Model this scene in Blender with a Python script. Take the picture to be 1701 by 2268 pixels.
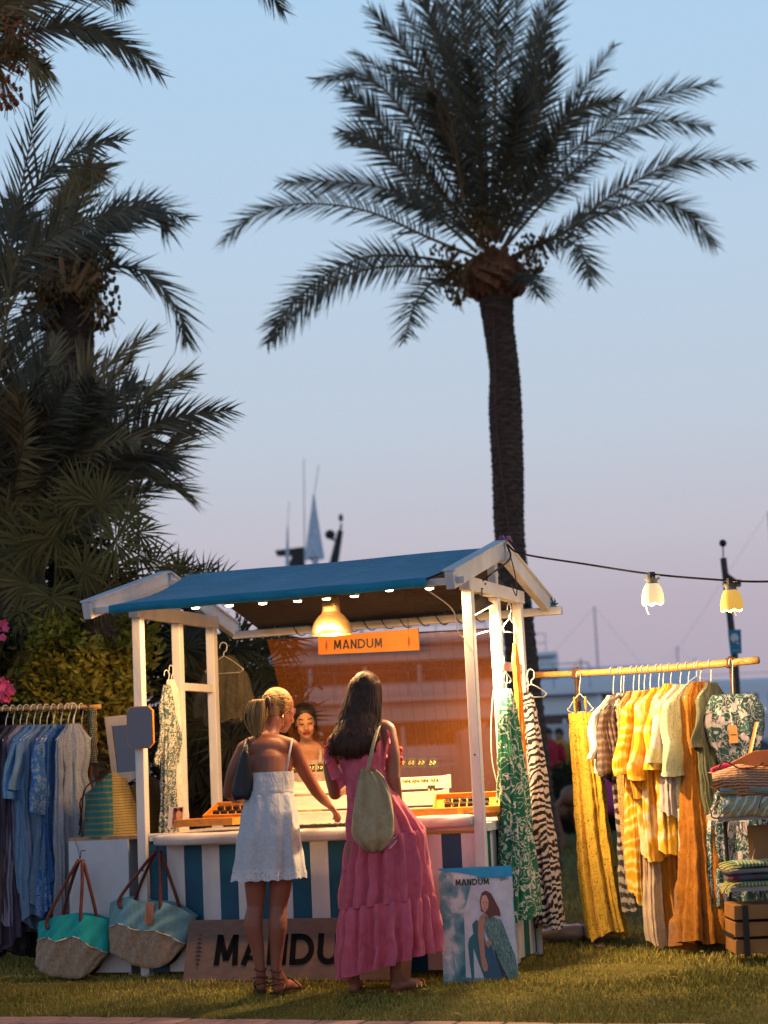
import bpy, bmesh, math, random
import numpy as np
from mathutils import Vector, Matrix, noise
random.seed(7); RNG = np.random.default_rng(7)
SC = bpy.context.scene; COL = SC.collection
for o in list(bpy.data.objects): bpy.data.objects.remove(o)
R = math.radians; PI = math.pi

# ---------------------------------------------------------------- camera
FPX, PITCH, ROLL, HC = 3942.8, 0.1449, 0.0469, 1.128      # focal length in photo pixels, eye height in metres
cp, sp, cr, sr = math.cos(PITCH), math.sin(PITCH), math.cos(ROLL), math.sin(ROLL)
Fv = Vector((0, cp, sp)); Uv = Vector((0, -sp, cp)); Rv = Vector((1, 0, 0))
CR = Rv*cr - Uv*sr; CU = Rv*sr + Uv*cr
cd = bpy.data.cameras.new('camera'); cam = bpy.data.objects.new('camera', cd); COL.objects.link(cam)
cam.matrix_world = Matrix(((CR.x, CU.x, -Fv.x, 0), (CR.y, CU.y, -Fv.y, 0), (CR.z, CU.z, -Fv.z, HC), (0, 0, 0, 1)))
cd.sensor_fit = 'VERTICAL'; cd.sensor_height = 36; cd.lens = FPX/2268*36; cd.clip_end = 3000; cd.clip_start = .1
cd.dof.use_dof = True; cd.dof.focus_distance = 10.0; cd.dof.aperture_fstop = 2.0
SC.camera = cam

# ---------------------------------------------------------------- world: dusk sky, even all round
wd = bpy.data.worlds.new('World'); SC.world = wd; wd.use_nodes = True
nt = wd.node_tree; nt.nodes.clear()
N = nt.nodes.new; LK = nt.links.new
def s2l(c): return tuple(((x/255)/12.92 if x/255 <= .04045 else ((x/255+.055)/1.055)**2.4) for x in c) + (1,)
out = N('ShaderNodeOutputWorld'); bg = N('ShaderNodeBackground'); bg2 = N('ShaderNodeBackground'); add = N('ShaderNodeAddShader')
tc = N('ShaderNodeTexCoord'); sx = N('ShaderNodeSeparateXYZ'); rp = N('ShaderNodeValToRGB')
LK(tc.outputs['Generated'], sx.inputs[0]); LK(sx.outputs['Z'], rp.inputs[0]); LK(rp.outputs[0], bg.inputs[0])
stops = [(0.0, (166, 161, 184)), (.045, (180, 170, 188)), (.085, (187, 176, 191)), (.13, (195, 192, 206)), (.19, (192, 204, 220)),
         (.28, (187, 209, 231)), (.41, (177, 210, 239)), (.6, (104, 146, 192)), (1.0, (44, 76, 124))]
el = rp.color_ramp.elements
while len(el) < len(stops): el.new(.5)
for e, (p, c) in zip(el, stops): e.position = p; e.color = s2l(c)
bg.inputs[1].default_value = 0.97
sky = N('ShaderNodeTexSky'); sky.sky_type = 'NISHITA'; sky.sun_disc = False
sky.sun_elevation = R(1.0); sky.sun_rotation = R(180); bg2.inputs[1].default_value = .012
LK(sky.outputs[0], bg2.inputs[0]); LK(bg.outputs[0], add.inputs[0]); LK(bg2.outputs[0], add.inputs[1]); LK(add.outputs[0], out.inputs[0])

# the last afterglow, low behind the camera
sl = bpy.data.lights.new('sun', 'SUN'); sl.energy = .08; sl.angle = R(25); sl.color = (1, .72, .6)
so = bpy.data.objects.new('sun', sl); COL.objects.link(so); so.rotation_euler = (R(82), 0, R(-15))
SC.view_settings.view_transform = 'Standard'; SC.view_settings.look = 'None'
SC.view_settings.exposure = 0; SC.view_settings.gamma = 1; SC.view_settings.use_curve_mapping = False
SC.render.engine = 'CYCLES'; SC.cycles.use_denoising = True; SC.cycles.max_bounces = 6; SC.cycles.transparent_max_bounces = 16
SC.cycles.sample_clamp_indirect = 4; SC.cycles.caustics_reflective = False; SC.cycles.caustics_refractive = False

# ---------------------------------------------------------------- places: the stall's own axes, rays from photo pixels
PSI = .3483; X0, Y0 = -1.520, 10.758; SW, SD1, SD2 = 2.098, .521, 1.015
Su = Vector((math.cos(PSI), -math.sin(PSI), 0)); Sv = Vector((math.sin(PSI), math.cos(PSI), 0)); Zv = Vector((0, 0, 1))
S0 = Vector((X0, Y0, 0)); CAMP = Vector((0, 0, HC))
def S(u, v, z): return S0 + Su*u + Sv*v + Zv*z
def ray(px, py):
    return (Fv*FPX + CR*(px-850.5) - CU*(py-1134))
def P(px, py, Y):
    d = ray(px, py); return CAMP + d*(Y/d.y)
def PS(px, py, v):
    d = ray(px, py); n = Sv; t = (v - (CAMP-S0).dot(n))/d.dot(n); return CAMP + d*t
def PU(px, py, u):
    d = ray(px, py); n = Su; t = (u - (CAMP-S0).dot(n))/d.dot(n); return CAMP + d*t
def gz(x, y):
    v = (Vector((x, y, 0))-S0).dot(Sv); t = min(max(-v-.05, 0), 3)
    return -.085*t
def G(px, py):
    d = ray(px, py); z = 0
    for k in range(12):
        t = (z-HC)/d.z; p = CAMP + d*t; z = gz(p.x, p.y)
    return p
def D2(x, y): return x*1.02532, y*1.02532      # figures read off a smaller copy of the photograph

# ---------------------------------------------------------------- objects
ORG = {}
def settag(o, label=None, cat=None, group=None, kind=None):
    if label: o['label'] = label
    if cat: o['category'] = cat
    if group: o['group'] = group
    if kind: o['kind'] = kind
    return o
def thing(name, label, cat, loc=(0, 0, 0), group=None, kind=None):
    o = bpy.data.objects.new(name, None); COL.objects.link(o); o.location = loc; o.empty_display_size = .1
    ORG[o.name] = Vector(loc); return settag(o, label, cat, group, kind)
class MB:
    def __init__(s): s.V = []; s.F = []; s.M = []; s.m = 0
    def add(s, vs, fs, m=None):
        b = len(s.V); s.V += [tuple(v) for v in vs]; s.F += [tuple(i+b for i in f) for f in fs]; s.M += [s.m if m is None else m]*len(fs); return s
    def hexa(s, c, a, b, d):
        c, a, b, d = map(Vector, (c, a, b, d)); vs = [c+a*i+b*j+d*k for k in (-1, 1) for j in (-1, 1) for i in (-1, 1)]
        return s.add(vs, [(0, 2, 3, 1), (4, 5, 7, 6), (0, 1, 5, 4), (2, 6, 7, 3), (0, 4, 6, 2), (1, 3, 7, 5)])
    def bar(s, a, b, w, h, side=None):           # beam from a to b, w along side, h along the other
        a, b = Vector(a), Vector(b); t = (b-a).normalized(); sd = Vector(side) if side else t.cross(Zv)
        if sd.length < 1e-4: sd = Su
        sd = (sd - t*sd.dot(t)).normalized(); up = sd.cross(t)
        return s.hexa((a+b)/2, (b-a)/2, sd*w/2, up*h/2)
    def tube(s, pts, rad, n=8, cap=True, sq=None):
        pts = [Vector(p) for p in pts]; k = len(pts)
        if not isinstance(rad, list): rad = [rad]*k
        ref = None; vs = []
        for i, p in enumerate(pts):
            t = (pts[min(i+1, k-1)]-pts[max(i-1, 0)])
            t = t.normalized() if t.length > 1e-9 else Zv.copy()
            if ref is None: ref = t.cross(Zv) if abs(t.z) < .95 else t.cross(Vector((1, 0, 0)))
            ref = (ref-t*ref.dot(t)); ref = ref.normalized() if ref.length > 1e-6 else t.orthogonal().normalized()
            bn = t.cross(ref)
            r = rad[i]; ra, rb = (r if isinstance(r, (tuple, list)) else (r, r))
            for j in range(n):
                an = 2*PI*j/n; vs.append(p + ref*(ra*math.cos(an)) + bn*(rb*math.sin(an)))
        fs = [(i*n+j, i*n+(j+1) % n, (i+1)*n+(j+1) % n, (i+1)*n+j) for i in range(k-1) for j in range(n)]
        if cap: fs += [tuple(range(n-1, -1, -1)), tuple(range((k-1)*n, k*n))]
        return s.add(vs, fs)
    def ball(s, c, r, nu=14, nv=9, ax=None):
        c = Vector(c); r = r if hasattr(r, '__len__') else (r, r, r)
        A = ax or (Vector((1, 0, 0)), Vector((0, 1, 0)), Zv)
        vs = [c+A[2]*r[2]]
        for i in range(1, nv):
            ph = PI*i/nv
            for j in range(nu):
                th = 2*PI*j/nu; vs.append(c+A[0]*(r[0]*math.sin(ph)*math.cos(th))+A[1]*(r[1]*math.sin(ph)*math.sin(th))+A[2]*(r[2]*math.cos(ph)))
        vs.append(c-A[2]*r[2]); l = len(vs)-1
        fs = [(0, 1+j, 1+(j+1) % nu) for j in range(nu)]
        fs += [(1+(i-1)*nu+j, 1+i*nu+j, 1+i*nu+(j+1) % nu, 1+(i-1)*nu+(j+1) % nu) for i in range(1, nv-1) for j in range(nu)]
        fs += [(l, 1+(nv-2)*nu+(j+1) % nu, 1+(nv-2)*nu+j) for j in range(nu)]
        return s.add(vs, fs)
    def lathe(s, c, prof, n=20, ax=None):
        c = Vector(c); A = ax or (Vector((1, 0, 0)), Vector((0, 1, 0)), Zv); vs = []
        for r, z in prof:
            for j in range(n):
                th = 2*PI*j/n; vs.append(c+A[0]*(r*math.cos(th))+A[1]*(r*math.sin(th))+A[2]*z)
        k = len(prof)
        return s.add(vs, [(i*n+j, i*n+(j+1) % n, (i+1)*n+(j+1) % n, (i+1)*n+j) for i in range(k-1) for j in range(n)])
    def grid(s, rows, closed=False):
        nu = len(rows[0]); vs = [p for r in rows for p in r]; fs = []
        for i in range(len(rows)-1):
            for j in range(nu if closed else nu-1):
                fs.append((i*nu+j, i*nu+(j+1) % nu, (i+1)*nu+(j+1) % nu, (i+1)*nu+j))
        return s.add(vs, fs)
    def slab(s, pts, d):                          # flat outline with thickness vector d
        pts = [Vector(p) for p in pts]; d = Vector(d); n = len(pts)
        return s.add(pts+[p+d for p in pts], [tuple(range(n)), tuple(range(2*n-1, n-1, -1))]+[(i, n+i, n+(i+1) % n, (i+1) % n) for i in range(n)])
    def build(s, name, mats, parent=None, smooth=False, org=None, bevel=0):
        L = ORG[parent.name] if parent else Vector(org) if org is not None else Vector((0, 0, 0))
        me = bpy.data.meshes.new(name); me.from_pydata([(x-L.x, y-L.y, z-L.z) for x, y, z in s.V], [], s.F)
        if not isinstance(mats, (list, tuple)): mats = [mats]
        for m in mats: me.materials.append(m)
        if any(s.M): me.polygons.foreach_set('material_index', s.M)
        if smooth: me.polygons.foreach_set('use_smooth', [True]*len(s.F))
        bm = bmesh.new(); bm.from_mesh(me); bmesh.ops.recalc_face_normals(bm, faces=bm.faces); bm.to_mesh(me); bm.free()
        me.update(); o = bpy.data.objects.new(name, me); COL.objects.link(o)
        if parent: o.parent = parent
        else: o.location = L
        ORG[o.name] = L
        if bevel:
            b = o.modifiers.new('bevel', 'BEVEL'); b.width = bevel; b.segments = 2; b.limit_method = 'ANGLE'
        return o
def one(mb, name, mats, label, cat, org, group=None, kind=None, **k):
    return settag(mb.build(name, mats, None, org=org, **k), label, cat, group, kind)
def crv(pts, n):                                  # Catmull-Rom through pts
    pts = [Vector(p) for p in pts]; q = [pts[0]*2-pts[1]]+pts+[pts[-1]*2-pts[-2]]; o = []; m = len(pts)-1
    for k in range(n):
        t = k/(n-1)*m; i = min(int(t), m-1); f = t-i; a, b, c, d = q[i:i+4]
        o.append(.5*((2*b)+(c-a)*f+(2*a-5*b+4*c-d)*f*f+(3*b-a-3*c+d)*f**3))
    return o
def lerp(a, b, t): return a+(b-a)*t
def tab(t, xs):                                   # piecewise-linear table [(t, v)...]
    for (a, va), (b, vb) in zip(xs, xs[1:]):
        if t <= b: return lerp(va, vb, (t-a)/(b-a) if b > a else 0)
    return xs[-1][1]

# ---------------------------------------------------------------- materials
def mk(name):
    m = bpy.data.materials.new(name); m.use_nodes = True; n = m.node_tree.nodes; return m, n, m.node_tree.links.new, n['Principled BSDF']
def c4(c): return (c[0], c[1], c[2], 1)
def bump(n, l, b, src, st, dist=.01):
    bp = n.new('ShaderNodeBump'); bp.inputs['Strength'].default_value = st; bp.inputs['Distance'].default_value = dist
    l(src, bp.inputs['Height']); l(bp.outputs[0], b.inputs['Normal'])
def solid(name, col, rough=.6, metal=0, var=.18, sc=9, bmp=.15, bsc=90, spec=.35, emit=None, est=0, stretch=None, dirt=0):
    m, n, l, b = mk(name); t = n.new('ShaderNodeTexCoord'); src = t.outputs['Object']
    if stretch:
        mp = n.new('ShaderNodeMapping'); mp.inputs['Scale'].default_value = stretch; l(src, mp.inputs[0]); src = mp.outputs[0]
    z = n.new('ShaderNodeTexNoise'); z.inputs['Scale'].default_value = sc; z.inputs['Detail'].default_value = 6; l(src, z.inputs[0])
    r = n.new('ShaderNodeValToRGB'); r.color_ramp.elements[0].position = .3; r.color_ramp.elements[1].position = .7
    r.color_ramp.elements[0].color = c4([x*(1-var) for x in col]); r.color_ramp.elements[1].color = c4([min(1, x*(1+var)) for x in col])
    l(z.outputs[0], r.inputs[0]); l(r.outputs[0], b.inputs['Base Color'])
    if dirt:
        z3 = n.new('ShaderNodeTexNoise'); z3.inputs['Scale'].default_value = sc*.4; z3.inputs['Detail'].default_value = 10; z3.inputs['Roughness'].default_value = .7; l(src, z3.inputs[0])
        r3 = n.new('ShaderNodeValToRGB'); r3.color_ramp.elements[0].position = .5; r3.color_ramp.elements[1].position = .75
        r3.color_ramp.elements[0].color = (0, 0, 0, 1); r3.color_ramp.elements[1].color = (dirt,)*3+(1,); l(z3.outputs[0], r3.inputs[0])
        mx = n.new('ShaderNodeMix'); mx.data_type = 'RGBA'; l(r3.outputs[0], mx.inputs[0]); l(r.outputs[0], mx.inputs[6]); mx.inputs[7].default_value = c4([x*.45 for x in col]); l(mx.outputs[2], b.inputs['Base Color'])
    b.inputs['Roughness'].default_value = rough; b.inputs['Metallic'].default_value = metal; b.inputs['Specular IOR Level'].default_value = spec
    if emit: b.inputs['Emission Color'].default_value = c4(emit); b.inputs['Emission Strength'].default_value = est
    if bmp:
        z2 = n.new('ShaderNodeTexNoise'); z2.inputs['Scale'].default_value = bsc; z2.inputs['Detail'].default_value = 4; l(src, z2.inputs[0]); bump(n, l, b, z2.outputs[0], bmp, .004)
    return m
def pat(name, kind, sc, stops, rough=.8, dist=2., stretch=(1, 1, 1), rot=(0, 0, 0), const=False, weave=.25, trans=0, sheen=.15, wrinkle=.45, lines=None):
    """printed or woven cloth: a procedural motif through a colour ramp"""
    m, n, l, b = mk(name); t = n.new('ShaderNodeTexCoord'); mp = n.new('ShaderNodeMapping'); l(t.outputs['Object'], mp.inputs[0])
    mp.inputs['Scale'].default_value = stretch; mp.inputs['Rotation'].default_value = rot; v = mp.outputs[0]
    if kind in ('zebra', 'stripe', 'swirl', 'chevron'):
        x = n.new('ShaderNodeTexWave'); x.bands_direction = 'Z'; x.inputs['Scale'].default_value = sc; x.inputs['Distortion'].default_value = dist
        x.inputs['Detail'].default_value = 2 if kind != 'stripe' else 0; x.inputs['Detail Scale'].default_value = 1.4; f = x.outputs['Fac']; l(v, x.inputs[0])
    elif kind in ('floral', 'leopard', 'spots'):
        nz = n.new('ShaderNodeTexNoise'); nz.inputs['Scale'].default_value = sc*1.3; l(v, nz.inputs[0])
        ad = n.new('ShaderNodeMix'); ad.data_type = 'VECTOR'; ad.inputs[0].default_value = .12*dist/2; l(v, ad.inputs[4]); l(nz.outputs['Color'], ad.inputs[5])
        x = n.new('ShaderNodeTexVoronoi'); x.inputs['Scale'].default_value = sc; l(ad.outputs[1], x.inputs[0]); f = x.outputs['Distance']
        if kind == 'floral':
            z = n.new('ShaderNodeTexNoise'); z.inputs['Scale'].default_value = sc*2.2; z.inputs['Detail'].default_value = 4; l(v, z.inputs[0])
            ma = n.new('ShaderNodeMath'); ma.operation = 'MULTIPLY'; l(f, ma.inputs[0]); l(z.outputs[0], ma.inputs[1]); mb_ = n.new('ShaderNodeMath'); mb_.operation = 'MULTIPLY'; mb_.inputs[1].default_value = 2.1; l(ma.outputs[0], mb_.inputs[0]); f = mb_.outputs[0]
    else:
        x = n.new('ShaderNodeTexNoise'); x.inputs['Scale'].default_value = sc; x.inputs['Detail'].default_value = 5; x.inputs['Distortion'].default_value = dist; l(v, x.inputs[0]); f = x.outputs[0]
    r = n.new('ShaderNodeValToRGB'); l(f, r.inputs[0])
    if const: r.color_ramp.interpolation = 'CONSTANT'
    el = r.color_ramp.elements
    while len(el) < len(stops): el.new(.5)
    for e, (p_, c_) in zip(el, stops): e.position = p_; e.color = c4(c_)
    co = r.outputs[0]
    if lines:                                     # thin curling lines over the motif
        z = n.new('ShaderNodeTexNoise'); z.inputs['Scale'].default_value = lines[0]; z.inputs['Detail'].default_value = 1; z.inputs['Distortion'].default_value = 1.5; l(v, z.inputs[0]); q = n.new('ShaderNodeValToRGB'); l(z.outputs[0], q.inputs[0]); k = q.color_ramp.elements
        while len(k) < 4: k.new(.5)
        for e, (p_, c_) in zip(k, ((.455, 0), (.475, 1), (.525, 1), (.545, 0))): e.position = p_; e.color = (c_, c_, c_, 1)
        mx = n.new('ShaderNodeMix'); mx.data_type = 'RGBA'; l(q.outputs[0], mx.inputs[0]); l(co, mx.inputs[6]); mx.inputs[7].default_value = c4(lines[1]); co = mx.outputs[2]
    l(co, b.inputs['Base Color']); b.inputs['Roughness'].default_value = rough; b.inputs['Specular IOR Level'].default_value = .2
    b.inputs['Sheen Weight'].default_value = sheen
    if trans:
        b.inputs['Transmission Weight'].default_value = 0; tr = n.new('ShaderNodeBsdfTranslucent'); l(r.outputs[0], tr.inputs[0]); ms = n.new('ShaderNodeMixShader'); ms.inputs[0].default_value = trans
        l(b.outputs[0], ms.inputs[1]); l(tr.outputs[0], ms.inputs[2]); l(ms.outputs[0], n['Material Output'].inputs[0])
    w = n.new('ShaderNodeTexNoise'); w.inputs['Scale'].default_value = 160; l(t.outputs['Object'], w.inputs[0])
    if wrinkle:                                   # creases running mostly down the cloth
        m2 = n.new('ShaderNodeMapping'); m2.inputs['Scale'].default_value = (1, 1, .22); l(t.outputs['Object'], m2.inputs[0]); w2 = n.new('ShaderNodeTexNoise'); w2.inputs['Scale'].default_value = 26; w2.inputs['Detail'].default_value = 3; w2.inputs['Distortion'].default_value = .6; l(m2.outputs[0], w2.inputs[0])
        ad = n.new('ShaderNodeMath'); ad.operation = 'MULTIPLY_ADD'; l(w.outputs[0], ad.inputs[0]); ad.inputs[1].default_value = weave*.12; l(w2.outputs[0], ad.inputs[2]); bump(n, l, b, ad.outputs[0], wrinkle, .03)
    else: bump(n, l, b, w.outputs[0], weave, .003)
    return m
def emis(name, col, st):
    m, n, l, b = mk(name); n.remove(b); e = n.new('ShaderNodeEmission'); e.inputs[0].default_value = c4(col); e.inputs[1].default_value = st; l(e.outputs[0], n['Material Output'].inputs[0]); return m
WARM = (1.0, .55, .21)
def lamp(name, loc, power, rad, parent=None, kind='POINT', aim=None, col=WARM, size=1.2, blend=.4):
    ld = bpy.data.lights.new(name, kind); ld.energy = power; ld.color = col; ld.shadow_soft_size = rad
    o = bpy.data.objects.new(name, ld); COL.objects.link(o)
    if kind == 'SPOT': ld.spot_size = size; ld.spot_blend = blend
    L = Vector(loc)
    if parent: o.parent = parent; L = L-ORG[parent.name]
    o.location = L
    if aim is not None: o.rotation_euler = (Vector(aim)-Vector(loc)).to_track_quat('-Z', 'Y').to_euler()
    return o

WHITE = solid('white_paint', (.62, .61, .6), .55, var=.1, sc=7, bmp=.3, bsc=70, dirt=.55, stretch=(1, 1, .35))
BLUE = solid('blue_paint', (.005, .078, .14), .5, var=.2, sc=6, bmp=.12, bsc=60, dirt=.3)
TEAL = solid('teal_paint', (.01, .1, .1), .55, var=.2, sc=6)
WIRE = solid('white_wire', (.7, .68, .62), .35, var=.05, bmp=0, spec=.5)
BLACK = solid('black_plastic', (.012, .012, .013), .4, var=.2, bmp=.05)
BAMBOO = solid('bamboo', (.5, .27, .08), .5, var=.25, sc=5, stretch=(3, 12, 12), bmp=.3, bsc=30)
WOOD = solid('dark_wood', (.09, .04, .022), .6, var=.3, sc=6, stretch=(8, 8, 1))
LEATHER = solid('brown_leather', (.11, .028, .014), .45, var=.25, sc=20)
# ================================================================ setting: lawn, kerb, quay, sea
def lawn():
    m, n, l, b = mk('turf'); t = n.new('ShaderNodeTexCoord')
    z = n.new('ShaderNodeTexNoise'); z.inputs['Scale'].default_value = 3; z.inputs['Detail'].default_value = 10; l(t.outputs['Object'], z.inputs[0])
    r = n.new('ShaderNodeValToRGB'); r.color_ramp.elements[0].position = .3; r.color_ramp.elements[1].position = .7
    r.color_ramp.elements[0].color = (.07, .055, .014, 1); r.color_ramp.elements[1].color = (.13, .11, .025, 1); l(z.outputs[0], r.inputs[0]); l(r.outputs[0], b.inputs['Base Color'])
    b.inputs['Roughness'].default_value = .9; b.inputs['Specular IOR Level'].default_value = .1
    z2 = n.new('ShaderNodeTexNoise'); z2.inputs['Scale'].default_value = 60; l(t.outputs['Object'], z2.inputs[0]); bump(n, l, b, z2.outputs[0], .6, .02)
    mb = MB(); ys = [-30, 0, 5, 6.5]+[7+i*.25 for i in range(24)]+[14, 18, 24, 30, 34]
    xs = [-60, -20, -8, -5, -4, -3, -2, -1, 0, 1, 2, 3, 4, 5, 8, 20, 60]
    mb.grid([[(x, y, gz(x, y)) for x in xs] for y in ys]); settag(mb.build('lawn', m, smooth=True), kind='structure')
    return m
lawn()
def far_ground():
    quay = solid('quay_paving', (.2, .19, .18), .8, var=.2, sc=.5); mb = MB()
    mb.slab([(-200, 34, .01), (200, 34, .01), (200, 52, .01), (-200, 52, .01)], (0, 0, -.4)); settag(mb.build('quay', quay), kind='structure')
    m, n, l, b = mk('sea_water'); b.inputs['Base Color'].default_value = (.03, .06, .09, 1); b.inputs['Roughness'].default_value = .15
    z = n.new('ShaderNodeTexNoise'); z.inputs['Scale'].default_value = .8; t = n.new('ShaderNodeTexCoord'); l(t.outputs['Object'], z.inputs[0]); bump(n, l, b, z.outputs[0], .5, .3)
    mb = MB(); mb.add([(-2500, 52, -.9), (2500, 52, -.9), (2500, 2800, -.9), (-2500, 2800, -.9)], [(0, 1, 2, 3)]); settag(mb.build('sea', m), kind='structure')
far_ground()

KA, KB = G(-60, 2251), G(1760, 2272)              # the line where the lawn ends
def kerb():
    stone = solid('pink_paving', (.34, .2, .17), .8, var=.25, sc=14, bmp=.4, bsc=120, dirt=.3)
    base = solid('paving_bed', (.12, .09, .08), .9)
    d = (KB-KA); d.z = 0; L = d.length; d.normalize(); nrm = Vector((d.y, -d.x, 0))
    root = MB(); a, b = KA-d*3, KB+d*3
    zb = lambda p: gz(p.x, p.y)
    root.slab([a+Vector((0, 0, -.03)), b+Vector((0, 0, -.03)), b+nrm*9+Vector((0, 0, -.06)), a+nrm*9+Vector((0, 0, -.06))], (0, 0, -.2))
    pv = settag(root.build('pavement', base, org=KA), kind='structure')
    x = -.35; me = None; k = 0
    while x < L+.4:
        w = .238
        for row in range(3):
            if me is None:
                mb = MB(); mb.hexa((0, 0, 0), (w/2-.004, 0, 0), (0, .118, 0), (0, 0, .028)); o = mb.build('paving_stone', stone, pv, bevel=.006); me = o.data
            else:
                o = bpy.data.objects.new('paving_stone', me); COL.objects.link(o); o.parent = pv; bv = o.modifiers.new('bevel', 'BEVEL'); bv.width = .006; bv.segments = 2
            c = KA+d*(x+w/2+(.119 if row % 2 else 0))+nrm*(.125+.244*row); c.z = zb(KA+d*x)-.024+random.uniform(-.003, .003)
            o.location = c-KA; o.rotation_euler = (random.uniform(-.01, .01), random.uniform(-.01, .01), math.atan2(d.y, d.x)+random.uniform(-.006, .006))
            if k == 0: me.transform(Matrix.Translation(KA))
            k += 1
        x += w+.006
kerb()
def grass():
    m, n, l, b = mk('grass_blade'); t = n.new('ShaderNodeObjectInfo'); at = n.new('ShaderNodeAttribute'); at.attribute_name = 'tint'
    r = n.new('ShaderNodeValToRGB'); r.color_ramp.elements[0].color = (.12, .115, .02, 1); r.color_ramp.elements[1].color = (.46, .36, .1, 1)
    e = r.color_ramp.elements.new(.55); e.color = (.29, .24, .04, 1)
    l(at.outputs['Fac'], r.inputs[0]); l(r.outputs[0], b.inputs['Base Color']); b.inputs['Roughness'].default_value = .7; b.inputs['Specular IOR Level'].default_value = .2
    d = (KB-KA); d.z = 0; L = d.length; d.normalize(); nv = Vector((-d.y, d.x, 0))
    bx, by, hh = [], [], []
    def scatter(n_, s0, s1, h):
        # s = distance behind the kerb
        s = RNG.uniform(s0, s1, n_); wid = 2.75+s*.36; u = RNG.uniform(-1, 1, n_)*wid
        cx = KA.x+d.x*L/2; cy = KA.y+d.y*L/2
        bx.append(cx+d.x*u+nv.x*s); by.append(cy+d.y*u+nv.y*s); hh.append(h*RNG.uniform(.55, 1.25, n_))
    scatter(60000, .0, 1.3, .036); scatter(40000, 1.2, 3.2, .045); scatter(26000, 3.0, 7, .055); scatter(20000, 6.5, 17, .08)
    X = np.concatenate(bx); Y = np.concatenate(by); H = np.concatenate(hh); k = len(X)
    v = (X-S0.x)*Sv.x+(Y-S0.y)*Sv.y; Z = -.085*np.clip(-v-.05, 0, 3)-.004
    clump = .75+.5*(np.sin(X*5.1+np.sin(Y*3.3)*2)*np.sin(Y*4.3+1.7*np.sin(X*2.7)))*.5+RNG.uniform(-.1, .1, k); worn = np.sin(X*1.9+.7*np.sin(Y*2.3))*np.sin(Y*2.6+X*.8); H = H*np.clip(clump, .4, 1.4)*np.where(worn > .55, .45, 1)
    an = RNG.uniform(0, 2*PI, k); w = .0022+H*.035; lx, ly = np.cos(an)*w, np.sin(an)*w
    la = RNG.uniform(0, 2*PI, k); le = H*RNG.uniform(.1, .9, k); tx, ty = np.cos(la)*le, np.sin(la)*le
    V = np.zeros((k, 3, 3)); V[:, 0] = np.stack([X-lx, Y-ly, Z], 1); V[:, 1] = np.stack([X+lx, Y+ly, Z], 1); V[:, 2] = np.stack([X+tx, Y+ty, Z+H], 1)
    me = bpy.data.meshes.new('grass'); me.vertices.add(k*3); me.vertices.foreach_set('co', V.ravel()); me.loops.add(k*3); me.loops.foreach_set('vertex_index', np.arange(k*3, dtype=np.int32))
    me.polygons.add(k); me.polygons.foreach_set('loop_start', np.arange(0, k*3, 3, dtype=np.int32)); me.polygons.foreach_set('loop_total', np.full(k, 3, dtype=np.int32))
    ta = me.attributes.new('tint', 'FLOAT', 'POINT'); tv = np.clip(np.repeat(.45+.3*np.sin(X*2.1+1)*np.sin(Y*2.9)+RNG.normal(0, .22, k), 3), 0, 1); ta.data.foreach_set('value', tv.astype(np.float32))
    me.update(); me.materials.append(m); o = bpy.data.objects.new('grass', me); COL.objects.link(o)
    settag(o, 'short worn grass of the lawn around the stall', 'grass', kind='stuff')
grass()
def litter():
    m = solid('dry_litter', (.16, .1, .04), .8, var=.5, sc=40); mb = MB(); d = (KB-KA).normalized()
    for k in range(150):
        p = KA+d*random.uniform(-.3, 5)+Vector((0, random.uniform(.05, 2.2), 0)); a = random.uniform(0, 6.3); L = random.uniform(.012, .03); e = Vector((math.cos(a), math.sin(a), .2))*L; f = Vector((-math.sin(a), math.cos(a), .1))*L*.4; p.z = gz(p.x, p.y)+.028; mb.add([p-e, p-f+Zv*.004, p+e, p+f], [(0, 1, 2, 3)])
    settag(mb.build('leaf_litter', m), 'scattered dry leaf scraps on the lawn', 'leaf litter', kind='stuff')
litter()
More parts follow.
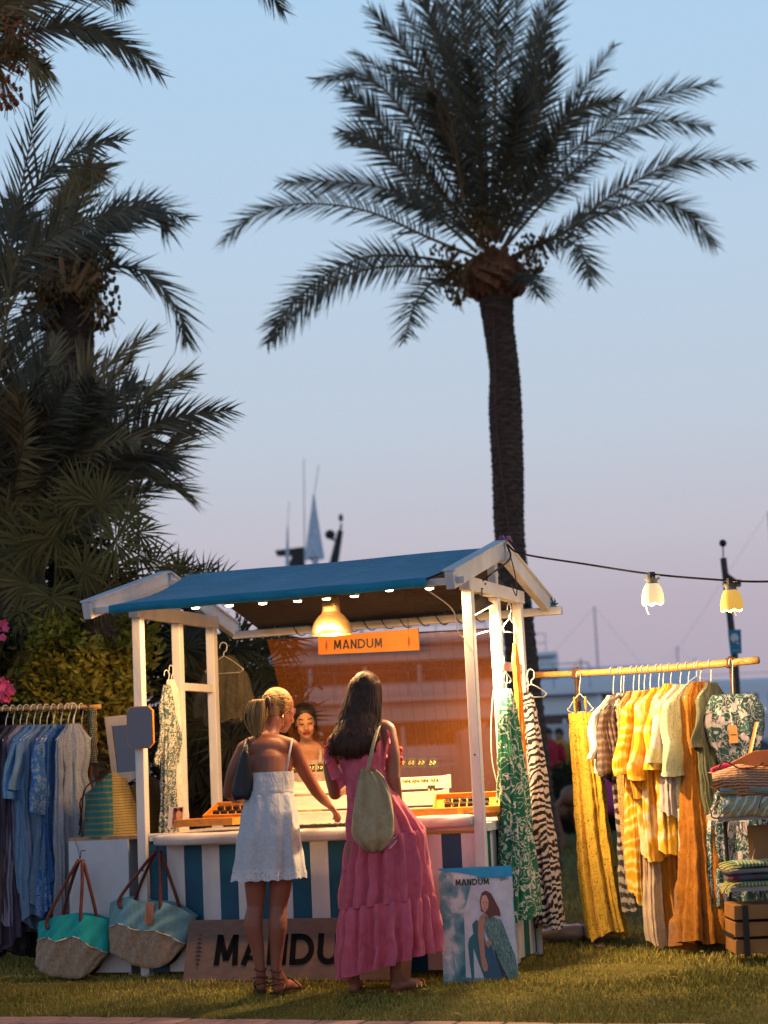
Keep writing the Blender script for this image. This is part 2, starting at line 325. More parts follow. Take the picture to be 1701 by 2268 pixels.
# ================================================================ the stall
ZT, ZC, OF, ZE, ZA = 2.12, .80, .512, 2.135, 2.40
def letters(mb, text, o, ex, ey, h, gap=.16, w=.2, dep=None):
    """bold geometric capitals built from strokes; o = lower left, ex/ey unit axes, h = cap height"""
    x = 0; en = ex.cross(ey).normalized(); dep = dep or .002; w *= h
    def pt(a, b): return o+ex*a+ey*b
    def stroke(a, b, wd=None):
        a, b = Vector(a), Vector(b); t = (b-a).normalized(); q = Vector((-t.y, t.x))*(wd or w)/2
        mb.slab([pt(*(a+q)), pt(*(a-q)), pt(*(b-q)), pt(*(b+q))], en*dep)
    for ch in text:
        if ch == 'M':
            W = .86*h; stroke((x+w/2, 0), (x+w/2+.05*h, h)); stroke((x+W-w/2, 0), (x+W-w/2-.05*h, h))
            stroke((x+w*.6+.04*h, h*.97), (x+W/2, h*.16)); stroke((x+W-w*.6-.04*h, h*.97), (x+W/2, h*.16))
        elif ch == 'A':
            W = .8*h; stroke((x+w*.45, 0), (x+W/2, h)); stroke((x+W-w*.45, 0), (x+W/2, h)); stroke((x+.18*h, h*.24), (x+W-.18*h, h*.24), w*.8)
        elif ch == 'N':
            W = .68*h; stroke((x+w/2, 0), (x+w/2, h)); stroke((x+W-w/2, 0), (x+W-w/2, h)); stroke((x+w*.5, h*.95), (x+W-w*.5, h*.05))
        elif ch == 'D':
            W = .84*h; stroke((x+w/2, 0), (x+w/2, h)); n = 12; oy = h/2
            A = [(x+W-h/2+math.cos(a)*h/2, oy+math.sin(a)*h/2) for a in [-PI/2+PI*i/n for i in range(n+1)]]
            B = [(x+W-h/2+math.cos(a)*(h/2-w), oy+math.sin(a)*(h/2-w)) for a in [-PI/2+PI*i/n for i in range(n+1)]]
            for i in range(n): mb.slab([pt(*A[i]), pt(*A[i+1]), pt(*B[i+1]), pt(*B[i])], en*dep)
            stroke((x+w/2, w/2), (x+W-h/2+.001, w/2)); stroke((x+w/2, h-w/2), (x+W-h/2+.001, h-w/2))
        elif ch == 'U':
            W = .78*h; r = W/2; stroke((x+w/2, r), (x+w/2, h)); stroke((x+W-w/2, r), (x+W-w/2, h)); n = 12
            A = [(x+r+math.cos(a)*r, r+math.sin(a)*r) for a in [PI+PI*i/n for i in range(n+1)]]
            B = [(x+r+math.cos(a)*(r-w), r+math.sin(a)*(r-w)) for a in [PI+PI*i/n for i in range(n+1)]]
            for i in range(n): mb.slab([pt(*A[i]), pt(*A[i+1]), pt(*B[i+1]), pt(*B[i])], en*dep)
        x += W+gap*h
    return x-gap*h
st = thing('market_stall', 'white wooden market stall with blue canvas roof and blue striped front', 'market stall', S(1.05, .5, 0))
def beam(name, a, b, w, h, side=None, mat=WHITE, bevel=.004):
    mb = MB(); mb.bar(a, b, w, h, side); return mb.build(name, mat, st, bevel=bevel)
PW = .058
for u in (0, SW):
    beam('post', S(u, -.0, 0), S(u, 0, ZT+.05), PW, PW, Su)
    beam('post', S(u, SD1, .0), S(u, SD1, ZT), PW, PW, Su); beam('post', S(u, SD2, .0), S(u, SD2, ZT), PW, PW, Su)
    s = 1 if u else -1
    beam('tie_beam', S(u+s*.001, -.06, ZT+.04), S(u+s*.001, SD2+.06, ZT+.04), .062, .078, Su)
    beam('king_post', S(u+s*.002, SD2/2, ZT+.08), S(u+s*.002, SD2/2, ZA-.03), .05, .05, Su)
    beam('side_rail', S(u, SD1+PW/2, 1.72), S(u, SD2-PW/2, 1.72), .034, .05, Su)
    beam('sill', S(u, PW/2, ZC+.0), S(u, SD2-PW/2, ZC+.0), .062, .05, Su)
    for v0, vm, nm in ((-OF, SD2/2-.012, 'a'), (SD2+OF, SD2/2+.012, 'b')):
        beam('barge_board', S(u+s*.062, v0, ZE-.005), S(u+s*.062, vm, ZA-.005), .05, .095, Su)
        # trim along the board's upper edge
        beam('barge_trim', S(u+s*.062, v0-.01, ZE+.05), S(u+s*.062, vm, ZA+.05), .075, .014, Su)
beam('ridge_beam', S(-.11, SD2/2, ZA-.045), S(SW+.11, SD2/2, ZA-.045), .05, .06, Sv)
beam('eave_beam', S(-.06, SD2+OF-.04, ZE-.035), S(SW+.16, SD2+OF-.04, ZE-.035), .045, .05, Sv)
beam('eave_beam', S(-.03, -OF+.06, ZE+.0), S(SW+.13, -OF+.06, ZE+.0), .036, .036, Sv)
# canvas roof: front and rear sheets sagging a little between ridge and eaves
CANV = pat('canvas_blue', 'noise', 4, [(.3, (.012, .19, .31)), (.7, (.022, .26, .39))], .75, 1, weave=.2, trans=.06, wrinkle=.5)
UNDERSIDE = pat('dark_underside', 'noise', 5, [(.3, (.016, .007, .009)), (.7, (.026, .012, .014))], .9, 1, weave=.2, wrinkle=.2)  # near-black maroon for a separate sheet just below the blue canvas
def canvas(v0, v1, u0, u1):
    mb = MB(); rows = []; nu, nv = 40, 14; th = Vector((0, 0, -.006))
    for i in range(nv+1):
        t = i/nv; v = lerp(v1, v0, t); r = []
        for j in range(nu+1):
            s = j/nu; u = lerp(u0, u1, s)
            u += (.05*math.sin(PI*t*.9)*((1-s)**8)) - .03*math.sin(PI*t)*(s**8)
            z = lerp(ZA+.02, ZE+.016, t) - .028*math.sin(PI*t)*(.5+.5*abs(2*s-1)**.5) + .002*math.sin(s*23+t*5)*t + .003*math.sin(s*9.3)*(1-t)
            r.append(S(u, v, z))
        rows.append(r)
    rows.append([p+Vector((0, 0, -.044))+Sv*(.003*math.sin(j*.9)) for j, p in enumerate(rows[-1])])   # valance hem
    rows.append([p+Vector((0, 0, -.004))+Sv*(.012 if v0 < v1 else -.012) for p in rows[-1]])
    mb.grid(rows); mb.build('canvas', CANV, st, smooth=True)
    mb = MB(); mb.grid([[p-Zv*.012 for p in r] for r in rows[:-2]]); return mb.build('canvas_underside', UNDERSIDE, st, smooth=True)
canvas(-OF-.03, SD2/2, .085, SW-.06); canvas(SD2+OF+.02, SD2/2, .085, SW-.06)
# striped front and ends, one board per stripe
SWID = .1145; k = 0; x = .034
while x < SW-.04:
    w = min(SWID, SW-.034-x); j = random.uniform(-.0015, .0015)
    mb = MB(); mb.bar(S(x+w/2, .012+j, .02+random.uniform(0, .012)), S(x+w/2, .012+j, ZC-.03), w-.0016, .018, Su); mb.build('plank', BLUE if k % 2 == 0 else WHITE, st, bevel=.001)
    x += SWID; k += 1
for u in (-.0, SW):
    y = .034; k = 0
    while y < SD2-.04:
        w = min(.1145, SD2-.034-y); mb = MB(); mb.bar(S(u, y+w/2, .02), S(u, y+w/2, ZC-.028), .018, w-.0016, Su); mb.build('plank', TEAL if k % 2 == 0 else WHITE, st, bevel=.001); y += .1145; k += 1
# counter: board and padded, cloth-wrapped front edge
CW = solid('counter_paint', (.66, .62, .57), .55, var=.1, sc=7, dirt=.3)
mb = MB(); mb.hexa(S(SW/2, .5, ZC+.005), Su*(SW/2-.035), Sv*.5, Zv*.02); mb.build('counter_top', CW, st, bevel=.004)
def roll(u0, u1, v, z, rv, rz, mat, name, seed=0):
    rows = []; n = 40
    for i in range(n+1):
        u = lerp(u0, u1, i/n); r = []; e = 1 - .25*(abs(2*i/n-1)**12)
        for j in range(16):
            a = 2*PI*j/16; ca, sa = math.cos(a), math.sin(a); f = e*(1+.05*math.sin(u*14+j+seed)+.03*math.sin(u*41+j*2))
            ca = math.copysign(abs(ca)**.55, ca); sa = math.copysign(abs(sa)**.55, sa); r.append(S(u, v+ca*rv*f, z+sa*rz*f))
        rows.append(r)
    mb = MB(); mb.grid(rows, closed=True); nn = len(mb.V); mb.F += [tuple(range(15, -1, -1)), tuple(range(nn-16, nn))]; mb.M += [0, 0]
    return mb.build(name, mat, st, smooth=True)
CLOTHW = solid('white_oilcloth', (.62, .52, .46), .5, var=.12, sc=10, bmp=.2, bsc=25)
roll(.12, 1.78, -.075, ZC-.008, .052, .036, CLOTHW, 'counter_edge')
roll(1.66, SW-.03, -.02, ZC+.04, .05, .034, CLOTHW, 'counter_bolster', 3)
for u, v, z in ((.005, -.031, .62), (SW, -.031, .55), (SW, -.031, 1.2), (0, -.031, 1.5)):     # screw heads
    mb = MB(); mb.lathe(S(u, v, z), [(0, .002), (.005, .002), (.006, 0)], 8, (Su, Zv, -Sv)); mb.build('screw', BLACK, st)
# ---------------------------------------------------------------- lamps of the stall
LEDM = emis('led_glow', (1, .74, .42), 45)
for i, (px, py) in enumerate(((433, 1350), (508, 1345), (582, 1340), (659, 1335), (723, 1330), (785, 1324), (862, 1311), (951, 1307))):
    p = PS(px, py-5, -.17)
    t = thing('led_lamp', ['round LED lamp nearest the left end of the blue canopy', 'second round LED lamp from the left under the canopy', 'third round LED lamp from the left under the canopy', 'fourth round LED lamp from the left under the canopy',
        'round LED lamp directly above the brass pendant shade', 'round LED lamp just right of the brass pendant shade', 'second round LED lamp from the right under the canopy', 'rightmost round LED lamp under the canopy beside the white gable'][i], 'lamp', p, 'round LED lamps under the canopy')
    mb = MB(); mb.lathe(p, [(0, .012), (.02, .011), (.029, .006), (.029, 0), (.024, -.003)], 18); mb.build('housing', WHITE, t, smooth=True)
    mb = MB(); mb.lathe(p, [(.024, -.003), (.02, -.008), (.012, -.010), (0, -.011)], 18); mb.build('lens', LEDM, t, smooth=True)
    mb = MB(); mb.tube([p+Zv*.010, p+Zv*.04], .004, 6); mb.build('stem', BLACK, t)
    lamp('led_light', p-Zv*.03, 21, .02, t, 'SPOT', p-Zv*2, size=3.14, blend=.03)
# brass pendant
BRASS = solid('brushed_brass', (.5, .36, .17), .32, metal=.9, var=.2, sc=20, stretch=(1, 1, 8))
pp = PS(735.5, 1405, .12); k = .001*.268*10.55
t = thing('pendant_lamp', 'large brass dome pendant lamp hanging under the canopy', 'lamp', pp)
pr = [(r*1.06, z*1.1) for r, z in [(.112, 0), (.113, .012), (.110, .03), (.098, .065), (.075, .095), (.055, .112), (.05, .125), (.048, .19), (.044, .205), (.02, .212), (0, .212)]]
mb = MB(); mb.lathe(pp, pr, 36); mb.lathe(pp, [(r-.003, z-.002) for r, z in pr[:-1]], 36); mb.lathe(pp, [(.113, 0), (.109, -.001)], 36); mb.build('shade', BRASS, t, smooth=True)
mb = MB(); mb.tube([pp+Zv*.21, S((pp-S0).dot(Su), .12, 2.265)], .004, 8); mb.build('cord', BLACK, t)
mb = MB(); mb.lathe(pp+Zv*.02, [(0, -.012), (.02, -.006), (.03, .012), (.028, .03), (.014, .06), (.012, .09)], 16); mb.build('bulb', emis('bulb_glow', (1, .62, .25), 30), t, smooth=True)
lamp('pendant_light', pp+Zv*.005, 30, .03, t)
# black floodlight clipped under the right gable
fp = PS(1067, 1345, .24); aim = P(1450, 2030, 10.3); fd = (aim-fp).normalized(); fs_ = fd.cross(Zv).normalized(); fu = fs_.cross(fd)
t = thing('floodlight', 'black work floodlight clamped under the right gable beam', 'floodlight', fp)
mb = MB(); c = fp
a = [c-fd*.05+fs_*x*.035+fu*z*.03 for x, z in ((-1, -1), (1, -1), (1, 1), (-1, 1))]; b = [c+fd*.02+fs_*x*.075+fu*z*.062 for x, z in ((-1, -1), (1, -1), (1, 1), (-1, 1))]
mb.add(a+b, [(0, 3, 2, 1), (0, 1, 5, 4), (1, 2, 6, 5), (2, 3, 7, 6), (3, 0, 4, 7)])
for k_ in range(5): mb.hexa(c-fd*.055+fu*(k_-2)*.011, fs_*.03, fd*.012, fu*.0025)
mb.build('housing', BLACK, t)
mb = MB(); mb.hexa(c+fd*.018, fs_*.066, fu*.054, fd*.002); mb.build('lens', emis('flood_glow', (1, .8, .5), 12), t)
mb = MB(); mb.bar(c+fs_*.085-fd*.02, c+fs_*.085+Zv*.10, .012, .004); mb.bar(c-fs_*.085-fd*.02, c-fs_*.085+Zv*.10, .012, .004); mb.bar(c+fs_*.09+Zv*.10, c-fs_*.09+Zv*.10, .012, .004); mb.tube([c+Zv*.1, c+Zv*.14+Su*.03], .008, 8); mb.build('bracket', BLACK, t)
lamp('flood_light', c+fd*.03, 400, .04, t, 'SPOT', aim, size=2.95, blend=.3, col=(1, .68, .33))
# cable wound round the rear eave beam and one running down the bright post
CABLE = solid('dark_cable', (.02, .018, .016), .5, bmp=0); WCABLE = solid('white_cable', (.6, .55, .48), .5, bmp=0)
mb = MB(); pts = []
for i in range(200):
    u = .35+1.65*i/199; a = i/199*2*PI*13; pts.append(S(u, SD2+OF-.04+.034*math.cos(a), ZE-.035+.036*math.sin(a)))
mb.tube(pts, .0035, 5); one(mb, 'cable', CABLE, 'dark thin cable wound around the white rear eave beam', 'cable', pts[0])
mb = MB(); pts = crv([S(SW-.1, -OF+.1, 2.1), S(SW-.03, -.2, 2.0), S(SW-.035, -.03, 1.86), S(SW+.03, SD1-.04, 1.9), S(SW-.04, SD1-.03, 1.5), S(SW-.055, SD1-.05, 1.2), S(SW-.03, SD1-.035, 1.0)], 40); mb.tube(pts, .0035, 6)
one(mb, 'cable', WCABLE, 'pale lamp flex drooping down the bright inner post of the stall', 'cable', pts[0])
mb = MB(); pts = crv([S(SW+.1, SD2/2, ZA+.03), S(SW+.13, SD2/2-.05, ZA-.06), S(SW+.1, .25, ZT+.13), S(SW+.02, .2, ZT+.06), S(SW-.02, .25, ZT-.02)], 24); mb.tube(pts, .006, 6)
mb.tube(crv([S(SW+.1, SD2/2, ZA+.03), S(SW+.12, SD2/2+.04, ZA-.1), S(SW+.1, SD2/2+.16, ZA-.2), S(SW+.11, SD2/2+.1, ZA-.27), S(SW+.1, SD2/2+.04, ZA-.2)], 20), .004, 6)
one(mb, 'cable', BLACK, 'black power cable looped down the right gable from the roof peak', 'cable', pts[0])
mb = MB(); q = S(SW+.09, SD2/2, ZA+.055)
for i in range(9):
    a = i*.9; mb.tube([q, q+Vector((math.cos(a)*.03, math.sin(a)*.02, .01+.02*random.random())), q+Vector((math.cos(a+.4)*.045, math.sin(a)*.03, .005-.02*random.random()))], [.006, .009, .003], 5)
one(mb, 'ribbon', pat('ribbon_print', 'noise', 30, [(.35, (.02, .06, .25)), (.5, (.35, .05, .2)), (.65, (.5, .5, .5))], dist=3), 'small knot of pink and blue ribbon tied at the roof peak', 'ribbon', q)
mb = MB(); q = S(SW+.1, SD2+OF-.02, ZE+.01)
for i in range(7):
    a = i*.9; mb.tube([q, q+Vector((math.cos(a)*.02, -.01, .02*math.sin(a))), q+Vector((math.cos(a+.5)*.035, -.02, .045*math.sin(a)))], [.004, .007, .002], 5)
one(mb, 'rope_knot', TEAL, 'teal string knot at the low right end of the gable board', 'knot', q)
# ---------------------------------------------------------------- what hangs behind: sun blind and sign board
def blind():
    m, n, l, b = mk('orange_blind'); t = n.new('ShaderNodeTexCoord'); sx_ = n.new('ShaderNodeSeparateXYZ'); l(t.outputs['Object'], sx_.inputs[0])
    w = n.new('ShaderNodeTexWave'); w.bands_direction = 'Z'; w.inputs['Scale'].default_value = 28; w.inputs['Distortion'].default_value = .6; l(t.outputs['Object'], w.inputs[0])
    z = n.new('ShaderNodeTexNoise'); z.inputs['Scale'].default_value = 2.5; z.inputs['Detail'].default_value = 6; l(t.outputs['Object'], z.inputs[0])
    r = n.new('ShaderNodeValToRGB'); r.color_ramp.elements[0].color = (.23, .06, .004, 1); r.color_ramp.elements[1].color = (.31, .1, .008, 1); l(w.outputs[0], r.inputs[0]); l(r.outputs[0], b.inputs['Base Color'])
    b.inputs['Roughness'].default_value = .6; b.inputs['Specular IOR Level'].default_value = .1
    tr = n.new('ShaderNodeBsdfTranslucent'); tr.inputs[0].default_value = (.6, .18, .02, 1)
    tp = n.new('ShaderNodeBsdfTransparent'); tp.inputs[0].default_value = (.95, .74, .6, 1)
    a1 = n.new('ShaderNodeMixShader'); a1.inputs[0].default_value = .3; l(b.outputs[0], a1.inputs[1]); l(tr.outputs[0], a1.inputs[2])
    a2 = n.new('ShaderNodeMixShader'); mr = n.new('ShaderNodeMapRange'); mr.inputs[1].default_value = .2; mr.inputs[2].default_value = .8; mr.inputs[3].default_value = .45; mr.inputs[4].default_value = .58; l(z.outputs[0], mr.inputs[0])
    l(mr.outputs[0], a2.inputs[0]); l(a1.outputs[0], a2.inputs[1]); l(tp.outputs[0], a2.inputs[2]); l(a2.outputs[0], n['Material Output'].inputs[0])
    v = SD2+OF-.02; TL, TR, BL, BR = PS(592, 1418, v), PS(1108, 1392, v), PS(690, 1850, v), PS(1130, 1850, v)
    t_ = thing('roller_blind', 'sheer orange sun blind stretched across the back of the stall', 'blind', TL)
    rows = []
    for i in range(21):
        s = i/20; r_ = []
        for j in range(25):
            q = j/24; p = TL.lerp(TR, q).lerp(BL.lerp(BR, q), s); p += Sv*(.012*math.sin(q*11+s*2)+.008*math.sin(s*9+q*4)); p.z -= .008*math.sin(PI*q*6)**2*(1-s); r_.append(p)
        rows.append(r_)
    mb = MB(); mb.grid(rows); mb.build('fabric', m, t_, smooth=True)
    mb = MB(); mb.tube([TL, TR], .006, 6); mb.build('top_rod', WOOD, t_)
    mb = MB()                                     # stitched support threads
    for j in range(1, 20):
        q = j/20; mb.tube([TL.lerp(TR, q)-Sv*.012, BL.lerp(BR, q)-Sv*.012], .0012, 3)
    for i in range(1, 5): s = i/22; mb.tube([TL.lerp(BL, s)-Sv*.013, TR.lerp(BR, s)-Sv*.013], .0009, 3)
    mb.build('support_thread', solid('thread', (.2, .08, .02), .8, bmp=0), t_)
    for px in (608, 760, 985):
        a = PS(px, 1400+(608-px)*.055, v-.01); mb = MB(); mb.tube([a, a+Zv*.02, a+Zv*.055+Su*.006, a+Zv*.09], .0025, 5); mb.ball(a, .012, 8, 6); mb.build('hook', BRASS, t_)
blind()
ORNG = solid('orange_board', (.62, .2, .025), .55, var=.12, sc=8)
def hangsign():
    v = SD2+OF-.16; TL, TR, BR, BL = PS(704, 1410, v), PS(926, 1391, v), PS(929, 1440, v), PS(705, 1450, v)
    t = thing('sign_board', 'orange MANDUM sign board hanging at the back of the stall', 'sign', BL)
    mb = MB(); mb.slab([BL, BR, TR, TL], Sv*.014); mb.build('board', ORNG, t, bevel=.002)
    ex = (BR-BL).normalized(); ey = (TL-BL).normalized(); ey = (ey-ex*ey.dot(ex)).normalized(); w = (BR-BL).length; h = (TL-BL).length
    mb = MB(); hh = h*.52; letters(mb, 'MANDUM', BL+ex*w*.16+ey*h*.24-Sv*.003, ex, ey, hh, gap=.13, w=.18); ob = mb.build('lettering', BLACK, t)
    for x in (.085, .90):
        mb = MB(); c = BL+ex*w*x+ey*h*.48-Sv*.002
        mb.slab([c-ey*h*.3, c+ex*.008-ey*h*.05, c+ex*.005+ey*h*.2, c+ey*h*.3, c-ex*.005+ey*h*.2, c-ex*.008-ey*h*.05], -Sv*.001); mb.build('emblem', solid('faded_red', (.3, .07, .03), .7), t)
    for x in (.12, .9):
        mb = MB(); a = TL+ex*w*x; mb.tube([a, a+Zv*.1], .0018, 4); mb.build('hanging_wire', CABLE, t)
hangsign()
# ================================================================ goods on the counter
ZK = ZC+.026
CRATE = solid('limed_crate', (.70, .62, .5), .65, var=.12, sc=8, stretch=(1, 1, 6), dirt=.25, bmp=.3)
TRAYM = solid('orange_tray_wood', (.58, .23, .03), .5, var=.18, sc=5, stretch=(2, 12, 12))
GOLD = solid('gold', (.8, .5, .15), .25, metal=1, var=.1, bmp=0); CARD = solid('black_card', (.02, .018, .015), .5)
def crate():
    A = PS(640, 1720, .50); u0 = (A-S0).dot(Su); B = PS(987, 1700, .50); u1 = (B-S0).dot(Su)
    t = thing('display_crate', 'limed white slatted crate steps stacked on the counter behind the jewellery', 'crate', S((u0+u1)/2, .5, ZK))
    H = [(.30, ZK, .1), (.40, ZK+.098, .093), (.5, ZK+.192, .085)]
    for v, z, h in H:
        for (a, b) in ((u0, lerp(u0, u1, .495)), (lerp(u0, u1, .505), u1)):
            mb = MB(); mb.bar(S(a, v, z+h/2-.006), S(b, v, z+h/2-.006), .012, h-.014, Sv); mb.build('slat', CRATE, t, bevel=.002)
            mb = MB(); mb.bar(S(a, v+.05, z+h-.018), S(b, v+.05, z+h-.018), .086, .008, Sv); mb.build('shelf', CRATE, t, bevel=.001)
    for u in (u0+.006, lerp(u0, u1, .5), u1-.006):
        for v, z, h in H:
            mb = MB(); mb.bar(S(u, v+.056, z+h/2-.004), S(u, v+.09, z+h/2-.004), .012, h-.004, Su); mb.bar(S(u+.001, v+.007, ZK), S(u+.001, v+.007, z+h-.01), .028, .02, Su); mb.build('upright', CRATE, t, bevel=.002)
    return u0, u1
CU0, CU1 = crate()
def earcard(px, py, v, lab, w=.05, h=.052):
    p = PS(px, py, v); t = thing('earring_card', lab, 'earring card', p, 'black earring cards on the crate steps')
    up = (Zv+Sv*.3).normalized(); mb = MB(); mb.slab([p-Su*w*.5, p+Su*w*.5, p+Su*w*.42+up*h, p-Su*w*.42+up*h], Sv*.004); mb.build('card', CARD, t, bevel=.001)
    for s in (-1, 1):
        mb = MB(); q = p+Su*s*.011+up*h*.5-Sv*.006; mb.lathe(q, [(.0045, 0), (.007, .002), (.0095, 0), (.007, -.002), (.0045, 0)], 10, (Su, Zv, Sv)); mb.ball(q+Zv*.011, .004, 6, 5); mb.build('earring', GOLD, t)
for i, px in enumerate((890, 911, 933, 958)): earcard(px, 1700, .53, ['black earring card half behind the pink sleeve', 'second black earring card from the pink dress, top step', 'third black earring card from the pink dress, top step', 'black earring card at the right end of the top step'][i], .055, .056)
earcard(954, 1765, .41, 'black earring card standing alone on the middle right step', .055, .07)
for i, (px, py) in enumerate(((653, 1712), (671, 1711), (690, 1710), (708, 1709))): earcard(px, py, .53, ['black earring card beside the blonde customer, top step', 'black earring card just left of the seller, top step', 'black earring card in front of the seller, top step', 'black earring card on the top step nearest the pink dress from the left'][i], .045, .048)
earcard(757, 1770, .41, 'black earring card beside the reaching hand, middle step', .045, .045)
for i, (px, py, v) in enumerate(((900, 1727, .43), (920, 1726, .43), (940, 1725, .43), (962, 1724, .43))):
    earcard(px, py+8, v, ['low black card leftmost in the crate gap', 'low black card second in the crate gap', 'low black card third in the crate gap', 'low black card rightmost in the crate gap'][i], .05, .02)
def tray(name, lab, c, w, d, tilt, yaw, h=.038):
    ca, sa = math.cos(yaw), math.sin(yaw); ex = Su*ca+Sv*sa; ey0 = Sv*ca-Su*sa; ey = (ey0*math.cos(tilt)+Zv*math.sin(tilt)); ez = ex.cross(ey)
    t = thing(name, lab, 'tray', c)
    mb = MB(); mb.hexa(c+ez*.004, ex*w/2, ey*d/2, ez*.004); mb.build('base', TRAYM, t)
    for s in (-1, 1):
        mb = MB(); mb.hexa(c+ex*s*(w/2+.005)+ez*h/2, ex*.005, ey*(d/2+.01), ez*h/2); mb.build('side', TRAYM, t, bevel=.002)
        mb = MB(); mb.hexa(c+ey*s*(d/2+.005)+ez*h/2, ey*.005, ex*(w/2), ez*h/2); mb.build('side', TRAYM, t, bevel=.002)
    return t, c, ex, ey, ez
def rings(tr, n, rowsn, lab):
    t, c, ex, ey, ez = tr
    for i in range(n):
        for j in range(rowsn):
            p = c+ex*((i+.5)/n-.5)*.26+ey*(j-.5*(rowsn-1))*.07+ez*.012
            r = one(MB().hexa(p+ez*.012, ex*.017, ey*.014, ez*.012), 'jewel_pad', CARD, lab, 'jewel pad', p, lab+' set', bevel=.002)
tr = tray('wooden_tray', 'tilted orange wooden tray of jewellery at the right end of the counter', PS(1035, 1785, .22)+Zv*.0, .36, .22, .34, .25); rings(tr, 6, 2, 'small black jewel pad in the right tilted orange tray')
t, c, ex, ey, ez = tr
for k in range(9):
    p = c+ex*random.uniform(-.13, .13)+ey*random.uniform(-.07, .07)+ez*.03; mb = MB(); mb.lathe(p, [(.005, -.003), (.009, 0), (.005, .003), (.003, 0), (.005, -.003)], 8, (ex, ez, ey)); one(mb, 'ring', GOLD, 'tiny gold ring in the right tilted orange tray', 'ring', p, 'rings in the right tray')
tray('wooden_tray', 'flat dark orange wooden tray under the tilted one at the right', PS(962, 1806, .10), .33, .2, 0, 0, .04)
tr = tray('wooden_tray', 'tilted orange wooden tray beside the blonde customer at the left', PS(520, 1802, .28), .3, .2, .34, .0); rings(tr, 5, 2, 'small black jewel pad in the left tilted orange tray')
tray('wooden_tray', 'long flat orange wooden tray at the left front of the counter', PS(468, 1828, .06), .36, .2, 0, 0, .042)
for i, (px, py, w, d_) in enumerate(((700, 1822, .32, .16), (795, 1822, .2, .14))):
    c = PS(px, py, .1); c.z = ZK+.012
    t = thing('jewellery_mat', ['dark jewellery mat below the reaching hand', 'dark jewellery mat in front of the pink dress'][i], 'mat', c)
    mb = MB(); mb.hexa(c, Su*w/2, Sv*d_/2, Zv*.008); mb.build('pad', CARD, t, bevel=.003)
    for k in range(22):
        p = c+Su*random.uniform(-.45, .45)*w+Sv*random.uniform(-.4, .4)*d_+Zv*.01; mb = MB(); mb.lathe(p, [(.004, -.002), (.008, 0), (.004, .002), (.003, 0), (.004, -.002)], 8); mb.build('trinket', GOLD, t)
def photocard():
    BL, BR = PS(371, 1834, -.03), PS(404, 1832, -.03); ex = (BR-BL); up = (Zv*.97+Sv*.2)*((1834-1789)/400*1.09)
    t = thing('photo_card', 'small standing card with a warm portrait photo at the counter end', 'card', BL)
    mb = MB(); mb.slab([BL, BR, BR+up, BL+up], Sv*.003); mb.build('card', solid('card_white', (.66, .5, .42), .5), t)
    pm = pat('portrait_print', 'noise', 14, [(.4, (.2, .03, .01)), (.52, (.62, .2, .06)), (.65, (.75, .34, .14))], dist=1.5, rough=.5)
    mb = MB(); o = -Sv*.002; mb.slab([BL+ex*.33+o, BR+ex*-.03+o, BR+up*.97+ex*-.03+o, BL+up*.97+ex*.33+o], -Sv*.001); mb.build('print', pm, t)
    mb = MB(); c = BL+ex*.72+up*.62-Sv*.004; mb.lathe(c, [(0, 0), (.018, 0)], 12, (Su, up.normalized()*1.3, -Sv)); mb.build('print', solid('print_skin', (.72, .3, .12), .5), t)
    mb = MB(); mb.lathe(BL+ex*.5+up*.84-Sv*.0045, [(0, 0), (.010, 0)], 10, (Su, Zv*1.4, -Sv)); mb.lathe(BL+ex*.86+up*.84-Sv*.0046, [(0, 0), (.009, 0)], 10, (Su, Zv*1.6, -Sv)); mb.build('print', CARD, t)
photocard()
# octagonal mirror on the front left post, framed mirror behind it
MIRROR = solid('mirror_glass', (.13, .15, .17), .06, metal=1, var=.02, bmp=0)
def oct_mirror():
    v = -.06; a = PS(309, 1611, v); w, h = .083, .121; k = .028
    ex, ey = Su, Zv; o = [(-w+k, -h), (w-k, -h), (w, -h+k), (w, h-k), (w-k, h), (-w+k, h), (-w, h-k), (-w, -h+k)]
    t = thing('octagonal_mirror', 'grey octagonal mirror hung on the front left post', 'mirror', a); tl = (-Sv*math.cos(.1)+Zv*.1).normalized()
    mb = MB(); mb.slab([a+ex*x*1.06+ey*y*1.04+Sv*.003 for x, y in o], Sv*.018); mb.build('frame', TRAYM, t)
    mb = MB(); mb.slab([a+ex*x+ey*y for x, y in o], Sv*.003); mb.build('glass', MIRROR, t)
oct_mirror()
# ================================================================ clothes and racks
def hanger_mesh(top, a, w=.2, drop=.09, hook=.05, r=.0028, h=None):
    """wire hanger whose hook goes over a rail at top; a = unit direction of the shoulders"""
    mb = MB(); n = a.cross(Zv)
    h = h or a; o = top-Zv*.016; pts = [o-h*.027-Zv*.012]+[o+h*(math.cos(t)*.026)+Zv*(math.sin(t)*.026) for t in (PI*.85, PI*.6, PI*.4, PI*.2, 0)]+[o+h*.02-Zv*.03, top-Zv*(hook*.7+.02)+h*.004, top-Zv*(hook+.03)]
    mb.tube(crv(pts, 22), r, 5); q = top-Zv*(hook+.03)
    L, Rr = q+a*w-Zv*drop, q-a*w-Zv*drop
    mb.tube(crv([q, q+a*w*.5-Zv*drop*.42, L, L+a*.012-Zv*.012, L-a*.01-Zv*.03], 14), r, 5); mb.tube(crv([q, q-a*w*.5-Zv*drop*.42, Rr, Rr-a*.012-Zv*.012, Rr+a*.01-Zv*.03], 14), r, 5)
    mb.tube([L-a*.01-Zv*.03, Rr+a*.01-Zv*.03], r*.8, 5); return mb, q
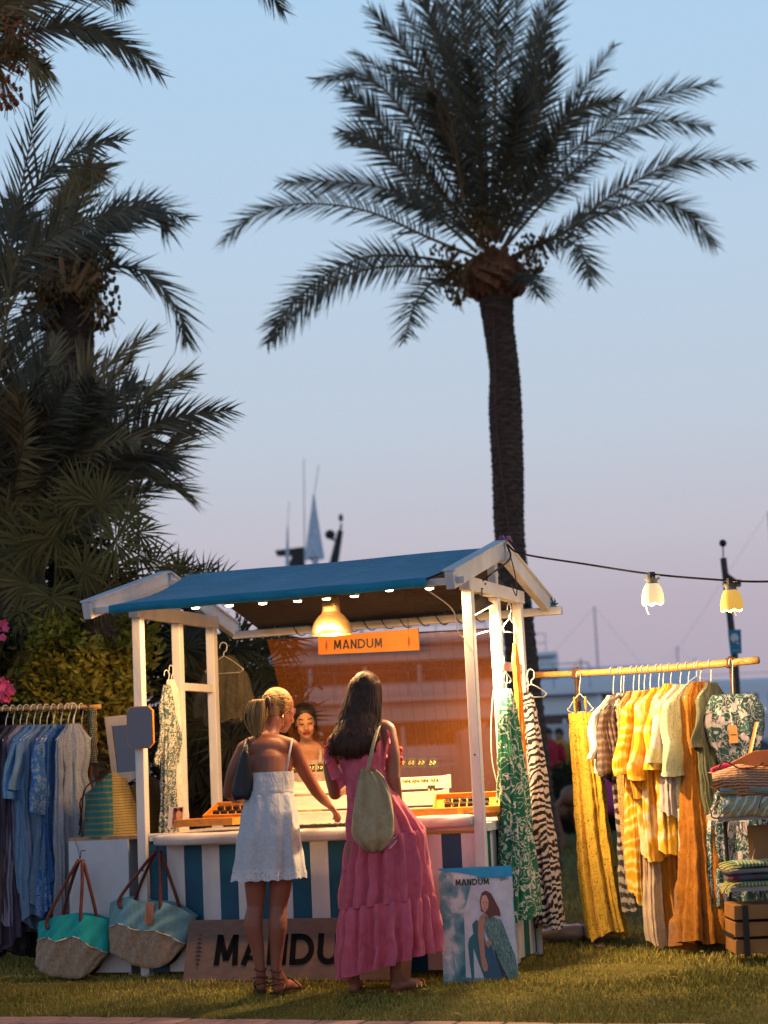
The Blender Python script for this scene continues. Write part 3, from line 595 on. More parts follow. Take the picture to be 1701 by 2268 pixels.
def garment(name, lab, cat, top, yaw, L, mat, w0=.19, w1=.24, t0=.035, t1=.07, folds=7, amp=.014, sleeve=None, straps=0, group=None, neck=.07, hook=.05, tiers=(), seed=0, wob=.02, lean=None, hem=.02, hk=None, waist=None):
    a = Vector((math.cos(yaw), math.sin(yaw), 0)); b = Vector((-a.y, a.x, 0)); rg = random.Random(seed*13+5)
    hm, q = hanger_mesh(top, a, w0*.96, .085, hook, h=hk); lean = Vector(lean or (0, 0, 0))
    t = thing(name, lab, cat, q-Zv*(L+.05), group); hm.build('hanger', WIRE, t, smooth=True)
    rows = []; n = 84; nr = 48; ph = rg.uniform(0, 6); ph2 = rg.uniform(0, 6); k = folds+2; amp *= 1.75
    for i in range(nr+1):
        s = i/nr; z = -s*L
        if straps: sh = 1.0; zt = -.12
        else: sh = tab(s*L, [(0, neck/w0), (.018, neck/w0*1.15), (.085, .97), (.12, 1), (9, 1)]); zt = 0
        w = lerp(w0, w1, s**.8)*sh; th = lerp(t0, t1, s)*(.55+.45*min(1, s*L/.1))
        if waist: f = 1-waist[1]*math.exp(-((s*L-waist[0])/(waist[2] if len(waist) > 2 else .07))**2); w *= f; th *= f
        A = amp*(.15+.85*min(1, s*1.3)); tw = rg.uniform(-1, 1)*.0
        for (tz, ta) in tiers:
            if s*L > tz: A *= 1+ta*min(1, (s*L-tz)/.04); th *= 1+.15*ta
        c = q+Zv*(z+zt)+lean*s+a*(wob*math.sin(s*4+ph)*s)+b*(wob*math.sin(s*5+ph2)*s*.7); r = []
        for j in range(n):
            an = 2*PI*j/n; ca, sa = math.cos(an), math.sin(an)
            rip = A*(1.6*abs(math.sin((k*an+ph+s*1.2)/2))-.8+.5*math.sin((k*2+1)*an+ph2-s*2.0)+.3*math.sin((k*3+2)*an+s*3))
            x = w*math.copysign(abs(ca)**.8, ca)+rip*.5*ca; y = (th+rip)*math.copysign(abs(sa)**.75, sa)
            dz = hem*s*s*math.sin(an*2+ph2)*(1 if s > .8 else 0) + (.006*math.sin(k*an) if i == nr else 0)
            p_ = c+a*x+b*y+Zv*dz; nz = noise.noise_vector(Vector((p_.x*7+seed, p_.y*7, p_.z*2.4))); nz2 = noise.noise_vector(p_*16); r.append(p_+(a*nz.x+b*nz.y)*(.02*min(1, s*2.2))+(a*nz2.x+b*nz2.y)*.006+Zv*(nz.z*.03*s))
        rows.append(r)
    mb = MB(); mb.grid(rows, closed=True)
    if not straps: mb.F.append(tuple(range(n))); mb.M.append(0)
    mb.build('fabric', mat, t, smooth=True)
    if straps:
        for sgn in (-1, 1):
            mb = MB(); e = q+Zv*(-.12)+a*sgn*w0*.5; mb.tube(crv([e+b*t0*.6, e+Zv*.06+b*.01-a*sgn*.01, e+Zv*.1-a*sgn*.0, e+Zv*.06-b*.01, e-b*t0*.6], 14), (.009, .003), 6); mb.build('strap', mat, t, smooth=True)
    if sleeve:
        sl, sr_, fl = sleeve
        for sgn in (-1, 1):
            e = q-Zv*.09+a*sgn*w0*.93; rows = []
            for i in range(15):
                s = i/14; r = []; c = e+a*sgn*(.05*math.sin(s*1.6))-Zv*(s*sl)+b*.012*math.sin(s*6+ph)
                rr = lerp(sr_*.8, sr_*fl, s)
                for j in range(20):
                    an = 2*PI*j/20; f = 1+.16*s*math.sin(3*an+ph+s*3)+.08*math.sin(7*an)
                    p_ = c+a*math.cos(an)*rr*.95*f+b*math.sin(an)*rr*.36*f+Zv*(.03*math.cos(an)*sgn*(1-s)*-1); nz = noise.noise_vector(p_*8); r.append(p_+(a*nz.x+b*nz.y+Zv*nz.z)*.028*s)
                rows.append(r)
            mb = MB(); mb.grid(rows, closed=True); mb.F.append(tuple(range(20))); mb.M.append(0); mb.build('sleeve', mat, t, smooth=True)
    return t, q, a, b
# --- prints
GREENP = pat('green_scroll_print', 'spots', 17, [(.0, (.55, .55, .45)), (.1, (.5, .5, .4)), (.16, (.012, .16, .085)), (1, (.01, .12, .065))], dist=3, lines=(15, (.6, .58, .48)))
ZEBRA = pat('zebra_print', 'zebra', 9, [(.0, (.02, .017, .016)), (.48, (.02, .017, .016)), (.56, (.55, .48, .44)), (1, (.58, .5, .46))], dist=7, rot=(.5, .35, 0))
ORANGEC = pat('orange_cloth', 'noise', 8, [(.3, (.68, .17, .015)), (.7, (.78, .24, .02))], dist=1)
YELDOT = pat('yellow_sprig_print', 'spots', 30, [(.0, (.03, .022, .008)), (.24, (.05, .035, .01)), (.31, (.6, .36, .035)), (1, (.7, .43, .05))], dist=3)
YELTIE = pat('yellow_tiedye', 'zebra', 5, [(.0, (.78, .55, .22)), (.25, (.75, .45, .05)), (.5, (.72, .35, .01)), (1, (.68, .28, .008))], dist=8)
YELBLK = pat('yellow_soft_print', 'noise', 9, [(.35, (.76, .33, .012)), (.5, (.76, .4, .03)), (.62, (.8, .62, .36))], dist=1)
AMBER = pat('amber_cloth', 'noise', 7, [(.3, (.5, .18, .012)), (.7, (.62, .25, .02))], dist=1)
RUST = pat('rust_eyelet_cloth', 'spots', 38, [(.0, (.13, .04, .004)), (.28, (.28, .095, .006)), (1, (.36, .135, .009))], dist=1, weave=.5)
TAUPE = pat('taupe_crepe', 'zebra', 24, [(.0, (.085, .055, .05)), (.6, (.12, .08, .07)), (1, (.19, .14, .12))], dist=3, stretch=(1, 1, .3), weave=.6)
HERR = pat('herringbone', 'zebra', 20, [(.0, (.05, .04, .035)), (.45, (.06, .045, .04)), (.55, (.36, .31, .28)), (1, (.4, .35, .3))], dist=4, stretch=(1, 1, .25))
LEOP = pat('leopard_print', 'leopard', 45, [(.0, (.02, .012, .006)), (.3, (.03, .018, .008)), (.42, (.5, .24, .06)), (1, (.62, .34, .1))], dist=2)
BEIGE = pat('beige_linen', 'noise', 20, [(.3, (.42, .3, .2)), (.7, (.52, .38, .26))], dist=1)
CREAM = pat('cream_cloth', 'noise', 10, [(.3, (.6, .55, .48)), (.7, (.68, .62, .55))])
SPRIG = pat('pale_green_sprig', 'floral', 34, [(.0, (.05, .09, .06)), (.17, (.12, .17, .1)), (.28, (.46, .46, .22)), (.6, (.5, .5, .3)), (1, (.58, .46, .38))], dist=3)
PINKPATCH = pat('pale_pink_patchwork', 'noise', 6, [(.4, (.55, .42, .38)), (.55, (.48, .44, .4)), (.65, (.62, .5, .16))], dist=1.5)
OLIVE = pat('olive_print', 'floral', 18, [(.0, (.25, .25, .06)), (.25, (.1, .1, .05)), (1, (.13, .13, .08))])
TEALFL = pat('teal_white_floral', 'floral', 10.5, [(.0, (.64, .56, .56)), (.17, (.62, .55, .55)), (.24, (.03, .09, .085)), (.36, (.05, .14, .13)), (.5, (.5, .47, .46)), (.62, (.05, .14, .12)), (1, (.07, .18, .16))], dist=4)
TEALFL = pat('teal_white_floral2', 'spots', 10, [(.0, (.64, .54, .55)), (.27, (.6, .5, .52)), (.33, (.02, .07, .07)), (1, (.05, .13, .125))], dist=3, lines=(22, (.5, .46, .46)))
# --- right-hand rack
RA, RB = P(1188, 1495, 11.45), P(1680, 1462, 10.55)
def on_rail(px):
    """point on the rail under a photo column"""
    lo, hi = 0., 1.
    for k in range(40):
        m = (lo+hi)/2; p = RA.lerp(RB, m); d = p-CAMP; x = 850.5+FPX*d.dot(CR)/d.dot(Fv)
        if x < px: lo = m
        else: hi = m
    t = (lo+hi)/2; return RA.lerp(RB, t)-Zv*(.012*math.sin(PI*t))
def rack_right():
    t = thing('clothes_rack', 'clothes rack with a bamboo rail and dark posts right of the stall', 'clothes rack', G(1301, 2092))
    rows = []; mb = MB(); pts = [RA.lerp(RB, i/24)-Zv*(.012*math.sin(PI*i/24)) for i in range(25)]
    mb.tube(pts, [.019+.0025*(i % 5 == 0)+.003*i/24 for i in range(25)], 12); mb.build('rail', BAMBOO, t, smooth=True)
    for px in (1276, 1619):
        p = on_rail(px); mb = MB(); f = Vector((p.x+.02, p.y, gz(p.x, p.y))); mb.tube([f, p+Zv*.04], .016, 10); mb.build('post', solid('rusty_post', (.07, .03, .018), .7, var=.4, sc=20), t)
        mb = MB(); mb.bar(p-Vector((.028, 0, 0)), p+Vector((.028, 0, 0)), .05, .06); mb.build('bracket', WOOD, t, bevel=.004)
        mb = MB(); mb.bar(f-Vector((0, .25, -.012)), f+Vector((0, .25, .012)), .04, .024); mb.build('foot', WOOD, t)
rack_right()
railyaw = math.atan2((RB-RA).y, (RB-RA).x); PER = railyaw+PI/2
RG = 'clothes hanging on the bamboo rack right of the stall'
def onr(name, lab, px, L, mat, yawo=0, dz=0, **k):
    p = on_rail(px)+Zv*(.018+dz); k['hook'] = k.get('hook', .05)+.055; return garment(name, lab, 'dress' if 'dress' in name else k.pop('cat', 'garment'), p, PER+yawo*.4+.02, L, mat, group=RG, **k)
# facing the viewer: sprigged yellow strap dress on the rack's left post
p = on_rail(1278)+Vector((0, -.07, .0))
garment('strap_dress', 'long yellow strap dress with dark sprigs, alone at the left of the right rack', 'dress', p, -.12, 1.36, YELDOT, w0=.072, w1=.105, t0=.035, t1=.06, folds=6, amp=.026, straps=1, hk=Vector((math.cos(PER), math.sin(PER), 0)), group=RG, hook=.10, seed=3, lean=(.075, -.02, 0), hem=.03)
onr('blouse', 'white edged blouse at the front of the bamboo rack beside the taupe one', 1355, .46, CREAM, -.25, w0=.2, w1=.2, t0=.02, t1=.03, sleeve=(.30, .07, 1.2), seed=4, hook=.08)
onr('jacket', 'taupe crinkled short jacket on the bamboo rack', 1372, .52, TAUPE, -.3, w0=.2, w1=.21, t0=.035, t1=.06, sleeve=(.4, .065, 1.1), seed=5, hook=.07)
onr('trousers', 'long grey herringbone trousers below the taupe jacket', 1378, 1.3, HERR, -.1, w0=.14, w1=.1, t0=.04, t1=.055, seed=6, hook=.07)
onr('long_dress', 'leopard print long dress on the bamboo rack', 1400, 1.05, LEOP, -.2, w0=.19, w1=.2, t0=.025, t1=.045, seed=7, hook=.06)
onr('trousers', 'beige linen trousers reaching lowest on the bamboo rack', 1412, 1.5, BEIGE, .0, w0=.15, w1=.16, t0=.03, t1=.04, seed=8, hook=.06, lean=(.05, -.1, 0))
onr('kaftan', 'yellow tie-dye kaftan with ruffled sleeve on the bamboo rack', 1424, 1.22, YELTIE, -.25, w0=.21, w1=.24, t0=.035, t1=.06, sleeve=(.42, .085, 1.5), seed=9, amp=.022, hook=.06, hem=.06)
onr('tunic', 'amber plain tunic just behind the yellow tie-dye kaftan', 1437, 1.32, AMBER, -.1, w0=.2, w1=.2, t0=.03, t1=.05, sleeve=(.55, .05, 1.3), seed=10, hook=.06)
onr('kaftan', 'yellow kaftan with pale blotches and a wide sleeve', 1456, .98, YELBLK, -.3, w0=.21, w1=.24, t0=.035, t1=.06, sleeve=(.46, .085, 1.35), seed=11, amp=.02, hook=.05, hem=.05)
onr('trousers', 'bright amber trousers hanging between the yellow kaftans', 1466, 1.42, AMBER, .1, w0=.13, w1=.1, t0=.03, t1=.05, seed=12)
onr('kaftan', 'plain golden yellow kaftan with a raised collar', 1483, 1.0, YELBLK, -.2, w0=.21, w1=.22, t0=.035, t1=.06, sleeve=(.42, .075, 1.3), seed=13, hook=.03)
onr('blouse', 'pale pink and yellow patched blouse with open sleeve', 1504, .78, PINKPATCH, -.35, w0=.22, w1=.23, t0=.03, t1=.05, sleeve=(.36, .09, 1.3), seed=14, hook=.04)
onr('long_dress', 'pale green sprigged dress with a wide short sleeve', 1522, 1.36, SPRIG, -.3, w0=.21, w1=.2, t0=.03, t1=.045, sleeve=(.45, .10, 1.15), seed=15, hook=.04)
onr('long_dress', 'rust orange tiered maxi dress sweeping the grass', 1548, 1.53, RUST, -.62, w0=.15, w1=.27, t0=.045, t1=.12, folds=6, amp=.02, seed=16, hook=.03, tiers=((.8, .25), (.98, .25), (1.16, .3), (1.34, .3)), hem=.03, lean=(.02, -.05, 0))
onr('shirt', 'olive patterned shirt between the rust and the teal dress', 1572, .75, OLIVE, .1, w0=.21, w1=.2, t0=.025, t1=.04, sleeve=(.3, .06, 1.1), seed=17, hook=.04)
p = on_rail(1612)+Vector((0, -.09, .01))
tfl = garment('floral_dress', 'teal and white floral dress with a price tag facing the viewer', 'dress', p, .04, 1.24, TEALFL, hk=Vector((math.cos(PER), math.sin(PER), 0)), w0=.185, w1=.18, t0=.03, t1=.08, folds=6, amp=.014, group=RG, neck=.12, hook=.17, seed=18, waist=(.45, .48, .17), lean=(-.03, 0, 0))
def price_tag():
    c = P(1624, 1626, 10.52); t = thing('price_tag', 'orange cardboard price tag hanging on the teal floral dress', 'price tag', c)
    mb = MB(); o = [(-.026, -.052), (.026, -.052), (.026, .042), (.018, .052), (-.018, .052), (-.026, .042)]; mb.slab([c+Vector((x, y*.02, y)) for x, y in o], (0, .002, 0)); mb.build('tag', solid('tag_card', (.62, .3, .09), .6), t)
    mb = MB(); mb.bar(c+Vector((-.016, -.002, -.002)), c+Vector((.016, -.002, -.002)), .001, .006); mb.build('print', solid('tag_ink', (.2, .1, .04), .6), t)
    mb = MB(); mb.tube([c+Zv*.05, c+Vector((-.006, .02, .14))], .0015, 4); mb.build('string', WIRE, t)
price_tag()
for i, px in enumerate((1541,)):
    hm, q = hanger_mesh(on_rail(px)+Zv*.018, Vector((math.cos(PER), math.sin(PER), 0)), .2, .08, .05); one(hm, 'clothes_hanger', WIRE, 'empty white wire hanger at the right of the bamboo rail', 'hanger', q)
# weight bag strapped to the rack's left foot
def weight():
    c = G(1304, 2085)+Vector((-.02, -.02, .055)); m = solid('plastic_sack', (.34, .23, .16), .3, var=.25, sc=6, bmp=.6, bsc=14, spec=.6)
    t = thing('weight_sack', 'plastic wrapped sandbag weighing down the foot of the right rack', 'sack', c-Zv*.055); rows = []
    for i in range(33):
        s = i/32; x = lerp(-.3, .26, s); e = max(.04, (1-abs(2*s-1)**2.6)**.5); r = []
        for j in range(20):
            a = 2*PI*j/20; f = e*(1+.05*math.sin(5*a+s*9)+.04*math.sin(s*27+a)-.14*math.exp(-((s-.5)/.03)**2)); r.append(c+Vector((x, -.1*x+.11*f*math.cos(a), max(-.055, .062*f*math.sin(a)))))
        rows.append(r)
    mb = MB(); mb.grid(rows, closed=True); mb.build('sack', m, t, smooth=True)
    mb = MB(); pts = [c+Vector((-.02, .1*math.cos(a)-.0, .060*math.sin(a))) for a in [2*PI*i/24 for i in range(25)]]; mb.tube(pts, (.012, .003), 6); mb.build('strap', BLACK, t)
weight()
# --- garments on the stall's right end and inside its left end
SG = 'clothes hung on the posts of the stall'
def stallg(name, lab, cat, px, py, u, *a, **k):
    p = PU(px, py, u); return garment(name, lab, cat, p, *a, group=SG, **k)
garment('long_dress', 'green dress with white scroll print on the stall\'s right end', 'dress', S(SW+.09, .36, 1.66), PI/2-PSI-.0, 1.30, GREENP, w0=.09, w1=.2, t0=.035, t1=.08, folds=6, amp=.016, group=SG, neck=.04, hook=.06, seed=31, hem=.02)
garment('sash_dress', 'thin orange dress squeezed between the green and zebra dresses', 'dress', S(SW+.075, .64, 2.0), PI/2-PSI, 1.55, ORANGEC, w0=.05, w1=.07, t0=.012, t1=.02, folds=3, amp=.008, group=SG, neck=.02, hook=.12, seed=32)
garment('long_dress', 'black and white zebra print dress at the stall\'s back right post', 'dress', S(SW+.045, .98, 1.66), PI/2-PSI+.1, 1.40, ZEBRA, w0=.06, w1=.16, t0=.035, t1=.06, folds=5, amp=.012, group=SG, neck=.03, hook=.06, seed=33, lean=(.07, 0, 0))
for i, (px, py, v, lab) in enumerate(((1127, 1355, .7, 'white wire hanger hooked high on the stall\'s right end'), (1175, 1500, 1.02, 'empty white hanger poking out beyond the stall\'s back right post'), (1112, 1465, .6, 'white wire hanger halfway down the bright right post'))):
    c = PU(px, py-14, SW+.07); hm, q = hanger_mesh(c, (Sv*.8+Su*(.6 if i == 1 else .1)).normalized(), .1, .05, .05, r=.004); one(hm, 'clothes_hanger', WIRE, lab, 'hanger', q, smooth=True)
TEALWH = pat('teal_white_batik', 'spots', 26, [(.0, (.55, .52, .47)), (.3, (.5, .48, .44)), (.38, (.03, .075, .075)), (1, (.05, .11, .11))], dist=3, lines=(30, (.5, .48, .44)))
PALEP = pat('pale_dotted_cloth', 'floral', 40, [(.0, (.1, .13, .12)), (.14, (.3, .3, .28)), (.24, (.6, .55, .5)), (1, (.66, .6, .55))])
garment('robe', 'teal and white batik robe hanging inside the stall\'s left end', 'robe', S(.06, .24, 1.80), PI/2-PSI-.15, 1.14, TEALWH, w0=.055, w1=.055, t0=.025, t1=.03, group=SG, neck=.03, hook=.05, seed=35, sleeve=(.4, .022, 1.4), amp=.008)
garment('shirt', 'pale dotted shirt layered behind the batik robe', 'shirt', S(.01, .40, 1.84), PI/2-PSI, 1.0, PALEP, w0=.07, w1=.09, t0=.025, t1=.035, group=SG, neck=.03, hook=.05, seed=36)
SHEER = solid('sheer_olive', (.14, .12, .075), .8, var=.2)
m_ = SHEER.node_tree; nn = m_.nodes; tp = nn.new('ShaderNodeBsdfTransparent'); ms = nn.new('ShaderNodeMixShader'); ms.inputs[0].default_value = .72
m_.links.new(nn['Principled BSDF'].outputs[0], ms.inputs[1]); m_.links.new(tp.outputs[0], ms.inputs[2]); m_.links.new(ms.outputs[0], nn['Material Output'].inputs[0])
garment('sheer_kimono', 'sheer olive kimono with hanging sleeves at the back left of the stall', 'kimono', S(.02, 1.15, 2.02), -.3, .44, SHEER, w0=.13, w1=.12, t0=.03, t1=.05, group=SG, hook=.05, seed=37, sleeve=(.3, .05, 1.2))
# --- left-hand rack
LA, LB = P(-140, 1574, 11.55), P(223, 1565, 11.25)
def on_lrail(px):
    lo, hi = 0., 1.
    for k in range(40):
        m = (lo+hi)/2; p = LA.lerp(LB, m); d = p-CAMP; x = 850.5+FPX*d.dot(CR)/d.dot(Fv)
        if x < px: lo = m
        else: hi = m
    return LA.lerp(LB, lo)
def rack_left():
    p = on_lrail(198); t = thing('clothes_rack', 'clothes rack with a thin bamboo rail left of the stall', 'clothes rack', Vector((p.x, p.y, 0)))
    mb = MB(); mb.tube([LA.lerp(LB, i/20) for i in range(21)], [.014+.002*(i % 4 == 0) for i in range(21)], 10); mb.build('rail', BAMBOO, t, smooth=True)
    for px in (198, -110):
        p = on_lrail(px); mb = MB(); mb.tube([Vector((p.x, p.y, 0)), p+Zv*.02], .015, 10); mb.build('post', WOOD, t); mb = MB(); mb.bar(Vector((p.x, p.y-.25, .012)), Vector((p.x, p.y+.25, .012)), .04, .024); mb.build('foot', WOOD, t)
rack_left()
LYAW = math.atan2((LB-LA).y, (LB-LA).x)+PI/2
def bl(name, a, b, c, sc=26, dist=4, kind='floral'):
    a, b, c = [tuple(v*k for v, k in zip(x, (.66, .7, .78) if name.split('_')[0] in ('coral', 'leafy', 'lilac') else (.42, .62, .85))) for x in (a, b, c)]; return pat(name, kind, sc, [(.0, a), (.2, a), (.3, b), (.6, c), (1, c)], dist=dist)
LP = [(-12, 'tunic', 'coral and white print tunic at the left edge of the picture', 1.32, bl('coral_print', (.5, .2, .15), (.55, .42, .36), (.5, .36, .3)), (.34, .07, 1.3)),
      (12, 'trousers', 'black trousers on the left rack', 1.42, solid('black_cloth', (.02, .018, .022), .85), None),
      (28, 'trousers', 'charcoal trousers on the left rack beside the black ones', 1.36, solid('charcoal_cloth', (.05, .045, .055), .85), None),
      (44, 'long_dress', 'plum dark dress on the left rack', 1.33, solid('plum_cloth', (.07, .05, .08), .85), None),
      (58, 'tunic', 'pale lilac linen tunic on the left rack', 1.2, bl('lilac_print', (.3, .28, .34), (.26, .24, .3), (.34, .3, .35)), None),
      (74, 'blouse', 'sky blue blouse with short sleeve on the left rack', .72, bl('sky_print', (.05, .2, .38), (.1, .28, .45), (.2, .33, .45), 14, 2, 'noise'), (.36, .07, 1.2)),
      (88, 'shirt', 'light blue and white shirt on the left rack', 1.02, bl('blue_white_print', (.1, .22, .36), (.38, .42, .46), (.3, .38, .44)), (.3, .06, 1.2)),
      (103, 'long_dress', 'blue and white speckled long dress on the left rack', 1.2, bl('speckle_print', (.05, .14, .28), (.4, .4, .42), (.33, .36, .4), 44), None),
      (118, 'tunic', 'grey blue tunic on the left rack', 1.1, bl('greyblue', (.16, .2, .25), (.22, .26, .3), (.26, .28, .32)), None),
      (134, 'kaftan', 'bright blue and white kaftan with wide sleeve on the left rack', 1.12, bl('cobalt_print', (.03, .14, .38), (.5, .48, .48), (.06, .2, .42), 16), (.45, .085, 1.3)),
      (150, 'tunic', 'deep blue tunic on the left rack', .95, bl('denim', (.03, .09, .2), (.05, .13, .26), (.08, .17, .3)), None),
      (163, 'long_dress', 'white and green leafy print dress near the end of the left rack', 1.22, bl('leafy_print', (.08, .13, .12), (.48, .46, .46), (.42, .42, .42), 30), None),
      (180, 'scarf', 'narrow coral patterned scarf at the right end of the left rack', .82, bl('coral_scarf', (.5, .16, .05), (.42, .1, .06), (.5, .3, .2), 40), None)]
for i, (px, nm, lab, L, mat, slv) in enumerate(LP):
    nar = nm == 'scarf'
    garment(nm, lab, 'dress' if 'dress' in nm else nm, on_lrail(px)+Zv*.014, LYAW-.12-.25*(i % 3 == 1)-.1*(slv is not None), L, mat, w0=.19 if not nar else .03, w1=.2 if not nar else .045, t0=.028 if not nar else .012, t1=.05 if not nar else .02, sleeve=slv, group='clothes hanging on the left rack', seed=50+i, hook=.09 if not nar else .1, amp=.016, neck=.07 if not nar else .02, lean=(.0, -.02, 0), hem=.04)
garment('long_dress', 'white and green leafy dress facing out beside the coral scarf', 'dress', on_lrail(167)+Zv*.014+Vector((0, -.1, 0)), LYAW-PI/2+.5, 1.12, LP[11][4], w0=.1, w1=.12, t0=.03, t1=.05, group='clothes hanging on the left rack', seed=90, hook=.09, neck=.04, waist=(.3, .2))
def necklaces():
    p = on_lrail(207); t = thing('necklaces', 'bead necklaces dangling from the right end of the left rail', 'necklace', p-Zv*.4)
    for k in range(4):
        mb = MB(); x = (k-1.5)*.012
        for i in range(26): mb.ball(p+Vector((x+.004*math.sin(i), -.02, -.02-i*.013)), .006, 6, 4)
        mb.build('strand', [solid('bead_teal', (.04, .14, .14), .3), GOLD, solid('bead_grey', (.2, .22, .24), .3), GOLD][k], t, smooth=True)
necklaces()
# ================================================================ bags, signs, shelves round the stall
def frames(o, ex, ey, ez): return lambda x, y, z: o+ex*x+ey*y+ez*z
JUTE = pat('jute', 'noise', 50, [(.35, (.29, .2, .135)), (.65, (.43, .31, .21))], dist=1, weave=.8)
def tote(lab, pts_top, pts_mid, pts_bot, v, hookpx, tealm, flap=False, depth=.13):
    """slouchy two-tone beach tote: outlines across the front at rim, colour seam and base"""
    c0 = PS(*pts_bot[len(pts_bot)//2], v); t = thing('tote_bag', lab, 'tote bag', c0, 'beach totes hooked on the stall front')
    def loft(A, B, nr, d0, d1, m, name, cap=False):
        n = 25; ra, rb = crv([PS(*q, v) for q in A], n), crv([PS(*q, v) for q in B], n); rows = []
        for i in range(nr+1):
            s = i/nr; d = lerp(d0, d1, s); r = [ra[j].lerp(rb[j], s)-Sv*(d*(.35+.65*math.sin(PI*j/(n-1))**.6)*(1+.18*math.sin(j*1.1+s*5)*math.sin(s*4+j*.4))) for j in range(n)]
            r += [ra[j].lerp(rb[j], s)+Sv*(.1*d*math.sin(PI*j/(n-1))) for j in range(n-1, -1, -1)]; rows.append(r)
        mb = MB(); mb.grid(rows, closed=True)
        if cap: k = len(mb.V); mb.F.append(tuple(range(k-2*n, k))); mb.M.append(0)
        return mb.build(name, m, t, smooth=True)
    loft(pts_top, pts_mid, 10, depth*.75, depth, tealm, 'upper_panel'); loft(pts_mid, pts_bot, 10, depth*1.01, depth*.72, JUTE, 'lower_panel', True)
    n = 25; q = crv([PS(*x, v) for x in pts_mid], n); mb = MB(); mb.tube([q[j]-Sv*(depth*1.01*(.35+.65*math.sin(PI*j/(n-1))**.6)*(1+.18*math.sin(j*1.1)*math.sin(j*.4))+.004) for j in range(n)], .0035, 5); mb.build('seam', solid('seam_thread', (.5, .46, .4), .8), t)
    ap = PS(*hookpx, v-.05); ra = crv([PS(*q, v) for q in pts_top], 25)
    for (i0, i1, dv) in ((5, 16, -.1), (8, 19, -.02)):
        a, b = ra[i0]-Sv*(depth*.68 if dv < -.05 else .01), ra[i1]-Sv*(depth*.68 if dv < -.05 else .01)
        for e in (a, b):
            mb = MB(); e2 = e-Zv*.06; mb.tube(crv([e2-Sv*.006, e-Sv*.008, e.lerp(ap, .55)+Su*(.012 if e is b else -.012)-Sv*.01, ap+Su*(.012 if e is b else -.012)+Sv*(dv*.1)], 16), (.011, .011), 6); mb.build('handle', LEATHER, t, smooth=True)
    if flap:
        f = ra[14]-Sv*(depth*.8+.01)
        mb = MB(); mb.slab([f+Su*x+Zv*z-Sv*(.02 if z < 0 else 0) for x, z in ((-.025, .0), (.025, .0), (.027, -.1), (.018, -.13), (-.018, -.13), (-.027, -.1))], -Sv*.005); mb.build('flap', solid('tan_leather', (.28, .12, .06), .5), t)
    hk = MB(); hk.tube(crv([ap+Sv*.05+Zv*.05, ap+Zv*.05, ap-Sv*.012+Zv*.01, ap-Sv*.02+Zv*.02], 10), .003, 5); hk.build('hook', CABLE, t)
tote('bright turquoise and jute tote hanging at the far left of the stall front', [(92, 2042), (130, 2030), (170, 2022), (210, 2024), (250, 2036)], [(92, 2082), (125, 2072), (150, 2080), (190, 2070), (225, 2092), (246, 2108)], [(84, 2134), (112, 2152), (165, 2163), (205, 2158), (238, 2118)], -.02, (180, 1904), solid('turquoise_canvas', (.012, .33, .30), .8, var=.12, bmp=.4))
tote('pale blue and jute tote with a tan flap beside the lower sign', [(250, 1999), (290, 1985), (335, 1994), (390, 1998), (440, 2028)], [(250, 2054), (285, 2042), (330, 2056), (370, 2058), (418, 2088)], [(249, 2108), (290, 2124), (335, 2140), (380, 2134), (412, 2096)], -.03, (351, 1884), solid('pale_blue_canvas', (.15, .29, .31), .8, var=.15, bmp=.4), True)
# white side table with striped baskets
def sidetable():
    t = thing('side_cabinet', 'plain white panelled cabinet left of the striped stall front', 'cabinet', S(-.25, .2, 0))
    u0, u1 = (PS(153, 1861, .06)-S0).dot(Su), (PS(285, 1858, .06)-S0).dot(Su)
    mb = MB(); mb.hexa(S((u0+u1)/2, .06, .41), Su*(u1-u0)/2, Sv*.009, Zv*.39); mb.build('front_panel', solid('white_laminate', (.56, .56, .58), .45, var=.05, dirt=.2), t, bevel=.002)
    mb = MB(); mb.hexa(S((u0-.03)/2-.0, .31, .81), Su*(-(u0)/2-.012), Sv*.25, Zv*.012); mb.build('top', solid('pine_board', (.4, .22, .11), .6, var=.2, stretch=(1, 8, 1)), t, bevel=.002)
    for u in (u0+.02, u1-.02):
        mb = MB(); mb.hexa(S(u, .31, .40), Su*.012, Sv*.235, Zv*.395); mb.build('side_panel', WHITE, t)
    mb = MB(); mb.tube(crv([S(u0+.05, .045, .80), S(u0+.08, .03, .75), S(u0+.09, .03, .68)], 8), .002, 4); mb.build('hook_wire', CABLE, t)
sidetable()
STR1 = pat('teal_stripe_weave', 'stripe', 8.5, [(.0, (.015, .15, .14)), (.3, (.015, .17, .16)), (.45, (.2, .17, .06)), (.55, (.02, .06, .07)), (.75, (.02, .16, .15)), (1, (.25, .2, .08))], dist=.4, weave=.6)
STR2 = pat('yellow_stripe_weave', 'stripe', 9.5, [(.0, (.3, .2, .05)), (.3, (.32, .23, .06)), (.42, (.02, .035, .04)), (.58, (.03, .05, .05)), (.7, (.2, .2, .12)), (1, (.3, .2, .05))], dist=.4, weave=.6)
STR3 = pat('ochre_stripe_weave', 'stripe', 9.5, [(.0, (.13, .07, .012)), (.45, (.16, .09, .015)), (.55, (.05, .03, .01)), (1, (.14, .08, .015))], dist=.4, weave=.6)
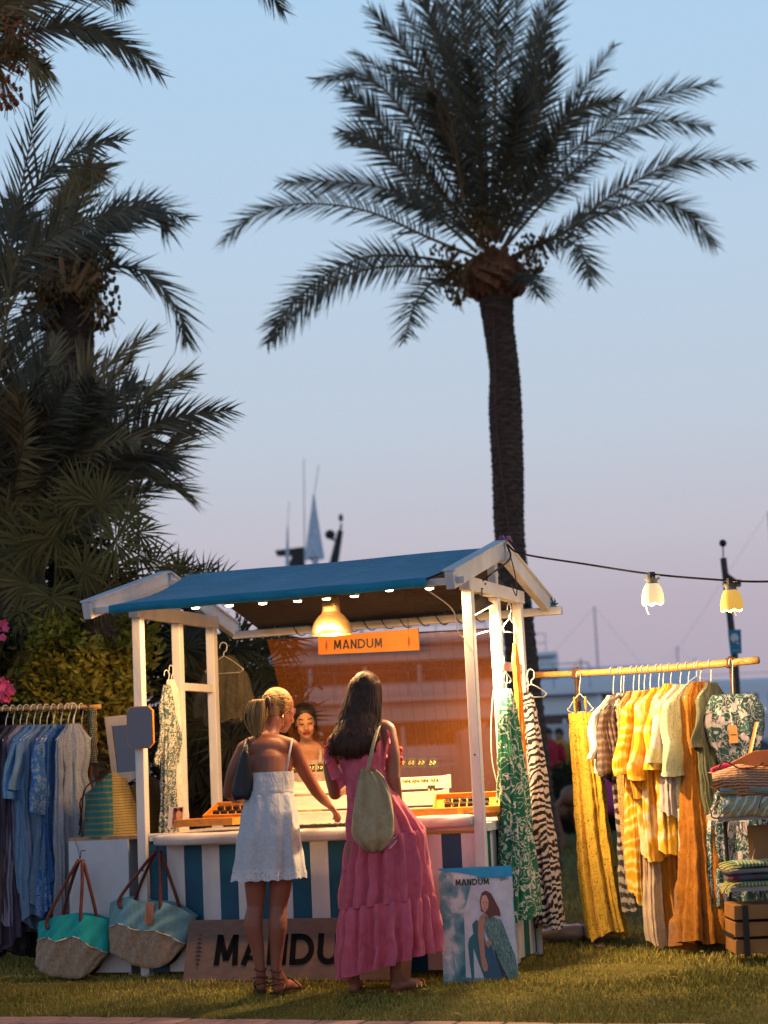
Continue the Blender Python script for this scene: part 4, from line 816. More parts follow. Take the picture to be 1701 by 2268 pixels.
def basket(lab, px0, px1, ptop, pbot, v, ma, mb2, depth, peak):
    a, b = PS(px0, pbot, v), PS(px1, pbot, v); h = (PS(px0, ptop, v)-a).z; w = (b-a).length; t = thing('woven_bag', lab, 'bag', (a+b)/2, 'striped woven bags on the side cabinet')
    def f(x, y, z): return a+Su*x*w+Sv*y+Zv*z
    m1 = MB(); rows = []
    for i in range(15):
        s = i/14; k = 1-.12*s; r = []
        for j in range(13):
            q = j/12; x = lerp(.0, .62, q); zz = s*h*lerp(.68, 1.0, q**1.3)*peak; r.append(f(.0+x+.05*s*(1-q), -.02-.05*math.sin(PI*q)*(1-s*.5), zz))
        rows.append(r)
    m1.grid(rows); m1.build('front_face', ma, t, smooth=True)
    m1 = MB(); rows = []
    for i in range(15):
        s = i/14; r = []
        for j in range(9):
            q = j/8; x = lerp(.62, 1.0-.38*s, q); r.append(f(x, lerp(-.02, depth, q)-.02*math.sin(PI*q), s*h*peak*(1-.12*q*s)))
        rows.append(r)
    m1.grid(rows); m1.build('side_face', mb2, t, smooth=True)
    m1 = MB(); rows = []
    for i in range(11):
        s = i/10; rows.append([f(lerp(1-.38*s, .05*s, j/8), depth, s*h*peak*lerp(.88, .66, j/8)) for j in range(9)])
    m1.grid(rows); m1.build('back_face', ma, t, smooth=True)
    for k, (x0, z0, x1, z1, yy) in enumerate(((.62, 1.0, .02, .45, -.04), (.3, .8, -.1, .3, .02))):
        m1 = MB(); A, B = f(x0, yy, z0*h*peak), f(x1, yy-.01, z1*h*peak); mid = (A+B)/2+Su*(-.05)+Zv*(.02)-Sv*.03; m1.tube(crv([A, mid, B, B-Zv*.1-Su*.02], 16), (.011, .004), 6); m1.build('strap', [solid('dark_strap', (.03, .022, .018), .6), LEATHER][k], t, smooth=True)
basket('teal and yellow striped woven bag on the side cabinet', 190, 296, 1710, 1857, .12, STR1, STR2, .16, 1.0)
basket('ochre striped woven bag behind the front left post', 272, 372, 1715, 1856, .34, STR3, STR3, .14, 1.0)
def framed_mirror():
    v = .42; TL, TR, BL, BR = PS(231, 1588, v), PS(312, 1580, v), PS(250, 1735, v), PS(332, 1728, v); t = thing('framed_mirror', 'white framed mirror leaning on the side cabinet behind the post', 'mirror', BL)
    c = (TL+TR+BL+BR)/4
    def ins(p, k): return c+(p-c)*k
    O = [BL, BR, TR, TL]; I = [BL.lerp(TR, .2).lerp(BL, .25), BR.lerp(TL, .2).lerp(BR, .25), TR.lerp(BL, .2).lerp(TR, .25), TL.lerp(BR, .2).lerp(TL, .25)]
    for k in range(4):
        mb = MB(); mb.slab([O[k], O[(k+1) % 4], I[(k+1) % 4], I[k]], Sv*.02); mb.build('frame_side', solid('lime_frame', (.55, .46, .38), .6, var=.1), t)
    mb = MB(); mb.add([p+Sv*.008 for p in I], [(0, 1, 2, 3)]); mb.build('glass', MIRROR, t)
framed_mirror()
# lower wooden sign leaning on the stall front
PLY = solid('plywood', (.15, .092, .068), .65, var=.15, sc=5, stretch=(1, 8, 8), bmp=.2)
def lowsign():
    v0, v1 = -.17, -.07; TL, TR, BL, BR = PS(407, 2039, v1), PS(906, 2029, v1), PS(405, 2176, v0), PS(909, 2170, v0)
    BL.z = BR.z = -.005; t = thing('sign_board', 'broad plywood MANDUM sign board standing on the grass at the stall front', 'sign', BL)
    ex = (BR-BL).normalized(); w = (BR-BL).length; ey = ((TL-BL)-ex*(TL-BL).dot(ex)).normalized(); h = (TL-BL).length; nb = ex.cross(ey)
    mb = MB(); mb.slab([BL, BL+ex*w, BL+ex*w+ey*h, BL+ey*h], -nb*.012); mb.build('board', PLY, t, bevel=.002)
    mb = MB(); hh = h*.50; letters(mb, 'MANDUM', BL+ex*w*.135+ey*h*.25+nb*.002, ex, ey, hh, gap=.12, w=.19); mb.build('lettering', solid('sign_black', (.004, .005, .007), .85, bmp=0, spec=.1), t)
    for x in (.06, .945):
        mb = MB(); c = BL+ex*w*x+ey*h*.48+nb*.002
        for k in range(9):
            s = (k-4)/4; r = .02*(1-abs(s)**1.7)+.004; q = c+ey*h*.27*s
            mb.slab([q-ex*r, q+ey*.008, q+ex*r, q-ey*.006], nb*.001)
        mb.build('emblem', solid('emblem_ink', (.05, .012, .01), .6), t)
lowsign()
# poster on a stiff board
def poster():
    BL, BR = G(983, 2180), G(1149, 2171); BR.y = BL.y-.01; BR = P(1149, 2171, BL.y-.01); BR.z = BL.z; ex = (BR-BL).normalized(); w = (BR-BL).length
    TLp = P(976, 1924, BL.y+.12); ey = (TLp-BL); ey = (ey-ex*ey.dot(ex)); h = ey.length; ey.normalize(); nb = ex.cross(ey)
    t = thing('poster_board', 'fashion poster with a woman in a teal dress leaning on the stall\'s right corner', 'poster', BL)
    mb = MB(); mb.slab([BL, BL+ex*w, BL+ex*w+ey*h, BL+ey*h], -nb*.012); mb.build('board', pat('poster_wall_print', 'noise', 5.2, [(.36, (.02, .12, .16)), (.46, (.12, .26, .32)), (.53, (.42, .47, .52)), (.7, (.5, .53, .6))], rough=.45, dist=.4, weave=0, sheen=0), t)
    lay = [0]
    def poly(pts, mat, name='print'):
        lay[0] += 1; mb = MB(); o = nb*(.0006*lay[0]); mb.add([BL+ex*x*w+ey*y*h+o for x, y in pts], [tuple(range(len(pts)))]); mb.build(name, mat, t)
    s = lambda n, c: solid(n, c, .45, var=.12, sc=20, bmp=0)
    pale = s('print_pale', (.42, .46, .54)); poly([(.3, .05), (.98, .01), (.99, .88), (.75, .86), (.45, .88), (.32, .6)], pale)
    poly([(0, 1), (.0, .985), (.3, .955), (.6, .91), (1, .905), (1, 1)], s('print_azure', (.01, .25, .50)))
    sh = s('print_shadow', (.012, .10, .13)); poly([(.38, .0), (.36, .18), (.35, .32), (.37, .38), (.43, .42), (.42, .5), (.48, .54), (.55, .5), (.6, .3), (.55, .02), (.42, .3), (.41, .0)], sh)
    poly([(.56, .0), (.52, .12), (.55, .3), (.7, .35), (.78, .2), (.84, .0)], s('print_navy', (.015, .07, .13)))
    poly([(.83, .0), (.72, .2), (.63, .36), (.56, .5), (.58, .57), (.72, .55), (.82, .53), (.88, .4), (.97, .22), (1, .08), (1, .0)], pat('print_dress', 'noise', 60, [(.35, (.04, .1, .11)), (.5, (.09, .18, .18)), (.65, (.17, .26, .26))], rough=.45, dist=2, weave=0, stretch=(1, 1, .5)))
    poly([(.80, .0), (.70, .25), (.71, .28), (.745, .2), (.88, .0)], s('print_dark', (.008, .02, .03)))
    skin = s('print_skin2', (.34, .17, .12)); poly([(.49, .4), (.5, .52), (.54, .57), (.6, .58), (.59, .5), (.57, .4), (.57, .22), (.6, .14), (.59, .1), (.55, .09), (.52, .13), (.51, .22)], skin)
    poly([(.54, .57), (.6, .6), (.66, .59), (.76, .54), (.7, .555), (.6, .57)], skin)
    hair = s('print_hair', (.09, .025, .016)); poly([(.55, .61), (.54, .7), (.57, .77), (.63, .79), (.70, .76), (.75, .69), (.8, .62), (.81, .56), (.74, .57), (.66, .55), (.6, .6)], hair)
    poly([(.56, .64), (.555, .7), (.58, .745), (.63, .75), (.66, .7), (.65, .64), (.61, .60), (.58, .61)], s('print_face', (.46, .25, .19)))
    poly([(.575, .685), (.6, .69), (.6, .68)], hair); poly([(.615, .69), (.645, .685), (.63, .678)], hair); poly([(.59, .635), (.62, .635), (.605, .627)], s('print_lip', (.3, .05, .05)))
    poly([(.58, .33), (.65, .37), (.67, .33), (.62, .29)], skin)
    mb = MB(); letters(mb, 'MANDUM', BL+ex*w*.225+ey*h*.842+nb*.007, ex, ey, h*.055, gap=.12, w=.19, dep=.0006); mb.build('lettering', BLACK, t)
    poly([(.845, .855), (.855, .87), (.85, .91), (.84, .87)], s('print_red', (.4, .06, .07)), 'emblem')
poster()
# shelf at the right edge with bags, towels and boxes
def shelf():
    Y = 9.9; m = solid('grey_shelf', (.3, .29, .3), .5, var=.1); dk = solid('black_frame', (.012, .013, .016), .5)
    def q(px, py, y=Y): return P(px, py, y)
    base = q(1600, 2120); t = thing('display_shelf', 'low display shelf of grey boards and black frame at the right edge', 'shelf', base)
    for py, x0, nm in ((1814, 1590, 'board'), (1971, 1618, 'board')):
        a, b = q(x0, py), q(1790, py-9); mb = MB(); mb.bar(a+Vector((0, .18, 0)), b+Vector((0, .18, 0)), .36, .026, (0, 1, 0)); mb.build(nm, m, t, bevel=.002)
    for px in (1602, 1770):
        a = q(px+25, 2125); b = q(px+5, 1818); 
        for dy in (.3,): mb = MB(); mb.tube([a+Vector((.05, dy, 0)), b+Vector((.05, dy, -.014))], .011, 8); mb.build('leg', dk, t)
    # crate base
    mb = MB(); a, b = q(1625, 2075), q(1790, 2066); mb.bar(a+Vector((0, .17, 0)), b+Vector((0, .17, 0)), .33, .02, (0, 1, 0)); mb.build('board', dk, t)
shelf()
def right_goods():
    Y = 9.88
    def q(px, py, dy=0): return P(px, py, Y+dy)
    # straw basket with orange flap
    straw = pat('woven_straw', 'zebra', 22, [(.0, (.2, .08, .03)), (.4, (.36, .16, .07)), (.7, (.5, .28, .16)), (1, (.58, .38, .26))], dist=3, rot=(.3, 0, 0), weave=.9)
    t = thing('straw_basket', 'straw basket with an orange leather flap and pink lining on the shelf', 'basket', q(1640, 1745)); org = solid('orange_leather', (.58, .15, .02), .4, var=.15)
    def ribbon(pxs, dy, m, name, th=.0):
        A = crv([q(x, y, dy) for x, y, _ in pxs], 21); B = crv([q(x, y2, dy) for x, _, y2 in pxs], 21); mb = MB(); rows = []
        for i in range(9): s = i/8; rows.append([a.lerp(b, s)-Vector((0, .05*math.sin(PI*s)*math.sin(PI*min(1, j/20*1.0+.15)), 0)) for j, (a, b) in enumerate(zip(A, B))])
        rows.append([p+Vector((0, .14, 0)) for p in rows[-1]]); rows.insert(0, [p+Vector((0, .14, 0)) for p in rows[0]]); mb.grid(rows); return mb.build(name, m, t, smooth=True)
    ribbon([(1576, 1712, 1740), (1600, 1705, 1752), (1650, 1692, 1768), (1701, 1698, 1760), (1790, 1700, 1760)], 0, straw, 'body')
    mb = MB(); mb.tube(crv([q(1577, 1709, .02), q(1600, 1700, .05), q(1625, 1697, .08)], 10), (.012, .02), 8); mb.build('lining', solid('pink_lining', (.5, .02, .09), .7), t, smooth=True)
    mb = MB(); mb.slab([q(1618, 1690, -.02), q(1668, 1664, -.02), q(1790, 1652, -.02), q(1790, 1688, -.045), q(1680, 1697, -.045)], (0, .012, 0)); mb.build('flap', org, t, bevel=.003)
    mb = MB(); mb.tube(crv([q(1590, 1705, -.03), q(1603, 1686, -.05), q(1622, 1694, -.05), q(1640, 1702, -.06), q(1668, 1700, -.06), q(1690, 1690, -.05)], 24), (.008, .004), 6); mb.build('handle', LEATHER, t, smooth=True)
    mb = MB(); mb.tube([q(1656, 1690, .18), q(1676, 1600, .2)], (.022, .006), 6); mb.build('strap', org, t)
    # patterned flat bag
    ik = pat('ikat_weave', 'zebra', 5, [(.0, (.6, .56, .48)), (.32, (.55, .52, .45)), (.4, (.03, .3, .28)), (.62, (.02, .26, .25)), (.7, (.6, .58, .5)), (.85, (.2, .12, .08)), (1, (.6, .45, .1))], dist=6, stretch=(2.2, 1, 1), rot=(0, .6, 0), weave=.5)
    t2 = thing('woven_bag', 'folded ikat bag with turquoise zigzags lying on the upper shelf board', 'bag', q(1610, 1808))
    def block(t_, corners, d, m, name):
        mb = MB(); (x0, y0), (x1, y1), (x2, y2), (x3, y3) = corners; n = 16; rows = []
        for i in range(9):
            s = i/8; L, R_ = q(lerp(x0, x3, s), lerp(y0, y3, s)), q(lerp(x1, x2, s), lerp(y1, y2, s)); rows.append([L.lerp(R_, j/n)-Vector((0, .03*math.sin(PI*s)*(1+.3*math.sin(j*1.3)), .004*math.sin(j*.9))) for j in range(n+1)])
        rows.insert(0, [p+Vector((0, d, 0)) for p in rows[0]]); rows.append([p+Vector((0, d, 0)) for p in rows[-1]]); mb.grid(rows); return mb.build(name, m, t_, smooth=True)
    block(t2, ((1596, 1762), (1790, 1756), (1790, 1806), (1602, 1808)), .25, ik, 'body')
    block(t2, ((1592, 1738), (1790, 1737), (1790, 1757), (1594, 1763)), .25, pat('grey_teal_band', 'stripe', 30, [(.0, (.1, .2, .2)), (.5, (.2, .25, .25)), (1, (.3, .3, .28))], dist=1), 'band')
    block(t2, ((1594, 1752), (1790, 1748), (1790, 1754), (1595, 1759)), .2, solid('yellow_band', (.45, .3, .06), .8), 'piping')
    mb = MB(); mb.tube(crv([q(1596, 1770, -.04), q(1580, 1790, -.06), q(1576, 1808, -.06), q(1590, 1812, -.07), q(1598, 1800, -.05)], 20), (.007, .003), 6); mb.tube(crv([q(1680, 1790, -.05), q(1690, 1765, -.06), q(1712, 1760, -.05)], 14), (.007, .003), 6); mb.build('tie', LEATHER, t2, smooth=True)
    mb = MB()
    for k in range(16): a = q(1615+k*2.2, 1820, -.03); mb.tube([a, a-Zv*.03+Vector((random.uniform(-.01, .01), 0, 0)), a-Zv*random.uniform(.05, .075)+Vector((random.uniform(-.025, .015), 0, 0))], .0022, 4)
    mb.build('fringe', solid('cream_fringe', (.55, .4, .26), .9), t2)
    # folded towels
    labs = ['folded green striped towel with yellow fringe, topmost on the lower shelf board', 'folded grey towel, second from the top of the towel pile', 'folded plum and teal towel, third in the towel pile', 'folded yellow green fringed towel at the bottom of the pile']
    cols = [pat('tw1', 'stripe', 16, [(.0, (.05, .16, .12)), (.5, (.04, .14, .1)), (.6, (.4, .4, .16)), (1, (.42, .4, .2))], dist=.2, rot=(0, PI/2, 0)), solid('tw2', (.2, .19, .19), .9), pat('tw3', 'noise', 3, [(.4, (.12, .015, .06)), (.6, (.02, .12, .13))]), pat('tw4', 'stripe', 16, [(.0, (.06, .2, .15)), (.5, (.06, .18, .13)), (.6, (.38, .4, .14)), (1, (.4, .4, .16))], dist=.2, rot=(0, PI/2, 0))]
    for k in range(4):
        y0 = 1910+k*14.5; t3 = thing('folded_towel', labs[k], 'towel', q(1640, y0+14), 'folded towels on the shelf')
        mb = MB(); x0 = [1632, 1616, 1622, 1636][k]; L0, R0 = q(x0, y0+7), q(1790, y0-1)
        rows = []
        for i in range(17):
            c = L0.lerp(R0, i/16); rows.append([c+Vector((0, .13+.13*math.copysign(abs(math.cos(a))**.6, math.cos(a)), .0185*math.copysign(abs(math.sin(a))**.7, math.sin(a))*(1+.1*math.sin(i*.8)))) for a in [2*PI*j/14 for j in range(14)]])
        mb.grid(rows, closed=True); mb.F.append(tuple(range(14))); mb.M.append(0); mb.build('cloth', cols[k], t3, smooth=True)
        if k in (0, 3):
            mb = MB()
            for j in range(14): a = L0+Vector((.0, .02*j-.01, random.uniform(-.012, .012))); mb.tube(crv([a+Vector((.02, 0, 0)), a-Vector((.03, .01, .002)), a-Vector((.055+random.uniform(0, .02), .012, .012+random.uniform(0, .05)*(k == 3)))], 6), .004, 4)
            mb.build('fringe', solid('lime_fringe', (.4, .38, .13), .9), t3)
    # cardboard box, black straps box below
    cb = solid('cardboard', (.27, .14, .055), .7, var=.12, sc=4); bb = q(1664, 1968); t4 = thing('cardboard_box', 'plain brown cardboard box standing on the lower shelf board', 'box', q(1700, 1900, .2))
    A, B = q(1663, 1830, .2), q(1790, 1822, .2); C, D = q(1672, 1912, .2), q(1790, 1906, .2); mb = MB(); mb.slab([C, D, B, A], (0, .12, 0)); mb.build('body', cb, t4)
    mb = MB(); mb.tube(crv([q(1663, 1930, .1), q(1667, 1900, .1), q(1672, 1880, .12), q(1666, 1906, .1)], 10), .003, 4); mb.build('cord', BEIGE, t4)
    t5 = thing('wooden_crate', 'wooden crate bound with black straps below the shelf', 'crate', q(1640, 2118))
    for k in range(3):
        y0 = 2006+k*38; mb = MB(); mb.slab([q(1626+k*2, y0+32), q(1790, y0+25), q(1790, y0-6), q(1626+k*2, y0)], (0, .3, 0)); mb.build('slat', solid('crate_slat', (.26, .12, .035), .6, var=.2), t5, bevel=.003)
    for px in (1650,): mb = MB(); mb.bar(q(px, 2005, -.012), q(px+6, 2118, -.012), .03, .012, (1, 0, 0)); mb.build('strap', BLACK, t5)
right_goods()
# string of lamps from the roof peak
def string_lights():
    a = S(SW+.1, SD2/2, ZA+.03); pts = [a, P(1158, 1227, 10.45), P(1300, 1250, 10.3), P(1432, 1270, 10.1), P(1560, 1282, 9.95), P(1701, 1288, 9.8), P(1950, 1275, 9.5)]
    mb = MB(); mb.tube(crv(pts, 60), .0065, 6); one(mb, 'string_cable', BLACK, 'black cable running from the roof peak to the right edge', 'cable', a, smooth=True)
    sh = [(.13, 46)]
    for i, (px, py, Y, m) in enumerate(((1447, 1338, 10.08, (1.0, .66, .32)), (1622, 1352, 9.9, (1.0, .55, .1)))):
        b = P(px, py, Y); top = P(px-2, py-62, Y); H = (top-b).length; t = thing('string_lamp', ['cream fabric lamp shade with a loose thread on the cable', 'yellow fabric lamp shade with frayed hem in front of the lamp post'][i], 'lamp', b, 'fabric lamps on the cable')
        mm, n, l, bs = mk('lamp_fabric%d' % i); tr = n.new('ShaderNodeBsdfTranslucent'); e = n.new('ShaderNodeEmission')
        e.inputs[0].default_value = c4(((1, .66, .3), (1, .5, .06))[i]); e.inputs[1].default_value = (.75, .6)[i]; asd = n.new('ShaderNodeAddShader'); bs.inputs['Base Color'].default_value = c4(((.6, .5, .36), (.62, .42, .1))[i]); bs.inputs['Roughness'].default_value = .9
        l(bs.outputs[0], asd.inputs[0]); l(e.outputs[0], asd.inputs[1]); l(asd.outputs[0], n['Material Output'].inputs[0])
        mb = MB(); rows = []
        for k in range(15):
            s = k/14; rr = tab(s, [(0, .061), (.3, .062), (.6, .052), (.8, .036), (.88, .026), (.94, .034), (1, .045)]); rows.append([b+Vector((math.cos(a_)*rr*(1+.05*math.sin(5*a_+s*2)), math.sin(a_)*rr*(1+.05*math.sin(5*a_+s*2)), s*H*.92+(.006*math.sin(7*a_) if k in (0, 14) else 0))) for a_ in [2*PI*j/28 for j in range(28)]])
        mb.grid(rows[:12], closed=True); mb.build('shade', mm, t, smooth=True)
        mb = MB(); mb.grid(rows[11:], closed=True); mb.build('ruffle', solid('grey_cloth', (.2, .2, .2), .9), t, smooth=True)
        mb = MB(); mb.lathe(b+Zv*H*.86, [(.0, .0), (.022, 0), (.022, .045), (.0, .045)], 12); mb.build('socket', BLACK, t)
        mb = MB(); mb.ball(b+Zv*.045, (.022, .022, .03), 12, 8); mb.build('bulb', emis('string_bulb%d' % i, m, 14), t, smooth=True)
        mb = MB(); mb.tube(crv([b+Vector((-.05, -.03, .005)), b+Vector((-.045, -.03, -.03)), b+Vector((-.036, -.03, -.06))] if i == 0 else [b+Vector((.0, -.05, .005)), b+Vector((.006, -.05, -.02)), b+Vector((.012, -.05, -.035))], 8), .003, 4); mb.build('thread', solid('pale_thread', (.7, .6, .45), .8), t)
        lamp('string_light', b-Zv*.012, (26, 26)[i], .045, t, col=(1, .62, .24))
string_lights()
# ================================================================ palms, shrubs, hedge
def leafmat(name, a, b, rough=.75, trans=.15):
    m, n, l, bs = mk(name); at = n.new('ShaderNodeAttribute'); at.attribute_name = 'tint'; r = n.new('ShaderNodeValToRGB'); r.color_ramp.elements[0].color = c4(a); r.color_ramp.elements[1].color = c4(b)
    l(at.outputs['Fac'], r.inputs[0]); l(r.outputs[0], bs.inputs['Base Color']); bs.inputs['Roughness'].default_value = rough; bs.inputs['Specular IOR Level'].default_value = .12
    tr = n.new('ShaderNodeBsdfTranslucent'); l(r.outputs[0], tr.inputs[0]); ms = n.new('ShaderNodeMixShader'); ms.inputs[0].default_value = trans; l(bs.outputs[0], ms.inputs[1]); l(tr.outputs[0], ms.inputs[2]); l(ms.outputs[0], n['Material Output'].inputs[0]); return m
PALM = leafmat('palm_leaf', (.075, .085, .066), (.2, .185, .13)); PALM2 = leafmat('palm_leaf_olive', (.17, .135, .07), (.36, .28, .14)); DRY = leafmat('dry_leaf', (.12, .08, .045), (.22, .15, .09))
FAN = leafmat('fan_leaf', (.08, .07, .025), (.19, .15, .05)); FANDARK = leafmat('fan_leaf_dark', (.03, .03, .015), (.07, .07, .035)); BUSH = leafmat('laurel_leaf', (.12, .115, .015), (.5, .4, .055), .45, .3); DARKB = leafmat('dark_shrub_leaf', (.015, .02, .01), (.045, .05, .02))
RACH = solid('palm_rachis', (.14, .1, .05), .6, bmp=0); RACHO = solid('palm_stalk', (.3, .17, .07), .6, bmp=0)
def tint(o, vals):
    a = o.data.attributes.new('tint', 'FLOAT', 'POINT'); a.data.foreach_set('value', np.clip(np.array(vals, dtype=np.float32), 0, 1))
def frond(par, pts, leaf, n=64, mat=None, wid=.024, r0=.022, roll=None, bare=.12, ragged=0., rmat=None, seed=0, sweep=1.0):
    rg = random.Random(seed); pts = crv(pts, n+1); V = []; F = []; T = []; L = ORG[par.name]; m0 = MB(); m0.tube(pts[::3]+[pts[-1]], [lerp(r0, .004, min(1, i/(n/3))**.7) for i in range(len(pts[::3]))]+[.002], 5); V += m0.V; F += m0.F; T += [.35]*len(m0.V); nf = len(F)
    roll = rg.uniform(-.9, .9) if roll is None else roll
    for i in range(int(n*bare), n+1):
        s = i/n; p = pts[i]; t = (pts[min(i+1, n)]-pts[max(i-1, 0)]).normalized(); im = Vector((-t.z, 0, t.x)); im = im.normalized() if im.length > .05 else Vector((1, 0, 0)); dp = t.cross(im)
        Sd = (im*math.cos(roll)+dp*math.sin(roll)).normalized(); Nn = t.cross(Sd)
        u = max(0, (s-bare)/(1-bare)); ln = leaf*(.45+.55*math.sin(PI*min(1, .12+u*.75)))*(1-.45*max(0, u-.8)/.2); al = lerp(62, 24, u**.8)*sweep
        for sg in (-1, 1):
            if rg.random() < ragged: continue
            a = R(al+rg.uniform(-9, 9)); be = R(rg.uniform(-12, 30)); d = t*math.cos(a)+(Sd*(sg*math.cos(be))+Nn*math.sin(be))*math.sin(a); l_ = ln*rg.uniform(.75, 1.12)
            mid = p+d*l_*.3; tip = p+d*l_-Zv*(l_*rg.uniform(.02, .2))+t*(l_*.05); w = t*(wid*.5*math.cos(a*.5))+Nn*(wid*.2*rg.uniform(-1, 1))
            b = len(V); V += [tuple(p-w*.8), tuple(mid-w), tuple(tip), tuple(mid+w), tuple(p+w*.8)]; F.append((b, b+1, b+2, b+3, b+4)); tv = rg.gauss(.4, .22); T += [tv]*5
    me = bpy.data.meshes.new('frond'); me.from_pydata([(x-L.x, y-L.y, z-L.z) for x, y, z in V], [], F); me.materials.append(mat or PALM); me.materials.append(rmat or RACH)
    mi = [1]*nf+[0]*(len(F)-nf); me.polygons.foreach_set('material_index', mi); o = bpy.data.objects.new('frond', me); COL.objects.link(o); o.parent = par; ORG[o.name] = L; tint(o, T); return o
def trunk(par, pts, rad, name='trunk', ring=.055, mat=None):
    # rough stem: rings of old leaf scars
    n = 28; tot = sum((pts[i+1]-pts[i]).length for i in range(len(pts)-1)); k = int(tot/ring*2); c = crv(pts, k+1); rows = []
    for i, p in enumerate(c):
        r = tab(i/k, [(j/(len(rad)-1), q) for j, q in enumerate(rad)]); rows.append([p+Vector((math.cos(a), math.sin(a), 0))*(r*(1+(.035 if i % 2 else -.03)+.03*math.sin(a*7+i*1.9)+.02*math.sin(a*13+i*.7)))+Zv*(.018*math.sin(a*9+i*2.4)) for a in [2*PI*j/n for j in range(n)]])
    mb = MB(); mb.grid(rows, closed=True); return mb.build(name, mat, par)
BARK = solid('palm_bark', (.085, .056, .042), .95, var=.45, sc=7, stretch=(1, 1, 5), bmp=.8, bsc=30)
BOSSM = solid('palm_boss', (.2, .09, .05), .9, var=.5, sc=9, bmp=.9, bsc=25)
def dates(par, c, ax, n=260, rx=.22, rz=.3, col=None, seed=1):
    rg = random.Random(seed); mb = MB()
    for k in range(26):
        e = c+Vector((rg.gauss(0, rx*.5), rg.gauss(0, rx*.5), -rg.uniform(.2, 1)*rz)); mb.tube(crv([ax, ax.lerp(c, .6)+Zv*.05, c.lerp(e, .4), e], 6), .004, 3)
    m1 = mb.build('date_stalks', RACHO, par); mb = MB()
    for k in range(n):
        a = rg.uniform(0, 2*PI); h = rg.random(); r = rx*math.sqrt(rg.random())*math.sin(PI*min(.95, .2+.7*h)); p = c+Vector((math.cos(a)*r, math.sin(a)*r, rz*(.35-h*1.1))); mb.ball(p, (.016, .016, .023), 5, 4)
    return settag(mb.build('dates', col, par, smooth=True), kind='stuff')
DATEM = solid('dates', (.1, .06, .015), .6, var=.5, sc=30); DATEO = solid('dates_orange', (.3, .08, .02), .5, var=.4, sc=30)
def px(l, Y, dys): return [P(*D2(x, y), Y+dy) for (x, y), dy in zip(l, dys)]
